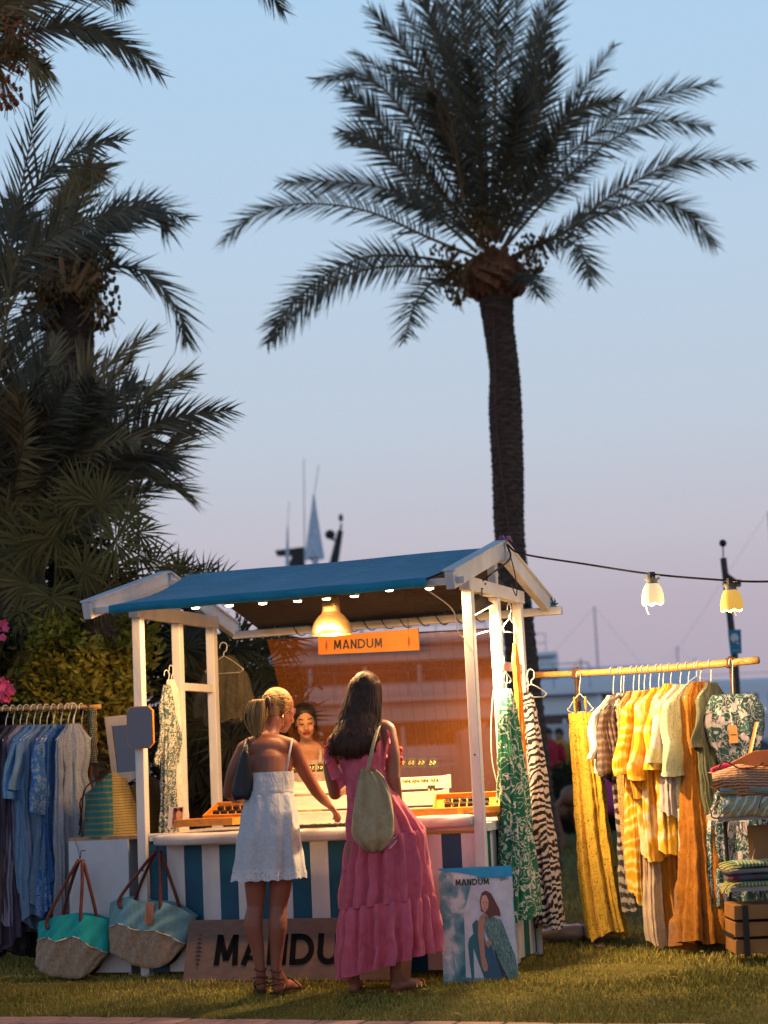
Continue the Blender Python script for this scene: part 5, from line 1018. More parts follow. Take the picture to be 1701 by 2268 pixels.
def main_palm():
    Y = 19.; base = P(1205, 1900, Y); base.z = 0; t = thing('palm_tree', 'tall date palm rising behind the right end of the stall', 'palm tree', base)
    cl = [base-Zv*.1, P(1180, 1700, Y), P(1150, 1400, Y), P(1129, 1191, Y), P(1125, 1049, Y), P(1119, 906, Y), P(1117, 821, Y), P(1104, 720, Y), P(1098, 655, Y)]
    trunk(t, cl, [.2, .185, .165, .16, .17, .18, .16, .165, .19], mat=BARK)
    top = P(1096, 640, Y); mb = MB(); rows = []
    for i in range(15):
        s = i/14; r = tab(s, [(0, .19), (.15, .31), (.35, .36), (.6, .31), (1, .12)]); rows.append([top+Vector((math.cos(a), math.sin(a), 0))*(r*(1+.13*math.sin(a*8+i*1.7)+.08*math.sin(a*15-i)))+Zv*(s*.52-.1+.03*math.sin(a*11+i*2)) for a in [2*PI*j/32 for j in range(32)]])
    mb.grid(rows, closed=True); mb.build('crown_boss', BOSSM, t)
    mb = MB()
    for k in range(70):                            # stubs of cut leaf bases
        a = random.uniform(0, 2*PI); h = random.uniform(-.05, .35); r = .30*math.sqrt(max(.1, 1-(abs(h-.1)/.35)**2)); p = top+Vector((math.cos(a)*r, math.sin(a)*r, h)); d = Vector((math.cos(a)*.6, math.sin(a)*.6, .8)); mb.tube([p-d*.05, p+d*random.uniform(.05, .13)], [(.05, .025), (.028, .014)], 6)
    mb.build('leaf_stubs', BOSSM, t)
    FR = [([(1040, 560), (930, 515), (790, 455), (650, 440), (550, 465), (478, 525)], 1), ([(1010, 575), (900, 555), (790, 555), (690, 605), (620, 670), (578, 740)], -1.0), ([(1010, 585), (920, 575), (800, 580), (710, 615), (640, 670), (590, 735)], -1.2),
          ([(1005, 605), (945, 605), (905, 645), (885, 690), (872, 738)], -1.6), ([(1030, 545), (940, 465), (840, 410), (730, 392), (608, 395)], .6), ([(1035, 520), (930, 430), (850, 350), (800, 300), (735, 285)], -.6), ([(1030, 520), (920, 380), (840, 285), (780, 220), (745, 188)], .4),
          ([(1030, 500), (930, 330), (860, 225), (780, 160), (685, 172)], -.3), ([(1035, 500), (950, 300), (880, 190), (765, 112)], .8), ([(1040, 500), (960, 270), (890, 130), (800, 20)], -.9), ([(1040, 500), (970, 250), (920, 110), (868, 10)], 1.2), ([(1045, 500), (985, 220), (940, 70), (905, -30)], -.4), ([(1045, 500), (1000, 200), (965, 50), (950, -70)], .3),
          ([(1050, 500), (1020, 220), (1000, 40), (985, -90)], -1.0), ([(1055, 500), (1045, 200), (1035, 20), (1050, -80)], 0.), ([(1060, 500), (1070, 220), (1075, 40), (1090, -90)], -1.3), ([(1060, 500), (1090, 240), (1110, 70), (1120, -60)], .7), ([(1065, 500), (1120, 250), (1165, 90), (1210, -40)], -.2), ([(1065, 510), (1130, 300), (1155, 150), (1160, 20)], .9), ([(1070, 520), (1130, 340), (1175, 210), (1200, 115)], -.7),
          ([(1070, 525), (1150, 350), (1230, 235), (1325, 100)], .5), ([(1080, 525), (1170, 350), (1240, 245), (1335, 212)], -1), ([(1085, 540), (1160, 410), (1270, 300), (1400, 215), (1540, 180)], -.3), ([(1085, 540), (1190, 420), (1310, 310), (1420, 262), (1530, 275)], .8), ([(1095, 560), (1215, 505), (1310, 430), (1420, 368), (1510, 345), (1615, 352)], -.6), ([(1095, 560), (1230, 495), (1330, 450), (1420, 435), (1490, 465), (1545, 530)], .9),
          ([(1100, 560), (1180, 520), (1230, 520), (1260, 555), (1278, 615)], -1.4), ([(1105, 590), (1130, 590), (1150, 605), (1162, 640)], -.8),
          ([(1045, 520), (1000, 380), (960, 280), (930, 200)], -1.7), ([(1055, 520), (1040, 360), (1030, 230), (1010, 130)], -1.9), ([(1065, 520), (1090, 380), (1110, 280), (1115, 190)], -1.8), ([(1060, 520), (1130, 430), (1170, 360), (1190, 300)], -1.9), ([(1045, 520), (960, 420), (920, 370), (880, 330)], -1.5), ([(1050, 510), (1010, 300), (980, 150), (940, 60)], 1.7), ([(1060, 510), (1100, 330), (1130, 200), (1150, 80)], 1.9), ([(1050, 510), (1040, 300), (1010, 120), (1020, 10)], 1.8), ([(1070, 520), (1140, 450), (1220, 390), (1290, 340)], 1.6), ([(1040, 530), (960, 470), (890, 430), (820, 425)], 1.6),
          ([(1045, 510), (980, 330), (930, 230), (850, 140)], .1), ([(1062, 510), (1105, 310), (1150, 190), (1180, 60)], -.4), ([(1052, 510), (1020, 330), (985, 200), (965, 90)], -.6)]
    for i, (l, dy) in enumerate(FR):
        k = len(l); hl = i in (0, 1, 2, 22, 23, 24, 25)
        frond(t, px(l, Y, [dy*j/(k-1) for j in range(k)]), (.4 if len(l) > 4 or i > 8 else .33), 84, seed=i+3, wid=.033, r0=.024, roll=random.uniform(-.5, .5) if i < 28 else None, bare=.2 if i < 28 else .12)
    for l, sd in (([(985, 340), (950, 250), (930, 160), (915, 110)], 91), ([(1000, 430), (985, 330), (970, 250), (940, 190)], 92)): frond(t, px(l, Y, [-1.2, -1.5, -1.7, -1.9]), .22, 40, DRY, seed=sd, wid=.03, ragged=.2, sweep=.4)
    for (x, y, dy, rx) in ((960, 560, -.35, .24), (985, 600, -.5, .16), (1150, 535, -.3, .22), (1040, 475, -.7, .16)):
        dates(t, P(*D2(x, y), Y+dy), top+Zv*.45, 150, rx, .4, DATEM, int(x))
    mb = MB(); mb.tube(crv([P(1092, 690, Y-.19), P(1097, 840, Y-.19), P(1098, 920, Y-.2), P(1108, 1030, Y-.2), P(1121, 1130, Y-.2), P(1132, 1225, Y-.2)], 30), .011, 5); one(mb, 'trunk_cable', solid('red_cable', (.09, .035, .03), .6, bmp=0), 'thin reddish cable running down the tall palm trunk', 'cable', P(1132, 1225, Y-.2))
main_palm()
def left_palms():
    # near palm: crown outside the frame at the top left, its fronds reach in
    Y = 13.; base = P(-330, 1900, Y); base.z = 0; t = thing('palm_tree', 'date palm outside the frame, its fronds and dates hanging into the top left corner', 'palm tree', base)
    c = P(-190, 260, Y); trunk(t, [base, base.lerp(c, .5), c-Zv*.2], [.2, .17, .18], mat=BARK)
    for i, (l, dy) in enumerate((([(-190, 250), (-60, 120), (82, 66), (173, 60), (255, 90), (345, 160)], .5), ([(-190, 240), (-60, 70), (60, 15), (150, -30), (250, -20)], .2), ([(-190, 230), (-60, 60), (20, 0), (90, -60)], -.3), ([(-190, 230), (-80, 40), (40, -60), (200, -60), (268, 5)], .8), ([(-190, 240), (-60, 130), (40, 110), (80, 140), (105, 150)], -.4), ([(-190, 230), (0, -150), (300, -220), (520, -90), (610, 20)], .9))):
        k = len(l); frond(t, px(l, Y, [dy*j/(k-1) for j in range(k)]), .34, 84, seed=130+i, wid=.034, bare=.15, mat=PALM2 if i in (1, 2, 4) else PALM, roll=(.2, .3, .4, .3, 1.1, .3)[i])
    for (x, y, n_, rz) in ((25, 60, 70, .35), (10, 175, 60, .3), (55, 105, 22, .32)): dates(t, P(*D2(x, y), Y-.1), P(*D2(-60, 60), Y), n_, .16, rz, DATEO, int(x+y))
    # middle palm with its trunk in view
    Y = 15.5; base = P(170, 1900, Y); base.z = 0; t = thing('palm_tree', 'dark date palm with a bare trunk at the left behind the fan palms', 'palm tree', base); c = P(*D2(150, 640), Y)
    trunk(t, [base, P(*D2(150, 1100), Y), P(*D2(152, 800), Y), c], [.2, .19, .2, .22], mat=BARK)
    mb = MB(); mb.ball(c+Zv*.1, (.27, .27, .34), 16, 10); mb.build('crown_boss', BOSSM, t)
    FR = [([(150, 620), (160, 560), (230, 478), (310, 446), (402, 473)], -.6), ([(150, 620), (190, 540), (270, 470), (330, 455), (360, 485)], .5), ([(150, 625), (200, 590), (267, 576), (335, 605), (385, 675), (402, 735)], .3), ([(150, 610), (155, 480), (175, 400), (195, 360), (215, 390)], -.3), ([(145, 610), (130, 500), (140, 430), (160, 380)], .5), ([(140, 620), (90, 540), (60, 480), (20, 430)], .4), ([(140, 620), (60, 590), (0, 590), (-60, 640)], .8), ([(145, 620), (100, 540), (130, 460), (170, 420)], -.9), ([(150, 620), (90, 660), (40, 720), (10, 800)], -.8), ([(150, 620), (200, 560), (215, 520), (235, 500)], 1.2), ([(140, 610), (60, 500), (0, 470), (-60, 470)], -.6), ([(150, 620), (120, 700), (90, 780), (80, 860)], .3)]
    for i, (l, dy) in enumerate(FR):
        k = len(l); frond(t, px(l, Y, [dy*j/(k-1) for j in range(k)]), .40, 84, PALM2 if i in (3, 4, 7, 9) else PALM, seed=160+i, wid=.034, bare=.14)
    for (x, y, rx) in ((205, 560, .22), (215, 640, .2), (120, 590, .26), (90, 640, .2)): dates(t, P(*D2(x, y), Y-.3), c+Zv*.25, 160, rx, .4, DATEM, int(x*3+y))
    for (x0, y0, x1, y1) in ((150, 630, 175, 540), (160, 630, 200, 560), (140, 630, 130, 540), (170, 640, 215, 590)):
        mb = MB(); mb.tube([P(*D2(x0, y0), Y-.3), P(*D2(x1, y1), Y-.4)], [.04, .02], 6); mb.build('leaf_stalk', RACHO, t)
    # third palm: low crown, long fronds sweeping up from the left edge
    Y = 13.8; base = P(40, 1950, Y); base.z = 0; t = thing('palm_tree', 'low date palm with long upswept fronds at the left edge', 'palm tree', base); c = P(*D2(40, 1190), Y); trunk(t, [base, base.lerp(c, .5), c], [.22, .2, .2], mat=BARK)
    FR = [([(60, 1190), (116, 1015), (165, 883), (231, 790), (331, 717)], .3), ([(70, 1200), (160, 1060), (265, 915), (331, 850), (407, 813)], -.2), ([(80, 1200), (180, 1070), (280, 955), (370, 905), (496, 886)], -.7), ([(100, 1200), (215, 1110), (281, 1075), (347, 1046), (400, 1062)], .5), ([(40, 1190), (45, 1000), (83, 860), (120, 730)], .8), ([(30, 1190), (17, 1000), (20, 880), (60, 700)], -.5), ([(20, 1190), (-20, 1000), (0, 800), (20, 650), (30, 560)], -.9), ([(20, 1190), (-60, 950), (-30, 700), (30, 480), (88, 190)], -.9), ([(10, 1190), (-60, 800), (0, 610), (80, 400), (165, 330), (262, 300)], -1.2), ([(0, 1190), (-100, 800), (-10, 620), (100, 520), (205, 470), (300, 450)], -1.4), ([(50, 1190), (90, 1040), (130, 960), (190, 880), (260, 800)], 1.1), ([(50, 1190), (70, 1000), (110, 900), (150, 830)], -1.1), ([(40, 1190), (30, 1050), (50, 950), (40, 850)], -1.2), ([(70, 1190), (140, 1090), (200, 1020), (270, 990), (330, 975)], 1.0), ([(40, 1180), (-10, 1060), (-20, 960), (-40, 880)], -1.0), ([(80, 1180), (150, 1000), (210, 870), (285, 770)], -.9), ([(90, 1190), (190, 1090), (260, 1010), (350, 985), (400, 930)], .2)]
    for i, (l, dy) in enumerate(FR):
        k = len(l); frond(t, px(l, Y, [dy*j/(k-1) for j in range(k)]), .42, 84, [PALM2, PALM][i % 3 == 2 or i in (7, 8, 9)], seed=200+i, wid=.035, bare=.16, r0=.02)
    rg = random.Random(44)
    for i in range(30):                            # the thick of the crown
        th = R(rg.uniform(46, 115)); Ln = rg.uniform(260, 470); x0, y0 = rg.uniform(-20, 110), rg.uniform(1130, 1215); dr = rg.uniform(.1, .5); l = [(x0+Ln*s_*math.cos(th)*(1+.1*s_), y0-Ln*s_*math.sin(th)+dr*Ln*s_**3*.6) for s_ in (0, .3, .6, .85, 1)]
        dy = rg.uniform(-1.0, .9); frond(t, px(l, Y, [dy*j/4 for j in range(5)]), rg.uniform(.36, .46), 80, PALM2 if i % 4 else PALM, seed=300+i, wid=.033, bare=.16, r0=.02, ragged=.06)
left_palms()
def fanleaf(par, hub, dirv, nrm, rad, mat, n=34, spread=2.5, seed=0, base=None):
    rg = random.Random(seed); dirv = dirv.normalized(); nrm = (nrm-dirv*nrm.dot(dirv)).normalized(); sd = dirv.cross(nrm); V = []; F = []; T = []; L = ORG[par.name]
    for i in range(n):
        if rg.random() < .1: continue
        a = (i/(n-1)-.5)*2*spread+rg.uniform(-.04, .04); d = dirv*math.cos(a)+sd*math.sin(a); w = nrm.cross(d)*(rad*.034); l_ = rad*(1-.22*abs(a/spread)**2)*rg.choice((.7, .9, .95, 1, 1, 1.06)); d2 = (d+nrm*(.18*(-1)**i*.4)-Zv*rg.uniform(.0, .6)*.7).normalized()
        b = len(V); m1 = hub+d*l_*.5+nrm*(.015*(-1)**i); V += [tuple(hub), tuple(m1-w), tuple(m1+w), tuple(m1+d2*l_*.5)]; F += [(b, b+1, b+3, b+2)]; tv = rg.gauss(.5, .2); T += [tv]*4
    if base is not None: mb = MB(); mb.tube([base, base.lerp(hub, .5)+nrm*.04, hub], [.014, .01, .007], 4); b = len(V); V += mb.V; F += [tuple(q+b for q in f) for f in mb.F]; T += [.5]*len(mb.V)
    me = bpy.data.meshes.new('frond'); me.from_pydata([(x-L.x, y-L.y, z-L.z) for x, y, z in V], [], F); me.materials.append(mat); o = bpy.data.objects.new('frond', me); COL.objects.link(o); o.parent = par; ORG[o.name] = L; tint(o, T)
def fan_palm(lab, leaves, c, Y, mat, seed, stem=True):
    base = P(*D2(*c), Y); g = Vector((base.x, base.y, 0)); t = thing('fan_palm', lab, 'palm tree', g, 'fan palms behind the stall')
    if stem: trunk(t, [g, g.lerp(base, .5), base], [.14, .13, .12], mat=BARK)
    for i, (x, y, ang, r) in enumerate(leaves):
        rg = random.Random(seed*31+i); h = P(*D2(x, y), Y+rg.uniform(-.5, .1)); a = R(ang); dv = Vector((math.cos(a), rg.uniform(-.4, .3), math.sin(a))); fanleaf(t, h, dv, Vector((rg.uniform(-.9, .9), -1, rg.uniform(-.2, .9))), r*.88, mat, seed=seed*77+i, base=base)
fan_palm('olive fan palm with spiky leaves above the left end of the stall', [(250, 1170, 10, .42), (275, 1120, 35, .36), (215, 1090, 70, .36), (180, 1075, 95, .38), (300, 1150, -20, .34), (300, 1200, -10, .3), (150, 1110, 130, .36), (235, 1230, -40, .33), (330, 1225, 10, .3), (390, 1240, 20, .26), (425, 1262, 15, .24), (120, 1160, 160, .4)], (215, 1260), 12.9, FAN, 1)
fan_palm('yellowish fan palm with broad round leaves at the left', [(120, 1210, 60, .42), (70, 1180, 120, .45), (170, 1260, -30, .38), (60, 1260, 200, .4), (110, 1290, -80, .38), (180, 1235, 20, .34), (30, 1200, 150, .42), (10, 1130, 100, .4), (150, 1320, -60, .34), (40, 1320, 230, .36), (215, 1285, -10, .32)], (110, 1330), 13.15, FAN, 2)
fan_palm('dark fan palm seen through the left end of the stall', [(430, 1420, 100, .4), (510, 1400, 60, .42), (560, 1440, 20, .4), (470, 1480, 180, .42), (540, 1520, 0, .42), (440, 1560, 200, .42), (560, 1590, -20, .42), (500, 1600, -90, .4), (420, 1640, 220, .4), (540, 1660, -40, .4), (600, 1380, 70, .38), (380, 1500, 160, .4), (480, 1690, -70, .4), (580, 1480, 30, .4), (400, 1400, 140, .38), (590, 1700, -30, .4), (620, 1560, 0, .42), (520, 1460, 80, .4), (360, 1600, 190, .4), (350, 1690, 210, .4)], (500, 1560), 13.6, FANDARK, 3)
fan_palm('small dark fan palm just above the canopy\'s left ridge', [(440, 1250, 70, .3), (410, 1250, 110, .28), (470, 1262, 30, .28), (385, 1240, 150, .28)], (430, 1290), 13.9, FANDARK, 4)
def shrub(name, lab, blobs, Y, mat, n, size, seed, group=None, cat='shrub', stems=5):
    rg = np.random.default_rng(seed); pts = []; cs = [P(*D2(x, y), Y+dy) for x, y, dy, r in blobs]; base = Vector((sum(c.x for c in cs)/len(cs), Y+.3, 0)); t = thing(name, lab, cat, base, group); V = []; F = []; T = []
    k = n//len(blobs)
    for c, (x, y, dy, r) in zip(cs, blobs):
        ncl = 16; cl = rg.normal(0, 1, (ncl, 3)); cl /= np.linalg.norm(cl, axis=1)[:, None]; cl *= r*rg.uniform(.45, 1, (ncl, 1)); cl[:, 2] *= .9
        w = rg.integers(0, ncl, k); p = cl[w]+rg.normal(0, r*.2, (k, 3)); d = rg.normal(0, 1, (k, 3)); d[:, 2] = abs(d[:, 2])*.6+.1; d /= np.linalg.norm(d, axis=1)[:, None]
        q = rg.normal(0, 1, (k, 3)); s = np.cross(d, q); s /= np.linalg.norm(s, axis=1)[:, None]; L = size*rg.uniform(.6, 1.25, k)[:, None]; tv = np.clip(rg.normal(.45, .2, k)+.22*(w % 3-1), 0, 1)
        P0 = p+np.array(c); a = P0; b_ = P0+d*L*.5-s*L*.2; e = P0+d*L; f = P0+d*L*.5+s*L*.2; bb = len(V)*4; V.append(np.stack([a, b_, e, f], 1).reshape(-1, 3)); T.append(np.repeat(tv, 4))
    V = np.concatenate(V)-np.array(base); m = len(V)//4; me = bpy.data.meshes.new('crown'); me.vertices.add(m*4); me.vertices.foreach_set('co', V.ravel()); me.loops.add(m*4); me.loops.foreach_set('vertex_index', np.arange(m*4, dtype=np.int32)); me.polygons.add(m); me.polygons.foreach_set('loop_start', np.arange(0, m*4, 4, dtype=np.int32)); me.polygons.foreach_set('loop_total', np.full(m, 4, dtype=np.int32)); me.update(); me.materials.append(mat)
    o = bpy.data.objects.new('crown', me); COL.objects.link(o); o.parent = t; tint(o, np.concatenate(T))
    if stems:
        mb = MB()
        for i in range(stems):
            c = cs[i % len(cs)]; mb.tube(crv([base+Vector((random.uniform(-.1, .1), 0, 0)), base.lerp(c, .5)+Vector((random.uniform(-.08, .08), 0, 0)), c], 8), [.03]*3+[.02]*3+[.01]*2, 6)
        mb.build('trunk', WOOD, t)
    return t
shrub('laurel_shrub', 'yellow green shrub lit by the lamps between the left rack and the stall', [(150, 1370, 0, .3), (220, 1380, .2, .3), (110, 1430, -.1, .28), (190, 1440, -.1, .3), (250, 1450, .1, .3), (80, 1490, 0, .28), (160, 1500, -.1, .3), (240, 1520, 0, .3), (260, 1395, .2, .26), (120, 1560, 0, .28), (220, 1590, 0, .28)], 12.8, BUSH, 13000, .075, 5)
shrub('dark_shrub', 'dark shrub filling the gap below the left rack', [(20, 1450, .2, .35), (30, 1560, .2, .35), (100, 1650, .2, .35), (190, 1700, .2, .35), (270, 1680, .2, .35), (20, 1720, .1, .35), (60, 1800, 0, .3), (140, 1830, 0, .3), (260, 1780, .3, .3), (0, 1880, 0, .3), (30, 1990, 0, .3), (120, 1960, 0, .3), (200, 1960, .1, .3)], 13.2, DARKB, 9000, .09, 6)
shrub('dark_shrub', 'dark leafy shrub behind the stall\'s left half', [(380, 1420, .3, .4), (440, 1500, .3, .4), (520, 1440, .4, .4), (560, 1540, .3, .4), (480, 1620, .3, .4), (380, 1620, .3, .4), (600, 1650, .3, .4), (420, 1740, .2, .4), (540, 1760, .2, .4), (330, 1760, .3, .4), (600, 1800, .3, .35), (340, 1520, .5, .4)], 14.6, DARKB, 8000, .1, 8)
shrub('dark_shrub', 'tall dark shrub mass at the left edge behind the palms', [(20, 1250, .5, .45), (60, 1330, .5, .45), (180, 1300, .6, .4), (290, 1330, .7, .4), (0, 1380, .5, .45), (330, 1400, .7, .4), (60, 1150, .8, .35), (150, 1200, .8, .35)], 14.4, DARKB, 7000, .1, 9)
def oleander():
    t = shrub('oleander', 'oleander with pink blossoms at the left edge above the rack', [(-40, 1380, 0, .2), (-50, 1480, 0, .22), (-60, 1430, 0, .22), (-10, 1420, .1, .14)], 11.9, DARKB, 900, .11, 12)
    pk = solid('pink_petal', (.62, .07, .17), .6, var=.25, sc=20)
    for (x, y, n) in ((4, 1352, 4), (-2, 1372, 3), (6, 1478, 9), (18, 1492, 9), (8, 1508, 7), (-6, 1490, 5)):
        for k in range(n):
            c = P(*D2(x+random.uniform(-9, 9), y+random.uniform(-9, 9)), 11.7+random.uniform(-.05, .05)); mb = MB(); tilt = Vector((random.uniform(-.5, .5), -1, random.uniform(-.3, .6))).normalized(); e1 = tilt.orthogonal().normalized(); e2 = tilt.cross(e1)
            for i in range(5):
                a = 2*PI*i/5+k; d = e1*math.cos(a)+e2*math.sin(a); s = e1*-math.sin(a)+e2*math.cos(a); mb.add([c, c+d*.018+s*.013+tilt*.006, c+d*.03+tilt*.004, c+d*.018-s*.013+tilt*.006], [(0, 1, 2, 3)])
            mb.build('blossom', pk, t)
oleander()
def hedge():
    L, Rr = P(1150, 1800, 25), P(2300, 1800, 25); t = thing('hedge', 'low dark clipped hedge along the far edge of the lawn', 'hedge', Vector((L.x, 25, 0)))
    mb = MB(); rows = []
    for i in range(61):
        x = lerp(L.x, Rr.x, i/60); rows.append([(x+random.uniform(-.03, .03), 25+.35*math.cos(a)+random.uniform(-.05, .05), max(0, .5+.55*math.sin(a)+random.uniform(-.05, .05))) for a in [PI*1.2-PI*1.4*j/9 for j in range(10)]])
    mb.grid(rows); mb.build('core', solid('hedge_core', (.015, .018, .008), .9), t)
    rg = np.random.default_rng(4); k = 9000; x = rg.uniform(L.x, Rr.x, k); a = rg.uniform(-.3, PI*1.1, k); p = np.stack([x, 25-.38*np.cos(a)*1, np.clip(.5+.58*np.sin(a), 0, 2)], 1)+rg.normal(0, .04, (k, 3)); d = rg.normal(0, 1, (k, 3)); d /= np.linalg.norm(d, axis=1)[:, None]; q = np.cross(d, rg.normal(0, 1, (k, 3))); q /= np.linalg.norm(q, axis=1)[:, None]
    V = np.stack([p, p+d*.05-q*.02, p+d*.1, p+d*.05+q*.02], 1).reshape(-1, 3)-np.array((L.x, 25, 0)); me = bpy.data.meshes.new('leaves'); me.vertices.add(k*4); me.vertices.foreach_set('co', V.ravel()); me.loops.add(k*4); me.loops.foreach_set('vertex_index', np.arange(k*4, dtype=np.int32)); me.polygons.add(k); me.polygons.foreach_set('loop_start', np.arange(0, k*4, 4, dtype=np.int32)); me.polygons.foreach_set('loop_total', np.full(k, 4, dtype=np.int32)); me.update(); me.materials.append(DARKB); o = bpy.data.objects.new('leaves', me); COL.objects.link(o); o.parent = t; o['kind'] = 'stuff'; tint(o, np.repeat(rg.uniform(.2, 1, k), 4))
hedge()
# ================================================================ quayside: lamp post, cars, boats
def lamp_post():
    Y = 20; f = P(1650, 1900, Y); f.z = 0; t = thing('lamp_post', 'dark street pole with a round camera and a blue sign', 'lamp post', f); m = solid('pole_grey', (.035, .04, .045), .5)
    top = P(1602, 1236, Y); mb = MB(); mb.tube([f, P(1628, 1462, Y), top], [.05, .04, .036], 12); mb.build('pole', m, t); mb = MB(); mb.tube([top, P(1601, 1208, Y)], .008, 6); mb.build('rod', m, t)
    mb = MB(); mb.ball(P(1601, 1203, Y), .043, 12, 8); mb.build('camera_ball', BLACK, t, smooth=True)
    mb = MB(); a = P(1610, 1276, Y-.05); mb.add([a+Vector(v) for v in ((-.02, 0, .06), (.1, 0, -.04), (.16, 0, -.05), (.15, 0, -.12), (-.02, 0, -.13), (-.02, .08, .06), (.1, .08, -.04), (.16, .08, -.05), (.15, .08, -.12), (-.02, .08, -.13))], [(0, 1, 2, 3, 4), (9, 8, 7, 6, 5), (0, 5, 6, 1), (1, 6, 7, 2), (2, 7, 8, 3), (3, 8, 9, 4)]); mb.build('lamp_head', BLACK, t)
    c = [P(1612, 1395, Y-.06), P(1641, 1394, Y-.06), P(1643, 1447, Y-.06), P(1618, 1450, Y-.06)]; mb = MB(); mb.slab(c, (0, .01, 0)); mb.build('sign_plate', solid('sign_blue', (.01, .2, .36), .4, var=.05), t)
    mb = MB(); q = P(1627, 1413, Y-.075); mb.lathe(q, [(0, 0), (.045, 0)], 16, (Vector((1, 0, 0)), Zv*1.15, Vector((0, -1, 0)))); mb.add([q+Vector((-.01, 0, -.03)), q+Vector((.03, 0, -.03)), q+Vector((.045, 0, -.085))], [(0, 1, 2)]); mb.build('sign_symbol', solid('sign_white', (.7, .72, .72), .5), t)
    mb = MB(); q = P(1631, 1441, Y-.075); mb.hexa(q, (.045, 0, 0), (0, .001, 0), (0, 0, .008)); mb.build('sign_bar', solid('sign_pale', (.15, .4, .5), .5), t)
lamp_post()
GLASSD = solid('dark_glass', (.012, .016, .02), .1, var=.1, bmp=0, spec=.6); TYRE = solid('tyre', (.012, .012, .012), .85)
def car(lab, X, Y, col, yaw=0.1, van=False):
    t = thing('parked_car', lab, 'car', (X, Y, .01), 'cars parked on the quay'); ex = Vector((math.cos(yaw), math.sin(yaw), 0)); ey = Vector((-ex.y, ex.x, 0)); o = Vector((X, Y, .01))
    prof = [(-2.1, .35), (-2.1, .75), (-1.95, .95), (-1.5, 1.0), (-.9, 1.42), (.7, 1.45), (1.25, 1.0), (1.9, .9), (2.1, .7), (2.12, .35)] if not van else [(-2.3, .35), (-2.3, 1.9), (-2.2, 2.0), (1.2, 2.0), (1.7, 1.2), (2.3, 1.0), (2.35, .35)]
    n = len(prof); mb = MB(); rows = []
    for w in (-.86, -.8, .8, .86): rows.append([o+ex*x*(1 if abs(w) < .85 else .985)+ey*w*(1 if z < 1.02 or van else .82)+Zv*z for x, z in prof])
    mb.grid(rows, closed=True); mb.F += [tuple(range(n-1, -1, -1)), tuple(range(3*n, 4*n))]; mb.M += [0, 0]; mb.build('body', solid('car_paint', col, .25, var=.05, bmp=0, spec=.6), t)
    for s in (-1, 1):
        mb = MB(); w = .72 if not van else .87
        q = [(-1.35, 1.02), (-.85, 1.36), (.6, 1.38), (1.1, 1.02)] if not van else [(.3, 1.2), (.3, 1.8), (1.15, 1.8), (1.5, 1.2)]
        mb.slab([o+ex*x+ey*s*(w+(.02 if z > 1.2 and not van else .12 if not van else .0))+Zv*z for x, z in q], ey*s*.006); mb.build('side_window', GLASSD, t)
        for x in (-1.3, 1.3): mb = MB(); mb.lathe(o+ex*x+ey*s*.78+Zv*.32, [(0, .1), (.2, .1), (.32, .08), (.32, -.08), (0, -.08)], 16, (ex, Zv, ey*s)); mb.build('wheel', TYRE, t)
        mb = MB(); mb.ball(o+ex*2.08+ey*s*.6+Zv*.7, (.06, .14, .08), 8, 6); mb.build('headlight', solid('lamp_glass', (.7, .68, .6), .2), t, smooth=True)
def atx(pxx, Y, py=1700): return P(pxx, py, Y).x
car('pale blue parked car behind the hedge near the palm trunk', atx(1290, 36), 36, (.2, .28, .33), .1)
car('white parked car half hidden by the rack\'s clothes', atx(1420, 38), 38, (.6, .62, .63), -.05)
car('silver parked van at the left of the quay gap', atx(1240, 41), 41, (.42, .46, .48), .05, True)
car('grey parked car between the rack and the shelf', atx(1610, 37), 37, (.3, .33, .36), .1)
car('white parked van behind the teal floral dress', atx(1760, 40), 40, (.62, .63, .64), 0, True)
BW = solid('boat_white', (.7, .76, .8), .35, var=.05, sc=1); BG = solid('boat_grey', (.3, .33, .36), .35); BNAVY = solid('boat_navy', (.02, .035, .06), .35)
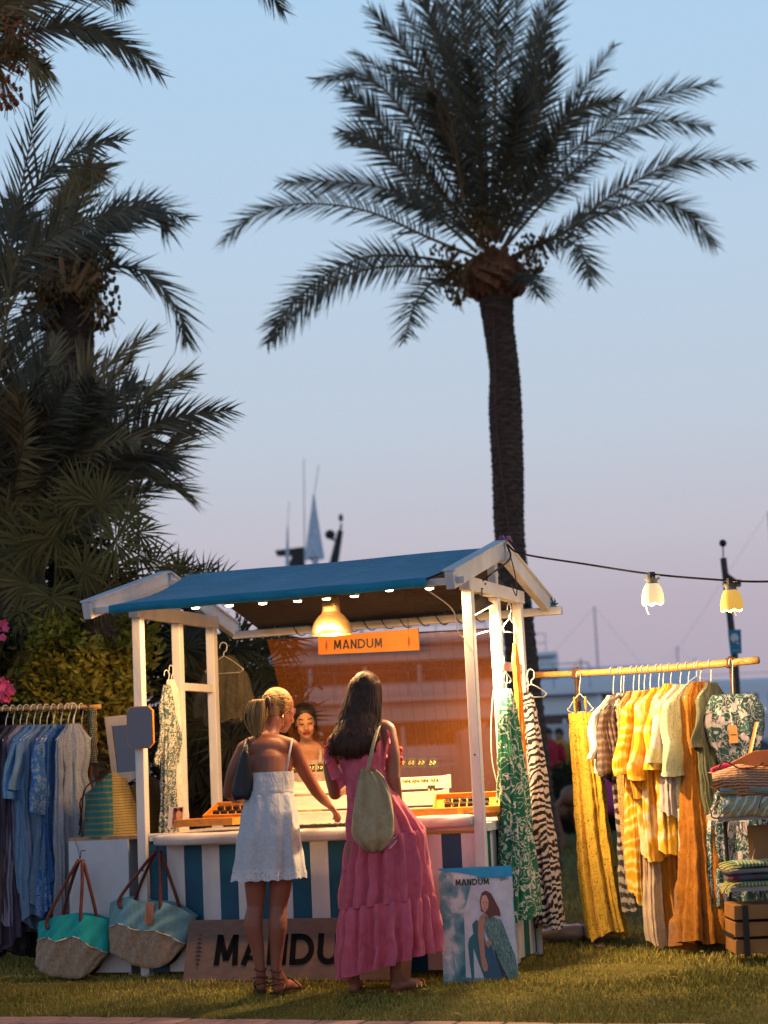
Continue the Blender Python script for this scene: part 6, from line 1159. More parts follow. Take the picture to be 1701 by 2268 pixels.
def boat(lab, X, Y, L, H, yaw=0, mast=0, cat='boat', name='sailing_boat', flag=None, hull=BW):
    o = Vector((X, Y, -.9)); ex = Vector((math.cos(yaw), math.sin(yaw), 0)); ey = Vector((-ex.y, ex.x, 0)); t = thing(name, lab, cat, o, 'boats moored along the quay')
    mb = MB(); rows = []; n = 13
    for i in range(n):
        s = i/(n-1); x = (s-.5)*L; w = L*.15*(1-max(0, (s-.55)/.45)**2.2)+.02; z = H*(.85+.25*s*s); rows.append([o+ex*x+ey*(-w)+Zv*z, o+ex*(x+.02*L*s)+ey*(-w*.9)+Zv*z*.5, o+ex*x*.96+ey*(-w*.5), o+ex*x*.96+ey*(w*.5), o+ex*(x+.02*L*s)+ey*(w*.9)+Zv*z*.5, o+ex*x+ey*w+Zv*z])
    mb.grid(rows, closed=True); mb.F += [tuple(range(6)), tuple(range((n-1)*6, n*6))]; mb.M += [0, 0]; mb.build('hull', hull, t, smooth=True)
    mb = MB(); c = o+Zv*(H*1.2)-ex*L*.05; mb.hexa(c, ex*L*.22, ey*L*.09, Zv*H*.28); mb.build('cabin', BW, t, bevel=.2)
    for k in range(4): mb = MB(); mb.hexa(c+ex*(k-1.5)*L*.1-ey*(L*.091)+Zv*.05, ex*L*.035, ey*.01, Zv*H*.1); mb.build('window', GLASSD, t)
    if mast:
        mb = MB(); b = o+ex*L*.08+Zv*H; mb.tube([b, b+Zv*mast], [.05, .03], 6); mb.build('mast', solid('mast_grey', (.32, .33, .38), .5, bmp=0), t); mb = MB(); mb.tube([b+Zv*1.2, b+Zv*1.2-ex*L*.4], .06, 6); mb.build('boom', BW, t)
        mb = MB(); mb.tube([b+Zv*mast, o+ex*L*.49+Zv*H*1.1], .005, 3); mb.tube([b+Zv*mast, o-ex*L*.48+Zv*H], .005, 3); mb.tube([b+Zv*mast*.6-ey*.5, b+Zv*mast*.6+ey*.5], .02, 4); mb.build('rigging', solid('wire_grey', (.25, .26, .3), .5, bmp=0), t)
    if flag: mb = MB(); q = o+ex*L*.08+Zv*(H+mast*.35); mb.slab([q, q-ex*.5-Zv*.1, q-ex*.5-Zv*.9, q-Zv*.7], ey*.02); mb.build('flag', flag, t)
    return t
boat('sailing boat with a red flag whose mast shows right of the palm trunk', atx(1290, 70), 70, 11, 1.9, .15, 6.2, flag=solid('flag_red', (.3, .08, .08), .7))
boat('slim mast sailing boat behind the bamboo rail\'s middle', atx(1480, 85), 85, 10, 1.8, -.1, 5.5)
boat('small far sailing boat close beside the palm trunk', atx(1235, 95), 95, 9, 1.7, .2, 5)
boat('low sailing boat between the palm and the yellow dress', atx(1255, 62), 62, 9, 2.0, .1, 3.6)
boat('tall mast sailing boat at the right edge', atx(1688, 66), 66, 12, 2.0, 0, 9)
for lab_, x_, Y_, m_ in (('thin masted boat left of the bamboo rail\'s middle', 1385, 90, 5.2), ('tiny masted boat between palm trunk and lamp post', 1530, 110, 6.5), ('tiny masted boat just right of the zebra dress', 1262, 105, 6.2)): boat(lab_, atx(x_, Y_), Y_, 9, 1.6, .1, m_)
def motor_boat(lab, X, Y, L, H, yaw=0): return boat(lab, X, Y, L, H, yaw, 0, 'boat', 'motor_boat')
for lab, x_, Y_, L_, H_, yw in (('white motor boat behind the yellow strap dress', 1330, 58, 10, 3.2, .1), ('white motor boat behind the row of hangers', 1430, 60, 11, 3.4, -.1), ('small white motor boat right of the palm trunk', 1225, 57, 8, 2.8, .3), ('pale motor boat between the zebra and the yellow dress', 1272, 64, 9, 3.6, -.2), ('pale motor boat glimpsed past the taupe jacket', 1365, 66, 9, 3.7, .2), ('white motor boat behind the lamp post', 1640, 58, 12, 3.0, .1)): motor_boat(lab, atx(x_, Y_), Y_, L_, H_, yw)
def big_yacht(lab, X, Y, L, H, yaw, decks, name='motor_yacht'):
    o = Vector((X, Y, -.9)); ex = Vector((math.cos(yaw), math.sin(yaw), 0)); ey = Vector((-ex.y, ex.x, 0)); t = thing(name, lab, 'yacht', o, 'large yachts behind the stall'); mb = MB(); rows = []; n = 15; W = L*.12
    for i in range(n):
        s = i/(n-1); x = (s-.5)*L; w = W*(1-max(0, (s-.6)/.4)**2)+.05; z = H*(.9+.2*s*s); rows.append([o+ex*(x+.06*L*s*s)-ey*w+Zv*z, o+ex*x-ey*w*.85+Zv*z*.4, o+ex*x*.97-ey*w*.4, o+ex*x*.97+ey*w*.4, o+ex*x+ey*w*.85+Zv*z*.4, o+ex*(x+.06*L*s*s)+ey*w+Zv*z])
    mb.grid(rows, closed=True); mb.F += [tuple(range(6)), tuple(range((n-1)*6, n*6))]; mb.M += [0, 0]; mb.build('hull', BW, t)
    z = H
    for k, (x0, x1, h) in enumerate(decks):
        c = o+ex*(x0+x1)/2*L+Zv*(z+h/2); hw = W*(.85-.12*k); mb = MB(); mb.hexa(c, ex*(x1-x0)/2*L, ey*hw, Zv*h/2); d = mb.build('deck_house', BW, t, bevel=.15)
        mb = MB(); mb.hexa(c+ex*L*.02-Zv*h*.02, ex*(x1-x0)*.46*L, ey*(hw+.012), Zv*h*.2); mb.build('window_band', GLASSD, t)
        mb = MB(); mb.hexa(c+Zv*(h/2+.06)-ex*L*.03, ex*((x1-x0)/2*L+L*.03), ey*(hw+.3), Zv*.06); mb.build('deck_roof', BW, t)
        mb = MB(); zz = z+h+.12; xs = [lerp(x0-.05, x1-.02, i/14)*L for i in range(15)]
        for hh in (.3, .6): mb.tube([o+ex*x-ey*(hw+.22)+Zv*(zz+hh) for x in xs], .012, 4)
        for x in xs: mb.tube([o+ex*x-ey*(hw+.22)+Zv*zz, o+ex*x-ey*(hw+.22)+Zv*(zz+.6)], .012, 4)
        mb.build('railing', BG, t)
        for i in range(6):
            mb = MB(); mb.hexa(o+ex*lerp(x0, x1, (i+.5)/6)*L-ey*(hw+.015)+Zv*(z+h*.26), ex*.04, ey*.02, Zv*h*.34); mb.build('window_pillar', BW, t)
        z += h+.12
    for i in range(9): mb = MB(); mb.lathe(o+ex*(i/8-.5)*L*.75-ey*(W+.0)+Zv*H*.62, [(0, .06), (.16, .06), (.2, .02)], 10, (ex, Zv, -ey)); mb.build('porthole', GLASSD, t)
    return t, o, ex, ey, z
t, o, ex, ey, z = big_yacht('white motor yacht seen through the orange blind behind the stall', atx(860, 44), 44, 17, 2.2, .06, [(-.38, .3, 1.45), (-.3, .16, 1.25)])
def yacht_top():
    Y = 43.6; dk = solid('dark_radar', (.02, .025, .028), .5)
    mb = MB(); mb.slab([P(609, 1219, Y), P(612, 1228, Y), P(648, 1228, Y), P(634, 1262, Y), P(650, 1268, Y), P(662, 1276, Y), P(664, 1310, Y), P(676, 1310, Y), P(672, 1211, Y)], (0, .4, 0)); mb.build('radar_arch', dk, t)
    mb = MB(); mb.tube([P(724, 1330, Y), P(734, 1275, Y), P(754, 1175, Y)], [.16, .13, .07], 8); mb.tube([P(754, 1175, Y), P(756, 1160, Y)], .03, 6); mb.ball(P(755, 1147, Y), (.06, .06, .1), 8, 6); mb.build('mast', dk, t)
    mb = MB(); mb.ball(P(731, 1184, Y), (.13, .13, .12), 12, 8); mb.tube([P(731, 1192, Y), P(744, 1197, Y)], .03, 5); mb.build('satellite_dome', dk, t)
    wh = solid('sail_cover', (.5, .6, .7), .7); mb = MB(); a = P(695, 1093, Y-.2); rows = []
    for i in range(9):
        s = i/8; c = P(lerp(695, 696, s), lerp(1095, 1238, s), Y-.2); r = lerp(.02, .24, s**1.1); rows.append([c+Vector((math.cos(q)*r*(1+.15*math.sin(3*q)), math.sin(q)*r*.5, .05*math.sin(3*q)*s)) for q in [2*PI*j/14 for j in range(14)]])
    mb.grid(rows, closed=True); mb.build('flag', wh, t, smooth=True); mb = MB(); mb.tube([P(698, 1234, Y-.2), P(701, 1330, Y-.2)], [.08, .06], 8); mb.build('flag_pole', wh, t)
    mb = MB(); mb.tube([P(637, 1166, Y), P(636, 1330, Y)], [.02, .09], 6); mb.tube([P(637, 1166, Y), P(641, 1110, Y)], .008, 4); mb.build('antenna', wh, t)
    mb = MB(); mb.tube([P(673, 1015, Y), P(675, 1300, Y)], [.009, .016], 4); mb.tube([P(706, 1030, Y), P(696, 1095, Y)], .009, 4); mb.build('antenna', solid('whip_grey', (.4, .4, .45), .5), t)
    mb = MB(); mb.hexa(P(700, 1335, Y+.6), (1.3, 0, 0), (0, .8, 0), (0, 0, .2)); mb.build('hardtop', BW, t)
    for x in (-1.1, 1.1):
        for y in (0, 1.2): mb = MB(); b = P(700, 1335, Y+.0); mb.tube([Vector((b.x+x, b.y+y, z-.9-.1+.0)), Vector((b.x+x*.95, b.y+y, b.z))], .05, 6); mb.build('strut', BW, t)
yacht_top()
big_yacht('long pale yacht hull stretching behind the right rack', atx(1780, 74), 74, 30, 3.2, .04, [(-.45, .3, 1.3)])
big_yacht('white yacht with stacked decks behind the orange blind\'s right side', atx(1010, 60), 60, 18, 2.6, -.1, [(-.4, .3, 1.5), (-.3, .2, 1.3)])
# ================================================================ people
def skinmat(name, col):
    m, n, l, b = mk(name); at = n.new('ShaderNodeAttribute'); at.attribute_name = 'Col'; t = n.new('ShaderNodeTexCoord'); z = n.new('ShaderNodeTexNoise'); z.inputs['Scale'].default_value = 18; z.inputs['Detail'].default_value = 5; l(t.outputs['Object'], z.inputs[0])
    mr = n.new('ShaderNodeMapRange'); mr.inputs[3].default_value = .86; mr.inputs[4].default_value = 1.12; l(z.outputs[0], mr.inputs[0]); mx = n.new('ShaderNodeVectorMath'); mx.operation = 'SCALE'; l(at.outputs['Color'], mx.inputs[0]); l(mr.outputs[0], mx.inputs['Scale']); l(mx.outputs[0], b.inputs['Base Color'])
    b.inputs['Roughness'].default_value = .48; b.inputs['Subsurface Weight'].default_value = .12; b.inputs['Subsurface Radius'].default_value = (.012, .005, .003); b.inputs['Specular IOR Level'].default_value = .35; return m
SKIN = skinmat('skin', None)
def remeshed(mb, name, par, vox, smooth=4, col=(.3, .15, .09), paint=None, mat=None):
    o = mb.build('tmp_' + name, mat or SKIN, par); r = o.modifiers.new('r', 'REMESH'); r.mode = 'VOXEL'; r.voxel_size = vox; s = o.modifiers.new('s', 'SMOOTH'); s.factor = .5; s.iterations = smooth
    dg = bpy.context.evaluated_depsgraph_get(); me = bpy.data.meshes.new_from_object(o.evaluated_get(dg)); me.name = name; old = o.data; o.modifiers.clear(); o.data = me; bpy.data.meshes.remove(old); o.name = name; ORG[o.name] = ORG[par.name]
    me.polygons.foreach_set('use_smooth', [True]*len(me.polygons)); me.materials.clear(); me.materials.append(mat or SKIN)
    ca = me.color_attributes.new('Col', 'FLOAT_COLOR', 'POINT'); n = len(me.vertices); C = np.tile(np.array([*col, 1.], dtype=np.float32), (n, 1))
    if paint:
        co = np.zeros(n*3); me.vertices.foreach_get('co', co); co = co.reshape(-1, 3)+np.array(ORG[par.name]); paint(co, C)
    ca.data.foreach_set('color', C.ravel()); return o
def limb(mb, pts, rad, n=14, k=14):
    """tapered limb through pts with rounded ends"""
    c = crv(pts, k); m = len(rad)-1; rr = [tab(i/(k-1), [(j/m, q) for j, q in enumerate(rad)]) for i in range(k)]; mb.tube(c, rr, n); mb.ball(c[0], rr[0], n, 8); mb.ball(c[-1], rr[-1], n, 8)
def head(mb, c, f, u, s=1.):
    f = f.normalized(); u = (u-f*u.dot(f)).normalized(); r = f.cross(u); A = (r, f, u)
    def at(x, y, z): return c+r*x*s+f*y*s+u*z*s
    def e(x, y, z, a, b, d, nu=16, nv=12): mb.ball(at(x, y, z), (a*s, b*s, d*s), nu, nv, A)
    e(0, -.008, .028, .073, .092, .083, 22, 16); e(0, .03, -.045, .061, .062, .078, 20, 14); e(0, .062, -.1, .027, .03, .022); e(0, .05, -.01, .062, .046, .06)
    for q in (-1, 1): e(q*.034, .07, -.045, .022, .022, .022); e(q*.072, -.008, -.018, .011, .02, .032); e(q*.03, .086, .0, .017, .011, .012); e(q*.032, .084, .022, .02, .012, .007); e(q*.011, .1, -.047, .008, .009, .007)
    mb.tube([at(0, .088, .012), at(0, .102, -.02), at(0, .114, -.042)], [.007*s, .0085*s, .0115*s], 10); mb.ball(at(0, .112, -.044), .0105*s, 8, 6)
    e(0, .092, -.067, .025, .011, .007); e(0, .09, -.080, .022, .011, .008)
    return at, A
def facepaint(c, A, s, skin, lip=(.32, .035, .025), brow=(.03, .015, .01), cheek=None):
    r, f, u = [np.array(x) for x in A]; c0 = np.array(c)
    def paint(co, C):
        d = (co-c0)/s; x, y, z = d@r, d@f, d@u
        m = (abs(x) < .027) & (y > .07) & (z < -.058) & (z > -.090) & ((x/.027)**2+((z+.0735)/.0145)**2 < 1); C[m, :3] = lip
        m = (y > .06) & (abs(abs(x)-.033) < .02) & (abs(z-.021-.005*np.cos((abs(x)-.036)*80)) < .0038); C[m, :3] = brow
        m = (y > .06) & (abs(abs(x)-.031) < .0165) & (abs(z+.0065+.002*np.cos((abs(x)-.031)*120)) < .005); C[m, :3] = brow      # lowered lashes
        m = (y > .06) & (((abs(x)-.031)/.017)**2+((z-.004)/.010)**2 < 1) & (z > -.003); C[m, :3] *= .8
        m = (y > .09) & (abs(abs(x)-.006) < .0035) & (abs(z+.054) < .003); C[m, :3] *= .35
        m = (y > .04) & (((abs(x)-.045)/.02)**2+((z+.04)/.02)**2 < 1); C[m, 0] *= 1.1
    return paint
def hand(mb, w, d, side, nrm, s=1., curl=.5, thumb=.6):
    """palm, four bent fingers of unequal length and a thumb leaving the side of the palm; d points along the hand"""
    d = d.normalized(); nrm = (nrm-d*nrm.dot(d)).normalized(); side = d.cross(nrm)*(1 if side > 0 else -1)
    mb.ball(w+d*.045*s, (.04*s, .05*s, .014*s), 14, 10, (side, d, nrm)); mb.tube([w-d*.02*s, w+d*.03*s], [(.024*s, .017*s), (.03*s, .014*s)], 12)
    for i, (o, L) in enumerate(((-.029, .066), (-.01, .076), (.01, .072), (.029, .056))):
        p = w+d*.082*s+side*o*s; dd = d.copy(); pts = [p-d*.02*s, p]
        for k in range(3):
            a = curl*(.5+.35*k); dd = (d*math.cos(a*(k+1)*.7)+nrm*math.sin(a*(k+1)*.7)).normalized(); pts.append(pts[-1]+dd*L*s*(.42, .33, .25)[k])
        mb.tube(crv(pts, 10), [.0088*s]*5+[.0082*s]*3+[.0072*s, .006*s], 8); mb.ball(pts[-1], .0062*s, 8, 6)
    p = w+d*.03*s-side*.03*s; t1 = (d*.65-side*.6+nrm*thumb*.5).normalized(); t2 = (d*.85-side*.15+nrm*thumb).normalized(); mb.tube(crv([p-t1*.015*s, p, p+t1*.034*s, p+t1*.034*s+t2*.03*s], 8), [.013*s, .0125*s, .011*s, .0105*s, .0095*s, .009*s, .0085*s, .007*s], 8); mb.ball(p+t1*.034*s+t2*.03*s, .0072*s, 8, 6)
def foot(mb, heel, toe, ank, s=1.):
    d = toe-heel; d.z = 0; L = d.length; d.normalize(); sd = d.cross(Zv); hz = heel+Zv*.028
    mb.ball(hz+d*.03, (.03*s, .036*s, .03*s), 12, 8, (sd, d, Zv)); limb(mb, [hz+d*.03, hz+d*L*.45+Zv*.006, hz+d*L*.72-Zv*.004], [(.029), (.03), (.033)], 12, 8); mb.ball(hz+d*L*.74-Zv*.008, (.042*s, .05*s, .02*s), 14, 8, (sd, d, Zv))
    for i, o in enumerate((-.03, -.014, .001, .015, .028)): mb.ball(hz+d*(L*(.9-.012*abs(i-1)*2))+sd*o*s-Zv*.014, (.0085*s, .022*s, .011*s), 8, 6, (sd, d, Zv))
    limb(mb, [hz+d*.035, ank], [.03*s, .027*s], 12, 6); limb(mb, [ank+d*.01, hz+d*L*.45], [.028*s, .024*s], 12, 6)
def strands(mb, paths, r=.0035, n=4, seg=12):
    for p in paths: mb.tube(crv(p, seg), [r*(.6+.4*min(1, 3*i/seg))*(1 if i < seg*.7 else 1-.75*(i/seg-.7)/.3) for i in range(seg)], n)
def ringloft(rows_spec, n=72, folds=16, phase=0, shear=0, rg=None):
    """rows_spec: (px, py, Y, half width px, half depth m, ripple m[, tilt])"""
    rows = []
    for (x, y, Y, hw, rb, amp, *tl) in rows_spec:
        c = P(x, y, Y); ra = hw*Y/FPX; r = []
        for j in range(n):
            a = 2*PI*j/n; ca, sa = math.cos(a), math.sin(a); rip = amp*(math.sin(folds*a+phase+y*.004)+.5*math.sin((folds*2-3)*a+1.3+y*.006)+.35*math.sin(5*a+y*.01))
            p_ = c+Vector((ca*(ra+rip), sa*(rb+rip), (tl[0]*ca if tl else 0)+ (tl[1]*sa if len(tl) > 1 else 0))); nz = noise.noise_vector(p_*9); nz2 = noise.noise_vector(Vector((p_.x*34, p_.y*34, p_.z*9))); r.append(p_+Vector((nz.x, nz.y, 0))*(.006+amp*.35)+Vector((nz2.x, nz2.y, 0))*(.0022+amp*.12))
        rows.append(r)
    return rows
def hairmat(name, c1, c2):
    m = pat(name, 'noise', 30, [(.3, c1), (.7, c2)], rough=.42, dist=.5, stretch=(1, 1, .15), weave=.1, sheen=0); b = m.node_tree.nodes['Principled BSDF']; b.inputs['Specular IOR Level'].default_value = .25; return m
# ---------------------------------------------------------------- customer in the short white dress
def blonde():
    Yf = 9.84; q = lambda x, y, dy=0: P(x, y, Yf+dy)
    g = G(592, 2200); t = thing('person', 'person with a blonde ponytail in a short white dress reaching over the counter', 'person', q(592, 2199))
    mb = MB(); SK = (.27, .095, .055)
    hipL, hipR = q(566, 1880), q(622, 1880); pel = q(593, 1850); wai = q(597, 1755, .06); che = q(597, 1690, .12); nb = q(597, 1632, .18)
    mb.ball(pel, (.145, .10, .12), 20, 12); limb(mb, [pel, wai, che], [.108, .09, .098], 18, 10)
    mb.ball(q(596, 1690, .14), (.135, .085, .12), 20, 12); mb.ball(q(594, 1660, .14), (.135, .08, .075), 20, 12); limb(mb, [q(552, 1650, .14), q(594, 1642, .15), q(640, 1650, .14)], [.042, .055, .042], 14, 10)
    limb(mb, [q(598, 1645, .16), q(601, 1618, .2), q(607, 1596, .22)], [.052, .046, .048], 16, 8)
    # legs (seen from behind)
    limb(mb, [hipL, q(566, 1950), q(566, 2010, .01)], [.082, .062, .046], 18, 10); limb(mb, [q(566, 2010, .01), q(561, 2048, -.01), q(570, 2100, 0), q(577, 2148, .0)], [.046, .052, .037, .026], 18, 12)
    limb(mb, [hipR, q(622, 1950), q(616, 2010, .01)], [.084, .064, .048], 18, 10); limb(mb, [q(616, 2010, .01), q(615, 2050, -.015), q(613, 2100, 0), q(611, 2148, .0)], [.048, .053, .038, .028], 18, 12)
    hL, hR = q(580, 2197), q(608, 2201); hL.z -= .0; foot(mb, hL, hL+Vector((-.02, .23, 0)), q(577, 2150)); foot(mb, hR, hR+Vector((.13, .18, 0)), q(611, 2152))
    # arms
    limb(mb, [q(646, 1655, .14), q(672, 1704, .2), q(700, 1752, .28)], [.046, .04, .034], 14, 10); wr = q(727, 1782, .42); limb(mb, [q(700, 1752, .28), q(716, 1770, .35), wr], [.034, .03, .021], 14, 10)
    hand(mb, wr, q(745, 1802, .47)-wr, 1, Vector((.25, .45, -.85)), .92, .65)
    limb(mb, [q(541, 1658, .14), q(518, 1706, .12), q(505, 1756, .16)], [.043, .037, .032], 14, 10); w2 = q(548, 1772, .38); limb(mb, [q(505, 1756, .16), q(524, 1768, .27), w2], [.033, .03, .021], 14, 10); hand(mb, w2, Vector((.5, .8, -.1)), -1, Vector((.3, -.3, -.8)), .92, .7)
    # head turned to the right and bowed
    c = q(617, 1570, .27); f = (Vector((.75, .62, -.32))).normalized(); at, A = head(mb, c, f, Zv+f*.2, 1.0)
    remeshed(mb, 'body', t, .0065, 5, SK, facepaint(c, A, 1., SK))
    # hair
    HB = hairmat('blonde_hair', (.2, .12, .05), (.44, .29, .12)); r, f_, u = A; mb = MB(); mb.ball(c-f_*.022+u*.034, (.081, .088, .084), 24, 16, A); mb.ball(c-f_*.05-u*.01, (.074, .064, .078), 20, 14, A)
    cap = mb.build('hair', HB, t, smooth=True)
    tie = q(588, 1552, .155); mb = MB(); pth = []; rg = random.Random(3)
    for k in range(300):
        a = rg.uniform(-3.1, 3.1); e = rg.uniform(-.55 if abs(a) < 2 else -.9, 1.3); d0 = (f_*math.cos(e)*.9*math.cos(a)+r*math.sin(a)*math.cos(e)+u*math.sin(e)); d0.normalize(); p0 = c+Vector(d0)*.093+u*.02-f_*.015
        d1 = (Vector(d0)*.5+(tie-c).normalized()).normalized(); p1 = c+u*.02-f_*.02+d1*.096; pth.append([p0, p1, tie+Vector((rg.gauss(0, .008), rg.gauss(0, .008), rg.gauss(0, .012)))])
    strands(mb, pth, .0026); pth = []
    for k in range(300):
        ox, oy = rg.gauss(0, .016), rg.gauss(0, .014); L = rg.uniform(.55, 1.12); pth.append([tie+Vector((ox*.3, oy*.3, 0)), q(574, 1556, .13)+Vector((ox, oy, .01)), q(569, lerp(1570, 1590, L), .12)+Vector((ox*1.4, oy*1.2, 0)), q(571, lerp(1590, 1634, L), .12)+Vector((ox*.45, oy*.5, 0))])
    strands(mb, pth, .0027)
    for k in range(60): a = rg.uniform(-1, 1); pth = [[c-u*.045-f_*.07+r*a*.05, c-u*.075-f_*.075+r*a*.04, c-u*.10-f_*.07+r*a*.03+Vector((rg.gauss(0, .01), 0, -.01))]]; strands(mb, pth, .002, 3, 6)
    mb.build('hair', HB, t, smooth=True)
    mb = MB(); mb.ball(tie+Vector((.012, -.02, -.012)), (.022, .016, .034), 12, 8); mb.build('hair_clip', solid('clip_dark', (.05, .025, .02), .35), t, smooth=True)
    er = at(-.078 if r.x > 0 and False else .078, -.005, -.07); mb = MB(); pts = [er+Vector((.0, math.cos(a)*.02, math.sin(a)*.03)) for a in [2*PI*i/20 for i in range(21)]]; mb.tube(pts, .0022, 5); mb.build('earring', GOLD, t)
    # dress
    LACE = pat('white_lace', 'floral', 38, [(.0, (.45, .45, .47)), (.25, (.5, .5, .52)), (.5, (.57, .56, .57)), (1, (.62, .61, .61))], dist=2, weave=.8, trans=.08); LACE2 = pat('lace_hem', 'floral', 46, [(.0, (.2, .17, .17)), (.25, (.36, .33, .34)), (.4, (.64, .62, .62)), (1, (.68, .66, .66))], dist=2, weave=.8)
    sp_ = [(596, 1710, Yf+.11, 54, .122, .001), (597, 1730, Yf+.09, 52, .124, .002), (597, 1752, Yf+.07, 49, .124, .0015), (597, 1756, Yf+.07, 50, .126, .001), (597, 1762, Yf+.06, 51, .126, .004), (596, 1800, Yf+.03, 60, .138, .007), (594, 1850, Yf, 66, .145, .008), (593, 1900, Yf, 72, .155, .011), (593, 1924, Yf, 75, .16, .012)]
    rows = []
    for a, b in zip(sp_, sp_[1:]):
        for k in range(5): rows.append(tuple(lerp(p, q_, k/5) for p, q_ in zip(a, b)))
    rows.append(sp_[-1]); mb = MB(); mb.grid(ringloft(rows, 80, 9), closed=True); mb.build('dress', LACE, t, smooth=True)
    mb = MB(); R_ = ringloft([(593, y, Yf, 75+(y-1924)*.06, .16, .012+.003*(y > 1930)) for y in (1922, 1928, 1934, 1940, 1946)], 80, 9); R_[-1] = [p-Zv*(.006*(j % 4 < 2)) for j, p in enumerate(R_[-1])]; mb.grid(R_, closed=True); mb.build('lace_hem', LACE2, t, smooth=True)
    mb = MB(); mb.grid(ringloft([(597, y, Yf+.07, h, .128, .001) for y, h in ((1750, 50), (1753, 51.5), (1757, 51.5), (1760, 50))], 60, 3), closed=True); mb.build('waist_seam', LACE, t, smooth=True)
    for (x0, y0, d0), (x1, y1, d1), (x2, y2, d2) in (((647, 1641, .12), (640, 1675, .045), (634, 1712, .03)), ((546, 1644, .12), (548, 1675, .05), (550, 1712, .04))):
        mb = MB(); mb.tube(crv([q(x0-2, y0-2, d0+.06), q(x0, y0-3, d0), q(x1, y1, d1), q(x2, y2, d2)], 12), (.006, .003), 6); mb.build('strap', LACE, t, smooth=True)
    # laced sandals
    SD = solid('dark_suede', (.035, .018, .014), .7)
    for h, an, dr in ((hL, q(577, 2150), Vector((-.02, .23, 0))), (hR, q(611, 2152), Vector((.13, .18, 0)))):
        d = dr.normalized(); sd = d.cross(Zv); mb = MB(); mb.slab([h+d*x+sd*y+Zv*-.004 for x, y in ((-.012, -.025), (.06, -.03), (.16, -.042), (.23, -.035), (.245, 0), (.23, .035), (.16, .04), (.06, .028), (-.012, .025))], Zv*.01)
        for zz, rr in ((.125, .034), (.085, .038), (.055, .04)): mb.tube([an+Vector((0, .004, -.12+zz))+Vector((math.cos(a)*rr, math.sin(a)*rr, .006*math.sin(2*a+zz*60))) for a in [2*PI*i/16 for i in range(17)]], .0035, 5)
        mb.tube(crv([h+d*.06+sd*.036+Zv*.02, h+d*.11+Zv*.075, h+d*.17-sd*.04+Zv*.02], 10), .0045, 5); mb.tube(crv([h+d*.06-sd*.036+Zv*.02, h+d*.11+Zv*.078, h+d*.17+sd*.04+Zv*.02], 10), .0045, 5); mb.tube(crv([h+d*.18+sd*.042+Zv*.01, h+d*.185+Zv*.045, h+d*.18-sd*.044+Zv*.01], 10), .005, 5); mb.build('sandal', SD, t)
    # dark shoulder bag under her left arm
    s0 = q(541, 1650, .06); b = thing('shoulder_bag', 'dark navy shoulder bag tucked under the blonde person\'s left arm', 'bag', q(535, 1768, .02)); NV = solid('navy_leather', (.008, .009, .014), .45, var=.3); mb = MB(); rows = []
    for i in range(13):
        s = i/12; cx = lerp(541, 534, s); y = lerp(1662, 1770, s); w = tab(s, [(0, 7), (.25, 14), (.6, 22), (.85, 25), (1, 18)]); c_ = q(cx+2, y, .0); rr = w*Yf/FPX; rows.append([c_+Vector((math.cos(a)*rr, math.sin(a)*.05*(.4+.6*s), .005*math.sin(3*a))) for a in [2*PI*j/18 for j in range(18)]])
    mb.grid(rows, closed=True); mb.F += [tuple(range(18)), tuple(range(12*18, 13*18))]; mb.M += [0, 0]; mb.build('body', NV, b, smooth=True)
    mb = MB(); mb.tube(crv([q(541, 1666, .0), q(544, 1645, .07), q(548, 1636, .14), q(546, 1650, .22)], 10), (.012, .004), 6); mb.build('strap', NV, b, smooth=True); mb = MB(); mb.tube([q(543, 1652, .035)+Vector((math.cos(a)*.009, 0, math.sin(a)*.009)) for a in [2*PI*i/12 for i in range(13)]], .0025, 5); mb.build('buckle', solid('steel', (.6, .6, .62), .3, metal=1), b)
blonde()
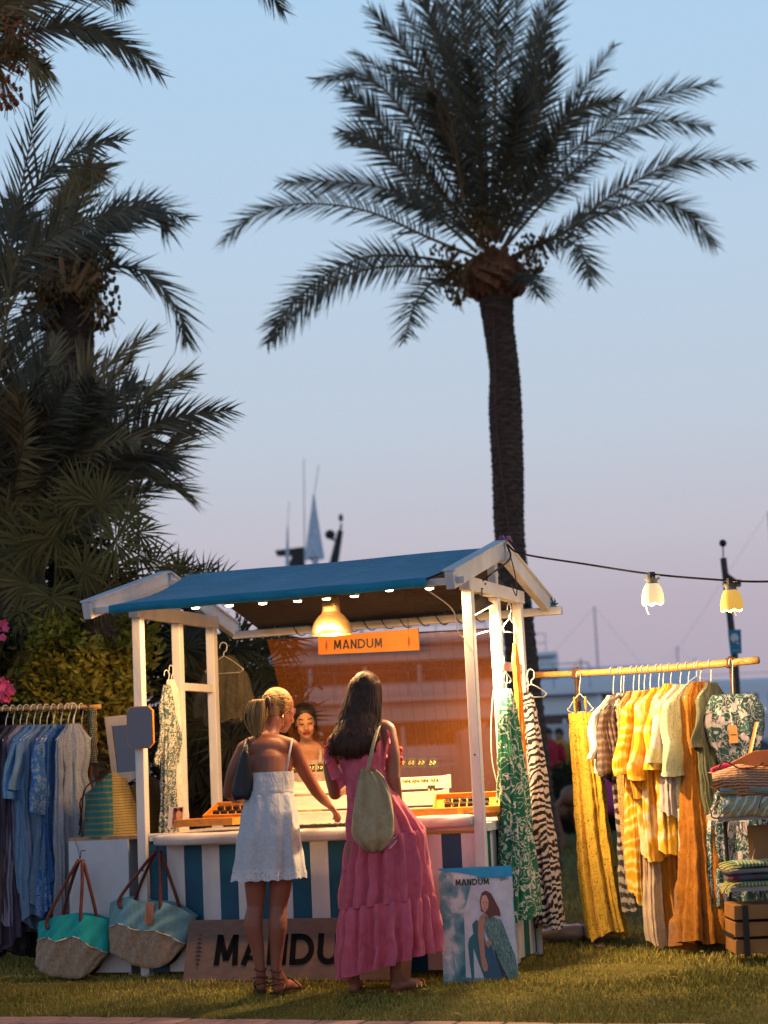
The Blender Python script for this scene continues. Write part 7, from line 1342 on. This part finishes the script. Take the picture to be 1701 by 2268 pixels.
# ---------------------------------------------------------------- customer in the long pink dress
def pink():
    Yf = 9.74; q = lambda x, y, dy=0: P(x, y, Yf+dy); t = thing('person', 'person with long brown hair in a tiered pink maxi dress at the counter', 'person', q(850, 2199)); mb = MB(); SK = (.25, .1, .062)
    pel = q(838, 1830); mb.ball(pel, (.16, .12, .13), 20, 12); limb(mb, [pel, q(820, 1745, .02), q(806, 1680, .03)], [.12, .10, .12], 18, 10); mb.ball(q(800, 1665, .04), (.14, .1, .12), 20, 12); limb(mb, [q(748, 1637, .06), q(800, 1615, .06), q(852, 1612, .04)], [.045, .055, .045], 14, 10)
    limb(mb, [q(803, 1620, .06), q(808, 1585, .09), q(811, 1560, .1)], [.055, .048, .05], 14, 8)
    limb(mb, [q(800, 1880), q(790, 2020), q(785, 2150, 0)], [.085, .055, .03], 16, 12); limb(mb, [q(870, 1880), q(872, 2020), q(876, 2140, .0)], [.085, .055, .03], 16, 12)
    hL, hR = q(783, 2201), q(866, 2197); foot(mb, hL, hL+Vector((.02, .23, 0)), q(785, 2152)); foot(mb, hR, hR+Vector((.19, .13, 0)), q(874, 2150))
    limb(mb, [q(857, 1618, .04), q(868, 1670, .0), q(871, 1722, -.02)], [.05, .045, .038], 14, 10); wr = q(880, 1806, .04); limb(mb, [q(871, 1722, -.02), q(877, 1765, .0), wr], [.04, .035, .023], 14, 10); hand(mb, wr, q(876, 1850, .08)-wr, 1, Vector((-.8, .4, 0)), .95, .5)
    limb(mb, [q(741, 1645, .06), q(733, 1700, .08), q(742, 1757, .12)], [.046, .042, .036], 14, 10); w2 = q(776, 1730, .34); limb(mb, [q(742, 1757, .12), q(760, 1745, .24), w2], [.037, .032, .022], 14, 10); hand(mb, w2, Vector((.5, .6, .3)), -1, Vector((.4, -.3, .6)), .95, .7)
    c = q(812, 1535, .12); f = Vector((.2, .95, -.3)).normalized(); at, A = head(mb, c, f, Zv+f*.25, 1.02); remeshed(mb, 'body', t, .0065, 5, SK, facepaint(c, A, 1.02, SK))
    PK = pat('pink_gauze', 'noise', 14, [(.3, (.58, .105, .16)), (.7, (.7, .155, .21))], rough=.85, dist=1, weave=.4, trans=.12)
    def dense(sp_, k=6):
        o = []
        for a, b in zip(sp_, sp_[1:]): o += [tuple(lerp(p, q_, j/k) for p, q_ in zip(a, b)) for j in range(k)]
        return o+[sp_[-1]]
    mb = MB(); mb.grid(ringloft(dense([(800, 1604, Yf+.05, 42, .095, .001, 0, 0), (799, 1622, Yf+.05, 51, .12, .002, 0, 0), (800, 1660, Yf+.04, 55, .135, .003, 0, 0), (808, 1700, Yf+.03, 52, .125, .003, 0, 0), (818, 1735, Yf+.02, 50, .12, .003, 0, 0), (830, 1775, Yf+.01, 59, .135, .006, 0, 0), (844, 1815, Yf, 71, .15, .014, 0, 0), (853, 1852, Yf, 79, .165, .018, .02, 0)]), 100, 15), closed=True); mb.build('dress', PK, t, smooth=True)
    mb = MB(); mb.grid(ringloft(dense([(853, 1848, Yf, 80, .165, .006, .02, 0), (854, 1856, Yf, 84, .17, .012, .02, 0), (856, 1920, Yf, 87, .185, .022, .03, 0), (856, 1996, Yf, 94, .2, .026, .03, 0)]), 140, 17, 1.), closed=True); mb.build('skirt_tier', PK, t, smooth=True)
    mb = MB(); mb.grid(ringloft(dense([(856, 1992, Yf, 95, .2, .01, .03, 0), (856, 2004, Yf, 99, .21, .018, .032, 0), (857, 2070, Yf, 101, .23, .032, .042, -.01), (859, 2138, Yf, 103, .24, .036, .062, -.02)]), 160, 19, 2.), closed=True); mb.build('skirt_tier', PK, t, smooth=True)
    # flutter sleeves
    for pts, sg in (([q(748, 1628, .06), q(738, 1650, .02), q(745, 1690, .0), q(765, 1722, .0), q(782, 1735, .03)], -1), ([q(848, 1602, .05), q(860, 1625, -.04), q(852, 1665, -.06), q(846, 1700, -.05)], 1)):
        c_ = crv(pts, 24); mb = MB(); rows = []
        for i in range(6): s = i/5; rows.append([p+Vector((sg*.05*s*(1 if sg < 0 else .2), -.035*s+.022*s*math.sin(j*1.1), -.028*s+.016*s*math.cos(j*1.1))) for j, p in enumerate(c_)])
        mb.grid(rows); mb.build('ruffle', PK, t, smooth=True)
    for x in (752, 846): mb = MB(); mb.tube(crv([q(x, 1612, -.0), q(x+2, 1604, .05), q(x+2, 1612, .12)], 8), (.022, .004), 6); mb.build('strap', PK, t, smooth=True)
    mb = MB()
    for k in range(10): mb.ball(q(882+random.uniform(-2, 6), 1660+k*4, .12), .016, 7, 5)
    mb.build('ruffle_trim', solid('red_trim', (.55, .03, .035), .7), t, smooth=True)
    HM = hairmat('brown_hair', (.03, .012, .007), (.085, .036, .018)); mb = MB(); mb.ball(c+A[2]*.03-A[1]*.012, (.084, .096, .09), 24, 16, A); mb.build('hair', HM, t, smooth=True)
    mb = MB(); rows = []                          # smooth mass under the strands
    for i in range(17):
        s = i/16; y = lerp(1500, 1672, s); x0, x1 = tab(s, [(0, 790), (.2, 772), (.5, 752), (.85, 730), (1, 736)]), tab(s, [(0, 835), (.2, 843), (.5, 842), (.85, 830), (1, 820)]); cx, hw = (x0+x1)/2, (x1-x0)/2*Yf/FPX*.96; dy = tab(s, [(0, .1), (.3, .06), (.6, -.01), (1, -.075)]); cc = q(cx, y, dy); rows.append([cc+Vector((math.cos(a)*hw, math.sin(a)*(.055 if i < 15 else .03), 0)) for a in [2*PI*j/24 for j in range(24)]])
    mb.grid(rows, closed=True); mb.F.append(tuple(range(16*24, 17*24))); mb.M.append(0); mb.build('hair', HM, t, smooth=True)
    mb = MB(); rg = random.Random(5); pth = []
    for k in range(700):
        u = rg.random(); lay = rg.random(); e = (2*u-1); bow = math.sqrt(max(0, 1-e*e))
        def dp(b): return b-.062*bow-.006*lay
        ye = 1678-26*abs(u-.42)**1.3+rg.uniform(-26, 8); w = rg.uniform(-3, 3); wv = rg.uniform(-5, 5)
        pth.append([q(811+6*e, 1488, .12), q(lerp(776, 840, u), 1508, dp(.105)+.0), q(lerp(768, 844, u)+w, 1540, dp(.075)), q(lerp(750, 843, u)+w+wv*.5, 1595, dp(.02)), q(lerp(733, 836, u)+w-wv, 1640, dp(-.045)), q(lerp(726, 830, u)+wv, ye, dp(-.06)+.015)])
    strands(mb, pth, .0029, 4, 16); mb.build('hair', HM, t, smooth=True)
    SD = GOLD
    for h, dr in ((hL, Vector((.02, .23, 0))), (hR, Vector((.19, .13, 0)))):
        d = dr.normalized(); sd = d.cross(Zv); mb = MB(); mb.slab([h+d*x+sd*y+Zv*-.004 for x, y in ((-.012, -.025), (.06, -.03), (.16, -.042), (.23, -.035), (.245, 0), (.23, .035), (.16, .04), (.06, .028), (-.012, .025))], Zv*.01); o1 = mb.build('sandal_sole', LEATHER, t)
        for x in (.14, .17, .195): mb = MB(); mb.tube(crv([h+d*x+sd*.045+Zv*.012, h+d*(x+.01)+Zv*.05, h+d*x-sd*.045+Zv*.012], 10), .0055, 6); mb.build('sandal_strap', SD, t, smooth=True)
    # linen bag on her shoulder
    b = thing('linen_bag', 'slouchy beige linen bag hanging from the pink dressed person\'s shoulder', 'bag', q(825, 1885, -.14)); LN = pat('linen', 'noise', 25, [(.3, (.36, .27, .14)), (.7, (.46, .36, .2))], dist=1, weave=.9); mb = MB(); rows = []
    for i in range(21):
        s = i/20; y = lerp(1706, 1886, s); x0 = tab(s, [(0, 797), (.2, 791), (.5, 783), (.75, 779), (.88, 788), (1, 815)]); x1 = tab(s, [(0, 832), (.08, 848), (.3, 864), (.6, 873), (.8, 872), (.92, 862), (1, 846)]); cx, hw = (x0+x1)/2, (x1-x0)/2*Yf/FPX; d_ = tab(s, [(0, .02), (.5, .05), (.85, .06), (1, .02)]); cc = q(cx, y, -.19); rows.append([cc+Vector((math.cos(a)*hw, math.sin(a)*d_+.014*math.sin(a*6+s*3)*(.25+s)+.008*math.sin(a*11-s*4), .01*math.sin(2*a+s*3)*(1-s))) for a in [2*PI*j/40 for j in range(40)]])
    mb.grid(rows, closed=True); mb.F.append(tuple(range(20*40, 21*40))); mb.M.append(0); mb.build('body', LN, b, smooth=True)
    mb = MB(); mb.tube(crv([q(813, 1712, -.2), q(822, 1670, -.17), q(832, 1630, -.1), q(841, 1606, .02), q(846, 1625, .12)], 16), (.014, .004), 6); mb.build('strap', LN, b, smooth=True)
    mb = MB(); mb.tube(crv([q(868, 1858, -.17), q(880, 1850, -.15), q(884, 1838, -.13), q(878, 1862, -.15), q(862, 1880, -.18)], 16), .004, 5); mb.build('cord', WIRE, b, smooth=True)
pink()
# ---------------------------------------------------------------- the seller
def seller():
    Yf = 11.95; q = lambda x, y, dy=0: P(x, y, Yf+dy); f0 = P(685, 2060, Yf); t = thing('person', 'person with dark tied hair and lowered eyes behind the counter', 'person', Vector((f0.x, Yf, 0))); mb = MB(); SK = (.56, .27, .13); fx = f0.x
    c = q(675, 1596, -.02); f = Vector((.12, -1, -.22)).normalized(); at, A = head(mb, c, f, Zv+f*.1+Vector((-.06, 0, 0)), .93); limb(mb, [q(677, 1618, .08), q(680, 1642, .09), q(683, 1656, .08)], [.043, .044, .056], 14, 8)
    limb(mb, [q(638, 1674, .08), q(683, 1656, .07), q(730, 1672, .08)], [.045, .055, .045], 14, 10); mb.ball(q(684, 1700, .07), (.14, .095, .14), 18, 12); limb(mb, [q(684, 1700, .07), q(685, 1780, .07), q(686, 1850, .08)], [.12, .11, .14], 18, 10)
    for sg, x in ((-1, 638), (1, 730)): limb(mb, [q(x, 1678, .08), q(x+sg*6, 1740, .04), q(x+sg*2, 1785, -.05)], [.042, .038, .032], 14, 8); w = q(684+sg*22, 1795, -.3); limb(mb, [q(x+sg*2, 1785, -.05), q((x+684)/2+sg*10, 1792, -.18), w], [.033, .029, .02], 12, 8); hand(mb, w, Vector((-sg*.3, -.8, -.2)), sg, Vector((0, .2, -1)), .9, .6)
    for sg in (-1, 1): h = Vector((fx+.09*sg, Yf+.1, 0)); hip = q(686+sg*24, 1860, .08); limb(mb, [hip, Vector((fx+.085*sg, Yf+.08, .45)), Vector((fx+.09*sg, Yf+.1, .09))], [.085, .055, .032], 14, 12); foot(mb, h, h+Vector((.02*sg, -.22, 0)), h+Vector((0, -.03, .09)), .95)
    remeshed(mb, 'body', t, .0055, 4, SK, facepaint(c, A, .93, SK, lip=(.26, .03, .02)))
    HM = hairmat('black_hair', (.012, .007, .005), (.03, .018, .012)); r, f_, u = A; mb = MB(); mb.ball(c-f_*.016+u*.043, (.082, .086, .078), 24, 16, A); mb.ball(c-f_*.045-u*.03, (.07, .055, .06), 18, 12, A); mb.ball(c-f_*.11-u*.01, (.035, .035, .035), 14, 10, A); mb.build('hair', HM, t, smooth=True)
    mb = MB(); rg = random.Random(8); pth = []
    for k in range(140):
        a = rg.uniform(-1.5, 1.5); x = math.sin(a); d0 = r*(x*.066)+u*(.056+.038*math.cos(a))+f_*(.052-.03*abs(x)**2); pth.append([c+d0, c+d0*.8-f_*.03+u*.026+r*x*.012, c-f_*.085+u*.01+r*x*.03])
    strands(mb, pth, .0035, 4, 8)
    for sg in (-1, 1): strands(mb, [[c+r*sg*.066+f_*.03+u*(.05-.01*k), c+r*sg*.076+f_*(.012)+u*(.0-.012*k), c+r*sg*.07-f_*.03-u*(.03+.008*k)] for k in range(6)], .005, 4, 8)
    mb.build('hair', HM, t, smooth=True)
    TOP = pat('floral_top', 'floral', 30, [(.0, (.5, .1, .05)), (.25, (.5, .3, .15)), (.35, (.62, .5, .38)), (1, (.6, .45, .3))], dist=3); mb = MB(); mb.grid(ringloft([(684, y, Yf+.07, hw, d, .002) for y, hw, d in ((1684, 40, .108), (1710, 47, .122), (1740, 46, .125), (1780, 40, .118), (1820, 44, .14), (1860, 50, .16))], 40, 5), closed=True); mb.build('top', TOP, t, smooth=True)
    for x in (660, 708): mb = MB(); mb.tube(crv([q(x, 1690, -.045), q(x+(2 if x > 684 else -2), 1664, .0), q(x, 1656, .06)], 8), (.013, .005), 6); mb.build('strap', TOP, t, smooth=True)
    mb = MB(); mb.grid(ringloft([(686, y, Yf+.08, hw, d, .008) for y, hw, d in ((1850, 48, .155), (1950, 52, .16), (2040, 58, .18))], 40, 9), closed=True); mb.build('skirt', solid('dark_skirt', (.05, .03, .03), .8), t, smooth=True)
seller()
# ---------------------------------------------------------------- people farther off
def child():
    Yf = 24.; q = lambda x, y, dy=0: P(x, y, Yf+dy); t = thing('person', 'person in pink turning a cartwheel on the far lawn behind the rack', 'person', q(1300, 1870)); mb = MB(); SK = (.24, .11, .07); sh = q(1262, 1762); hipp = q(1340, 1775)
    limb(mb, [sh, q(1300, 1758), hipp], [.13, .12, .14], 12, 8); limb(mb, [sh, q(1232, 1790), q(1249, 1866)], [.05, .045, .03], 10, 8); limb(mb, [sh, q(1275, 1820, .2), q(1290, 1866, .2)], [.05, .045, .03], 10, 8); hand(mb, q(1249, 1862), Vector((-.3, 0, -1)), 1, Vector((0, -1, 0)), 1, .3)
    limb(mb, [hipp, q(1352, 1710), q(1366, 1640)], [.085, .06, .04], 12, 8); limb(mb, [hipp, q(1385, 1800, .2), q(1395, 1866, .2)], [.085, .06, .04], 12, 8); hc = q(1248, 1800, .15); head(mb, hc, Vector((-.3, -.6, -.6)), Vector((-.3, .2, -1)), 1.05); limb(mb, [sh, hc], [.06, .05], 10, 6)
    remeshed(mb, 'body', t, .016, 3, SK); m = solid('pink_shorts', (.5, .06, .22), .8); mb = MB(); limb(mb, [q(1318, 1765), q(1342, 1777), q(1350, 1740)], [.16, .17, .12], 14, 8); limb(mb, [q(1342, 1777), q(1362, 1790, .1)], [.165, .12], 14, 6); mb.build('shorts', m, t, smooth=True)
    mb = MB(); mb.ball(hc-Zv*.03, .12, 12, 8); mb.build('hair', solid('child_hair', (.04, .02, .012), .6), t, smooth=True)
child()
def walker(lab, x, Yf, top, leg, yaw=0, h=1.7):
    o = Vector((atx(x, Yf), Yf, .01)); k = h/1.7; t = thing('person', lab, 'person', o, 'people strolling on the quay'); v = lambda a, b, c: o+Vector((a, b, c))*k; mb = MB()
    for sg in (-1, 1): limb(mb, [v(.09*sg, 0, .9), v(.1*sg, .06*sg, .48), v(.1*sg, -.05*sg, .06)], [.085, .06, .04], 10, 8); mb.ball(v(.1*sg, -.05*sg-.06, .05), (.045, .12, .045), 8, 6); limb(mb, [v(.19*sg, 0, 1.38), v(.23*sg, .03*sg, 1.1), v(.22*sg, -.08*sg, .85)], [.05, .042, .032], 8, 8); mb.ball(v(.22*sg, -.1*sg, .79), (.03, .04, .06), 8, 6)
    limb(mb, [v(0, 0, .92), v(0, 0, 1.15), v(0, 0, 1.35)], [.14, .13, .15], 12, 8); limb(mb, [v(0, 0, 1.38), v(0, 0, 1.5)], [.06, .055], 8, 6); head(mb, v(0, 0, 1.58), Vector((math.sin(yaw), -math.cos(yaw), 0)), Zv, .95); remeshed(mb, 'body', t, .018, 3, (.3, .16, .1))
    mb = MB(); limb(mb, [v(0, 0, .88), v(0, 0, 1.15), v(0, 0, 1.36)], [.175, .155, .175], 14, 8)
    for sg in (-1, 1): limb(mb, [v(.19*sg, 0, 1.39), v(.22*sg, .02*sg, 1.2)], [.07, .065], 8, 5)
    mb.build('shirt', solid('shirt_cloth', top, .85), t, smooth=True); mb = MB()
    for sg in (-1, 1): limb(mb, [v(.09*sg, 0, .88), v(.1*sg, .05*sg, .5), v(.1*sg, -.02*sg, .3)], [.105, .085, .07], 10, 8)
    mb.build('trousers', solid('trouser_cloth', leg, .85), t, smooth=True); mb = MB(); mb.ball(v(0, .015, 1.63), (.085, .1, .09), 12, 8); mb.build('hair', solid('dark_hair', (.03, .02, .015), .6), t, smooth=True)
walker('person in a red shirt on the quay just right of the palm trunk', 1218, 29.5, (.4, .02, .04), (.03, .03, .05), .3); walker('person in a yellow shirt on the quay beside the one in red', 1243, 31, (.5, .3, .04), (.05, .05, .07), -.4, 1.72); walker('person in a dark shirt on the quay behind the yellow strap dress', 1300, 30.5, (.03, .03, .04), (.2, .18, .15), .1, 1.68)
# ================================================================ pieces that sit on a part belong to that part
SUBS = {'barge_trim': 'barge_board', 'screw': 'post', 'lens': 'housing', 'stem': 'housing', 'bracket': 'housing', 'support_thread': 'fabric', 'lettering': 'board', 'emblem': 'board', 'buckle': 'strap', 'lace_hem': 'dress', 'waist_seam': 'dress',
        'ruffle': 'dress', 'ruffle_trim': 'dress', 'sandal_strap': 'sandal_sole', 'window_band': 'deck_house', 'deck_roof': 'deck_house', 'sign_symbol': 'sign_plate', 'sign_bar': 'sign_plate', 'piping': 'body', 'fringe': 'cloth', 'seam': 'upper_panel', 'flap': 'upper_panel',
        'canvas_underside': 'canvas', 'window': 'cabin', 'rigging': 'mast', 'boom': 'mast', 'thread': 'shade', 'ruffle_': 'shade', 'dates': 'crown_boss', 'date_stalks': 'crown_boss', 'leaf_stubs': 'crown_boss', 'hair_clip': 'hair', 'headlight': 'body', 'side_window': 'body', 'lining': 'body', 'earring': 'card', 'trinket': 'pad'}
def mid(o):
    b = np.array(o.bound_box); return b.mean(0)
for root in [o for o in SC.objects if o.parent is None and o.children]:
    kids = list(root.children)
    for c in kids:
        n = c.name.split('.')[0]; want = SUBS.get(n)
        if not want or c.type != 'MESH': continue
        cand = [k for k in kids if k.type == 'MESH' and k.name.split('.')[0] == want and k.parent is root]
        if cand: c.parent = min(cand, key=lambda k: float(np.abs(mid(k)-mid(c)).sum()))
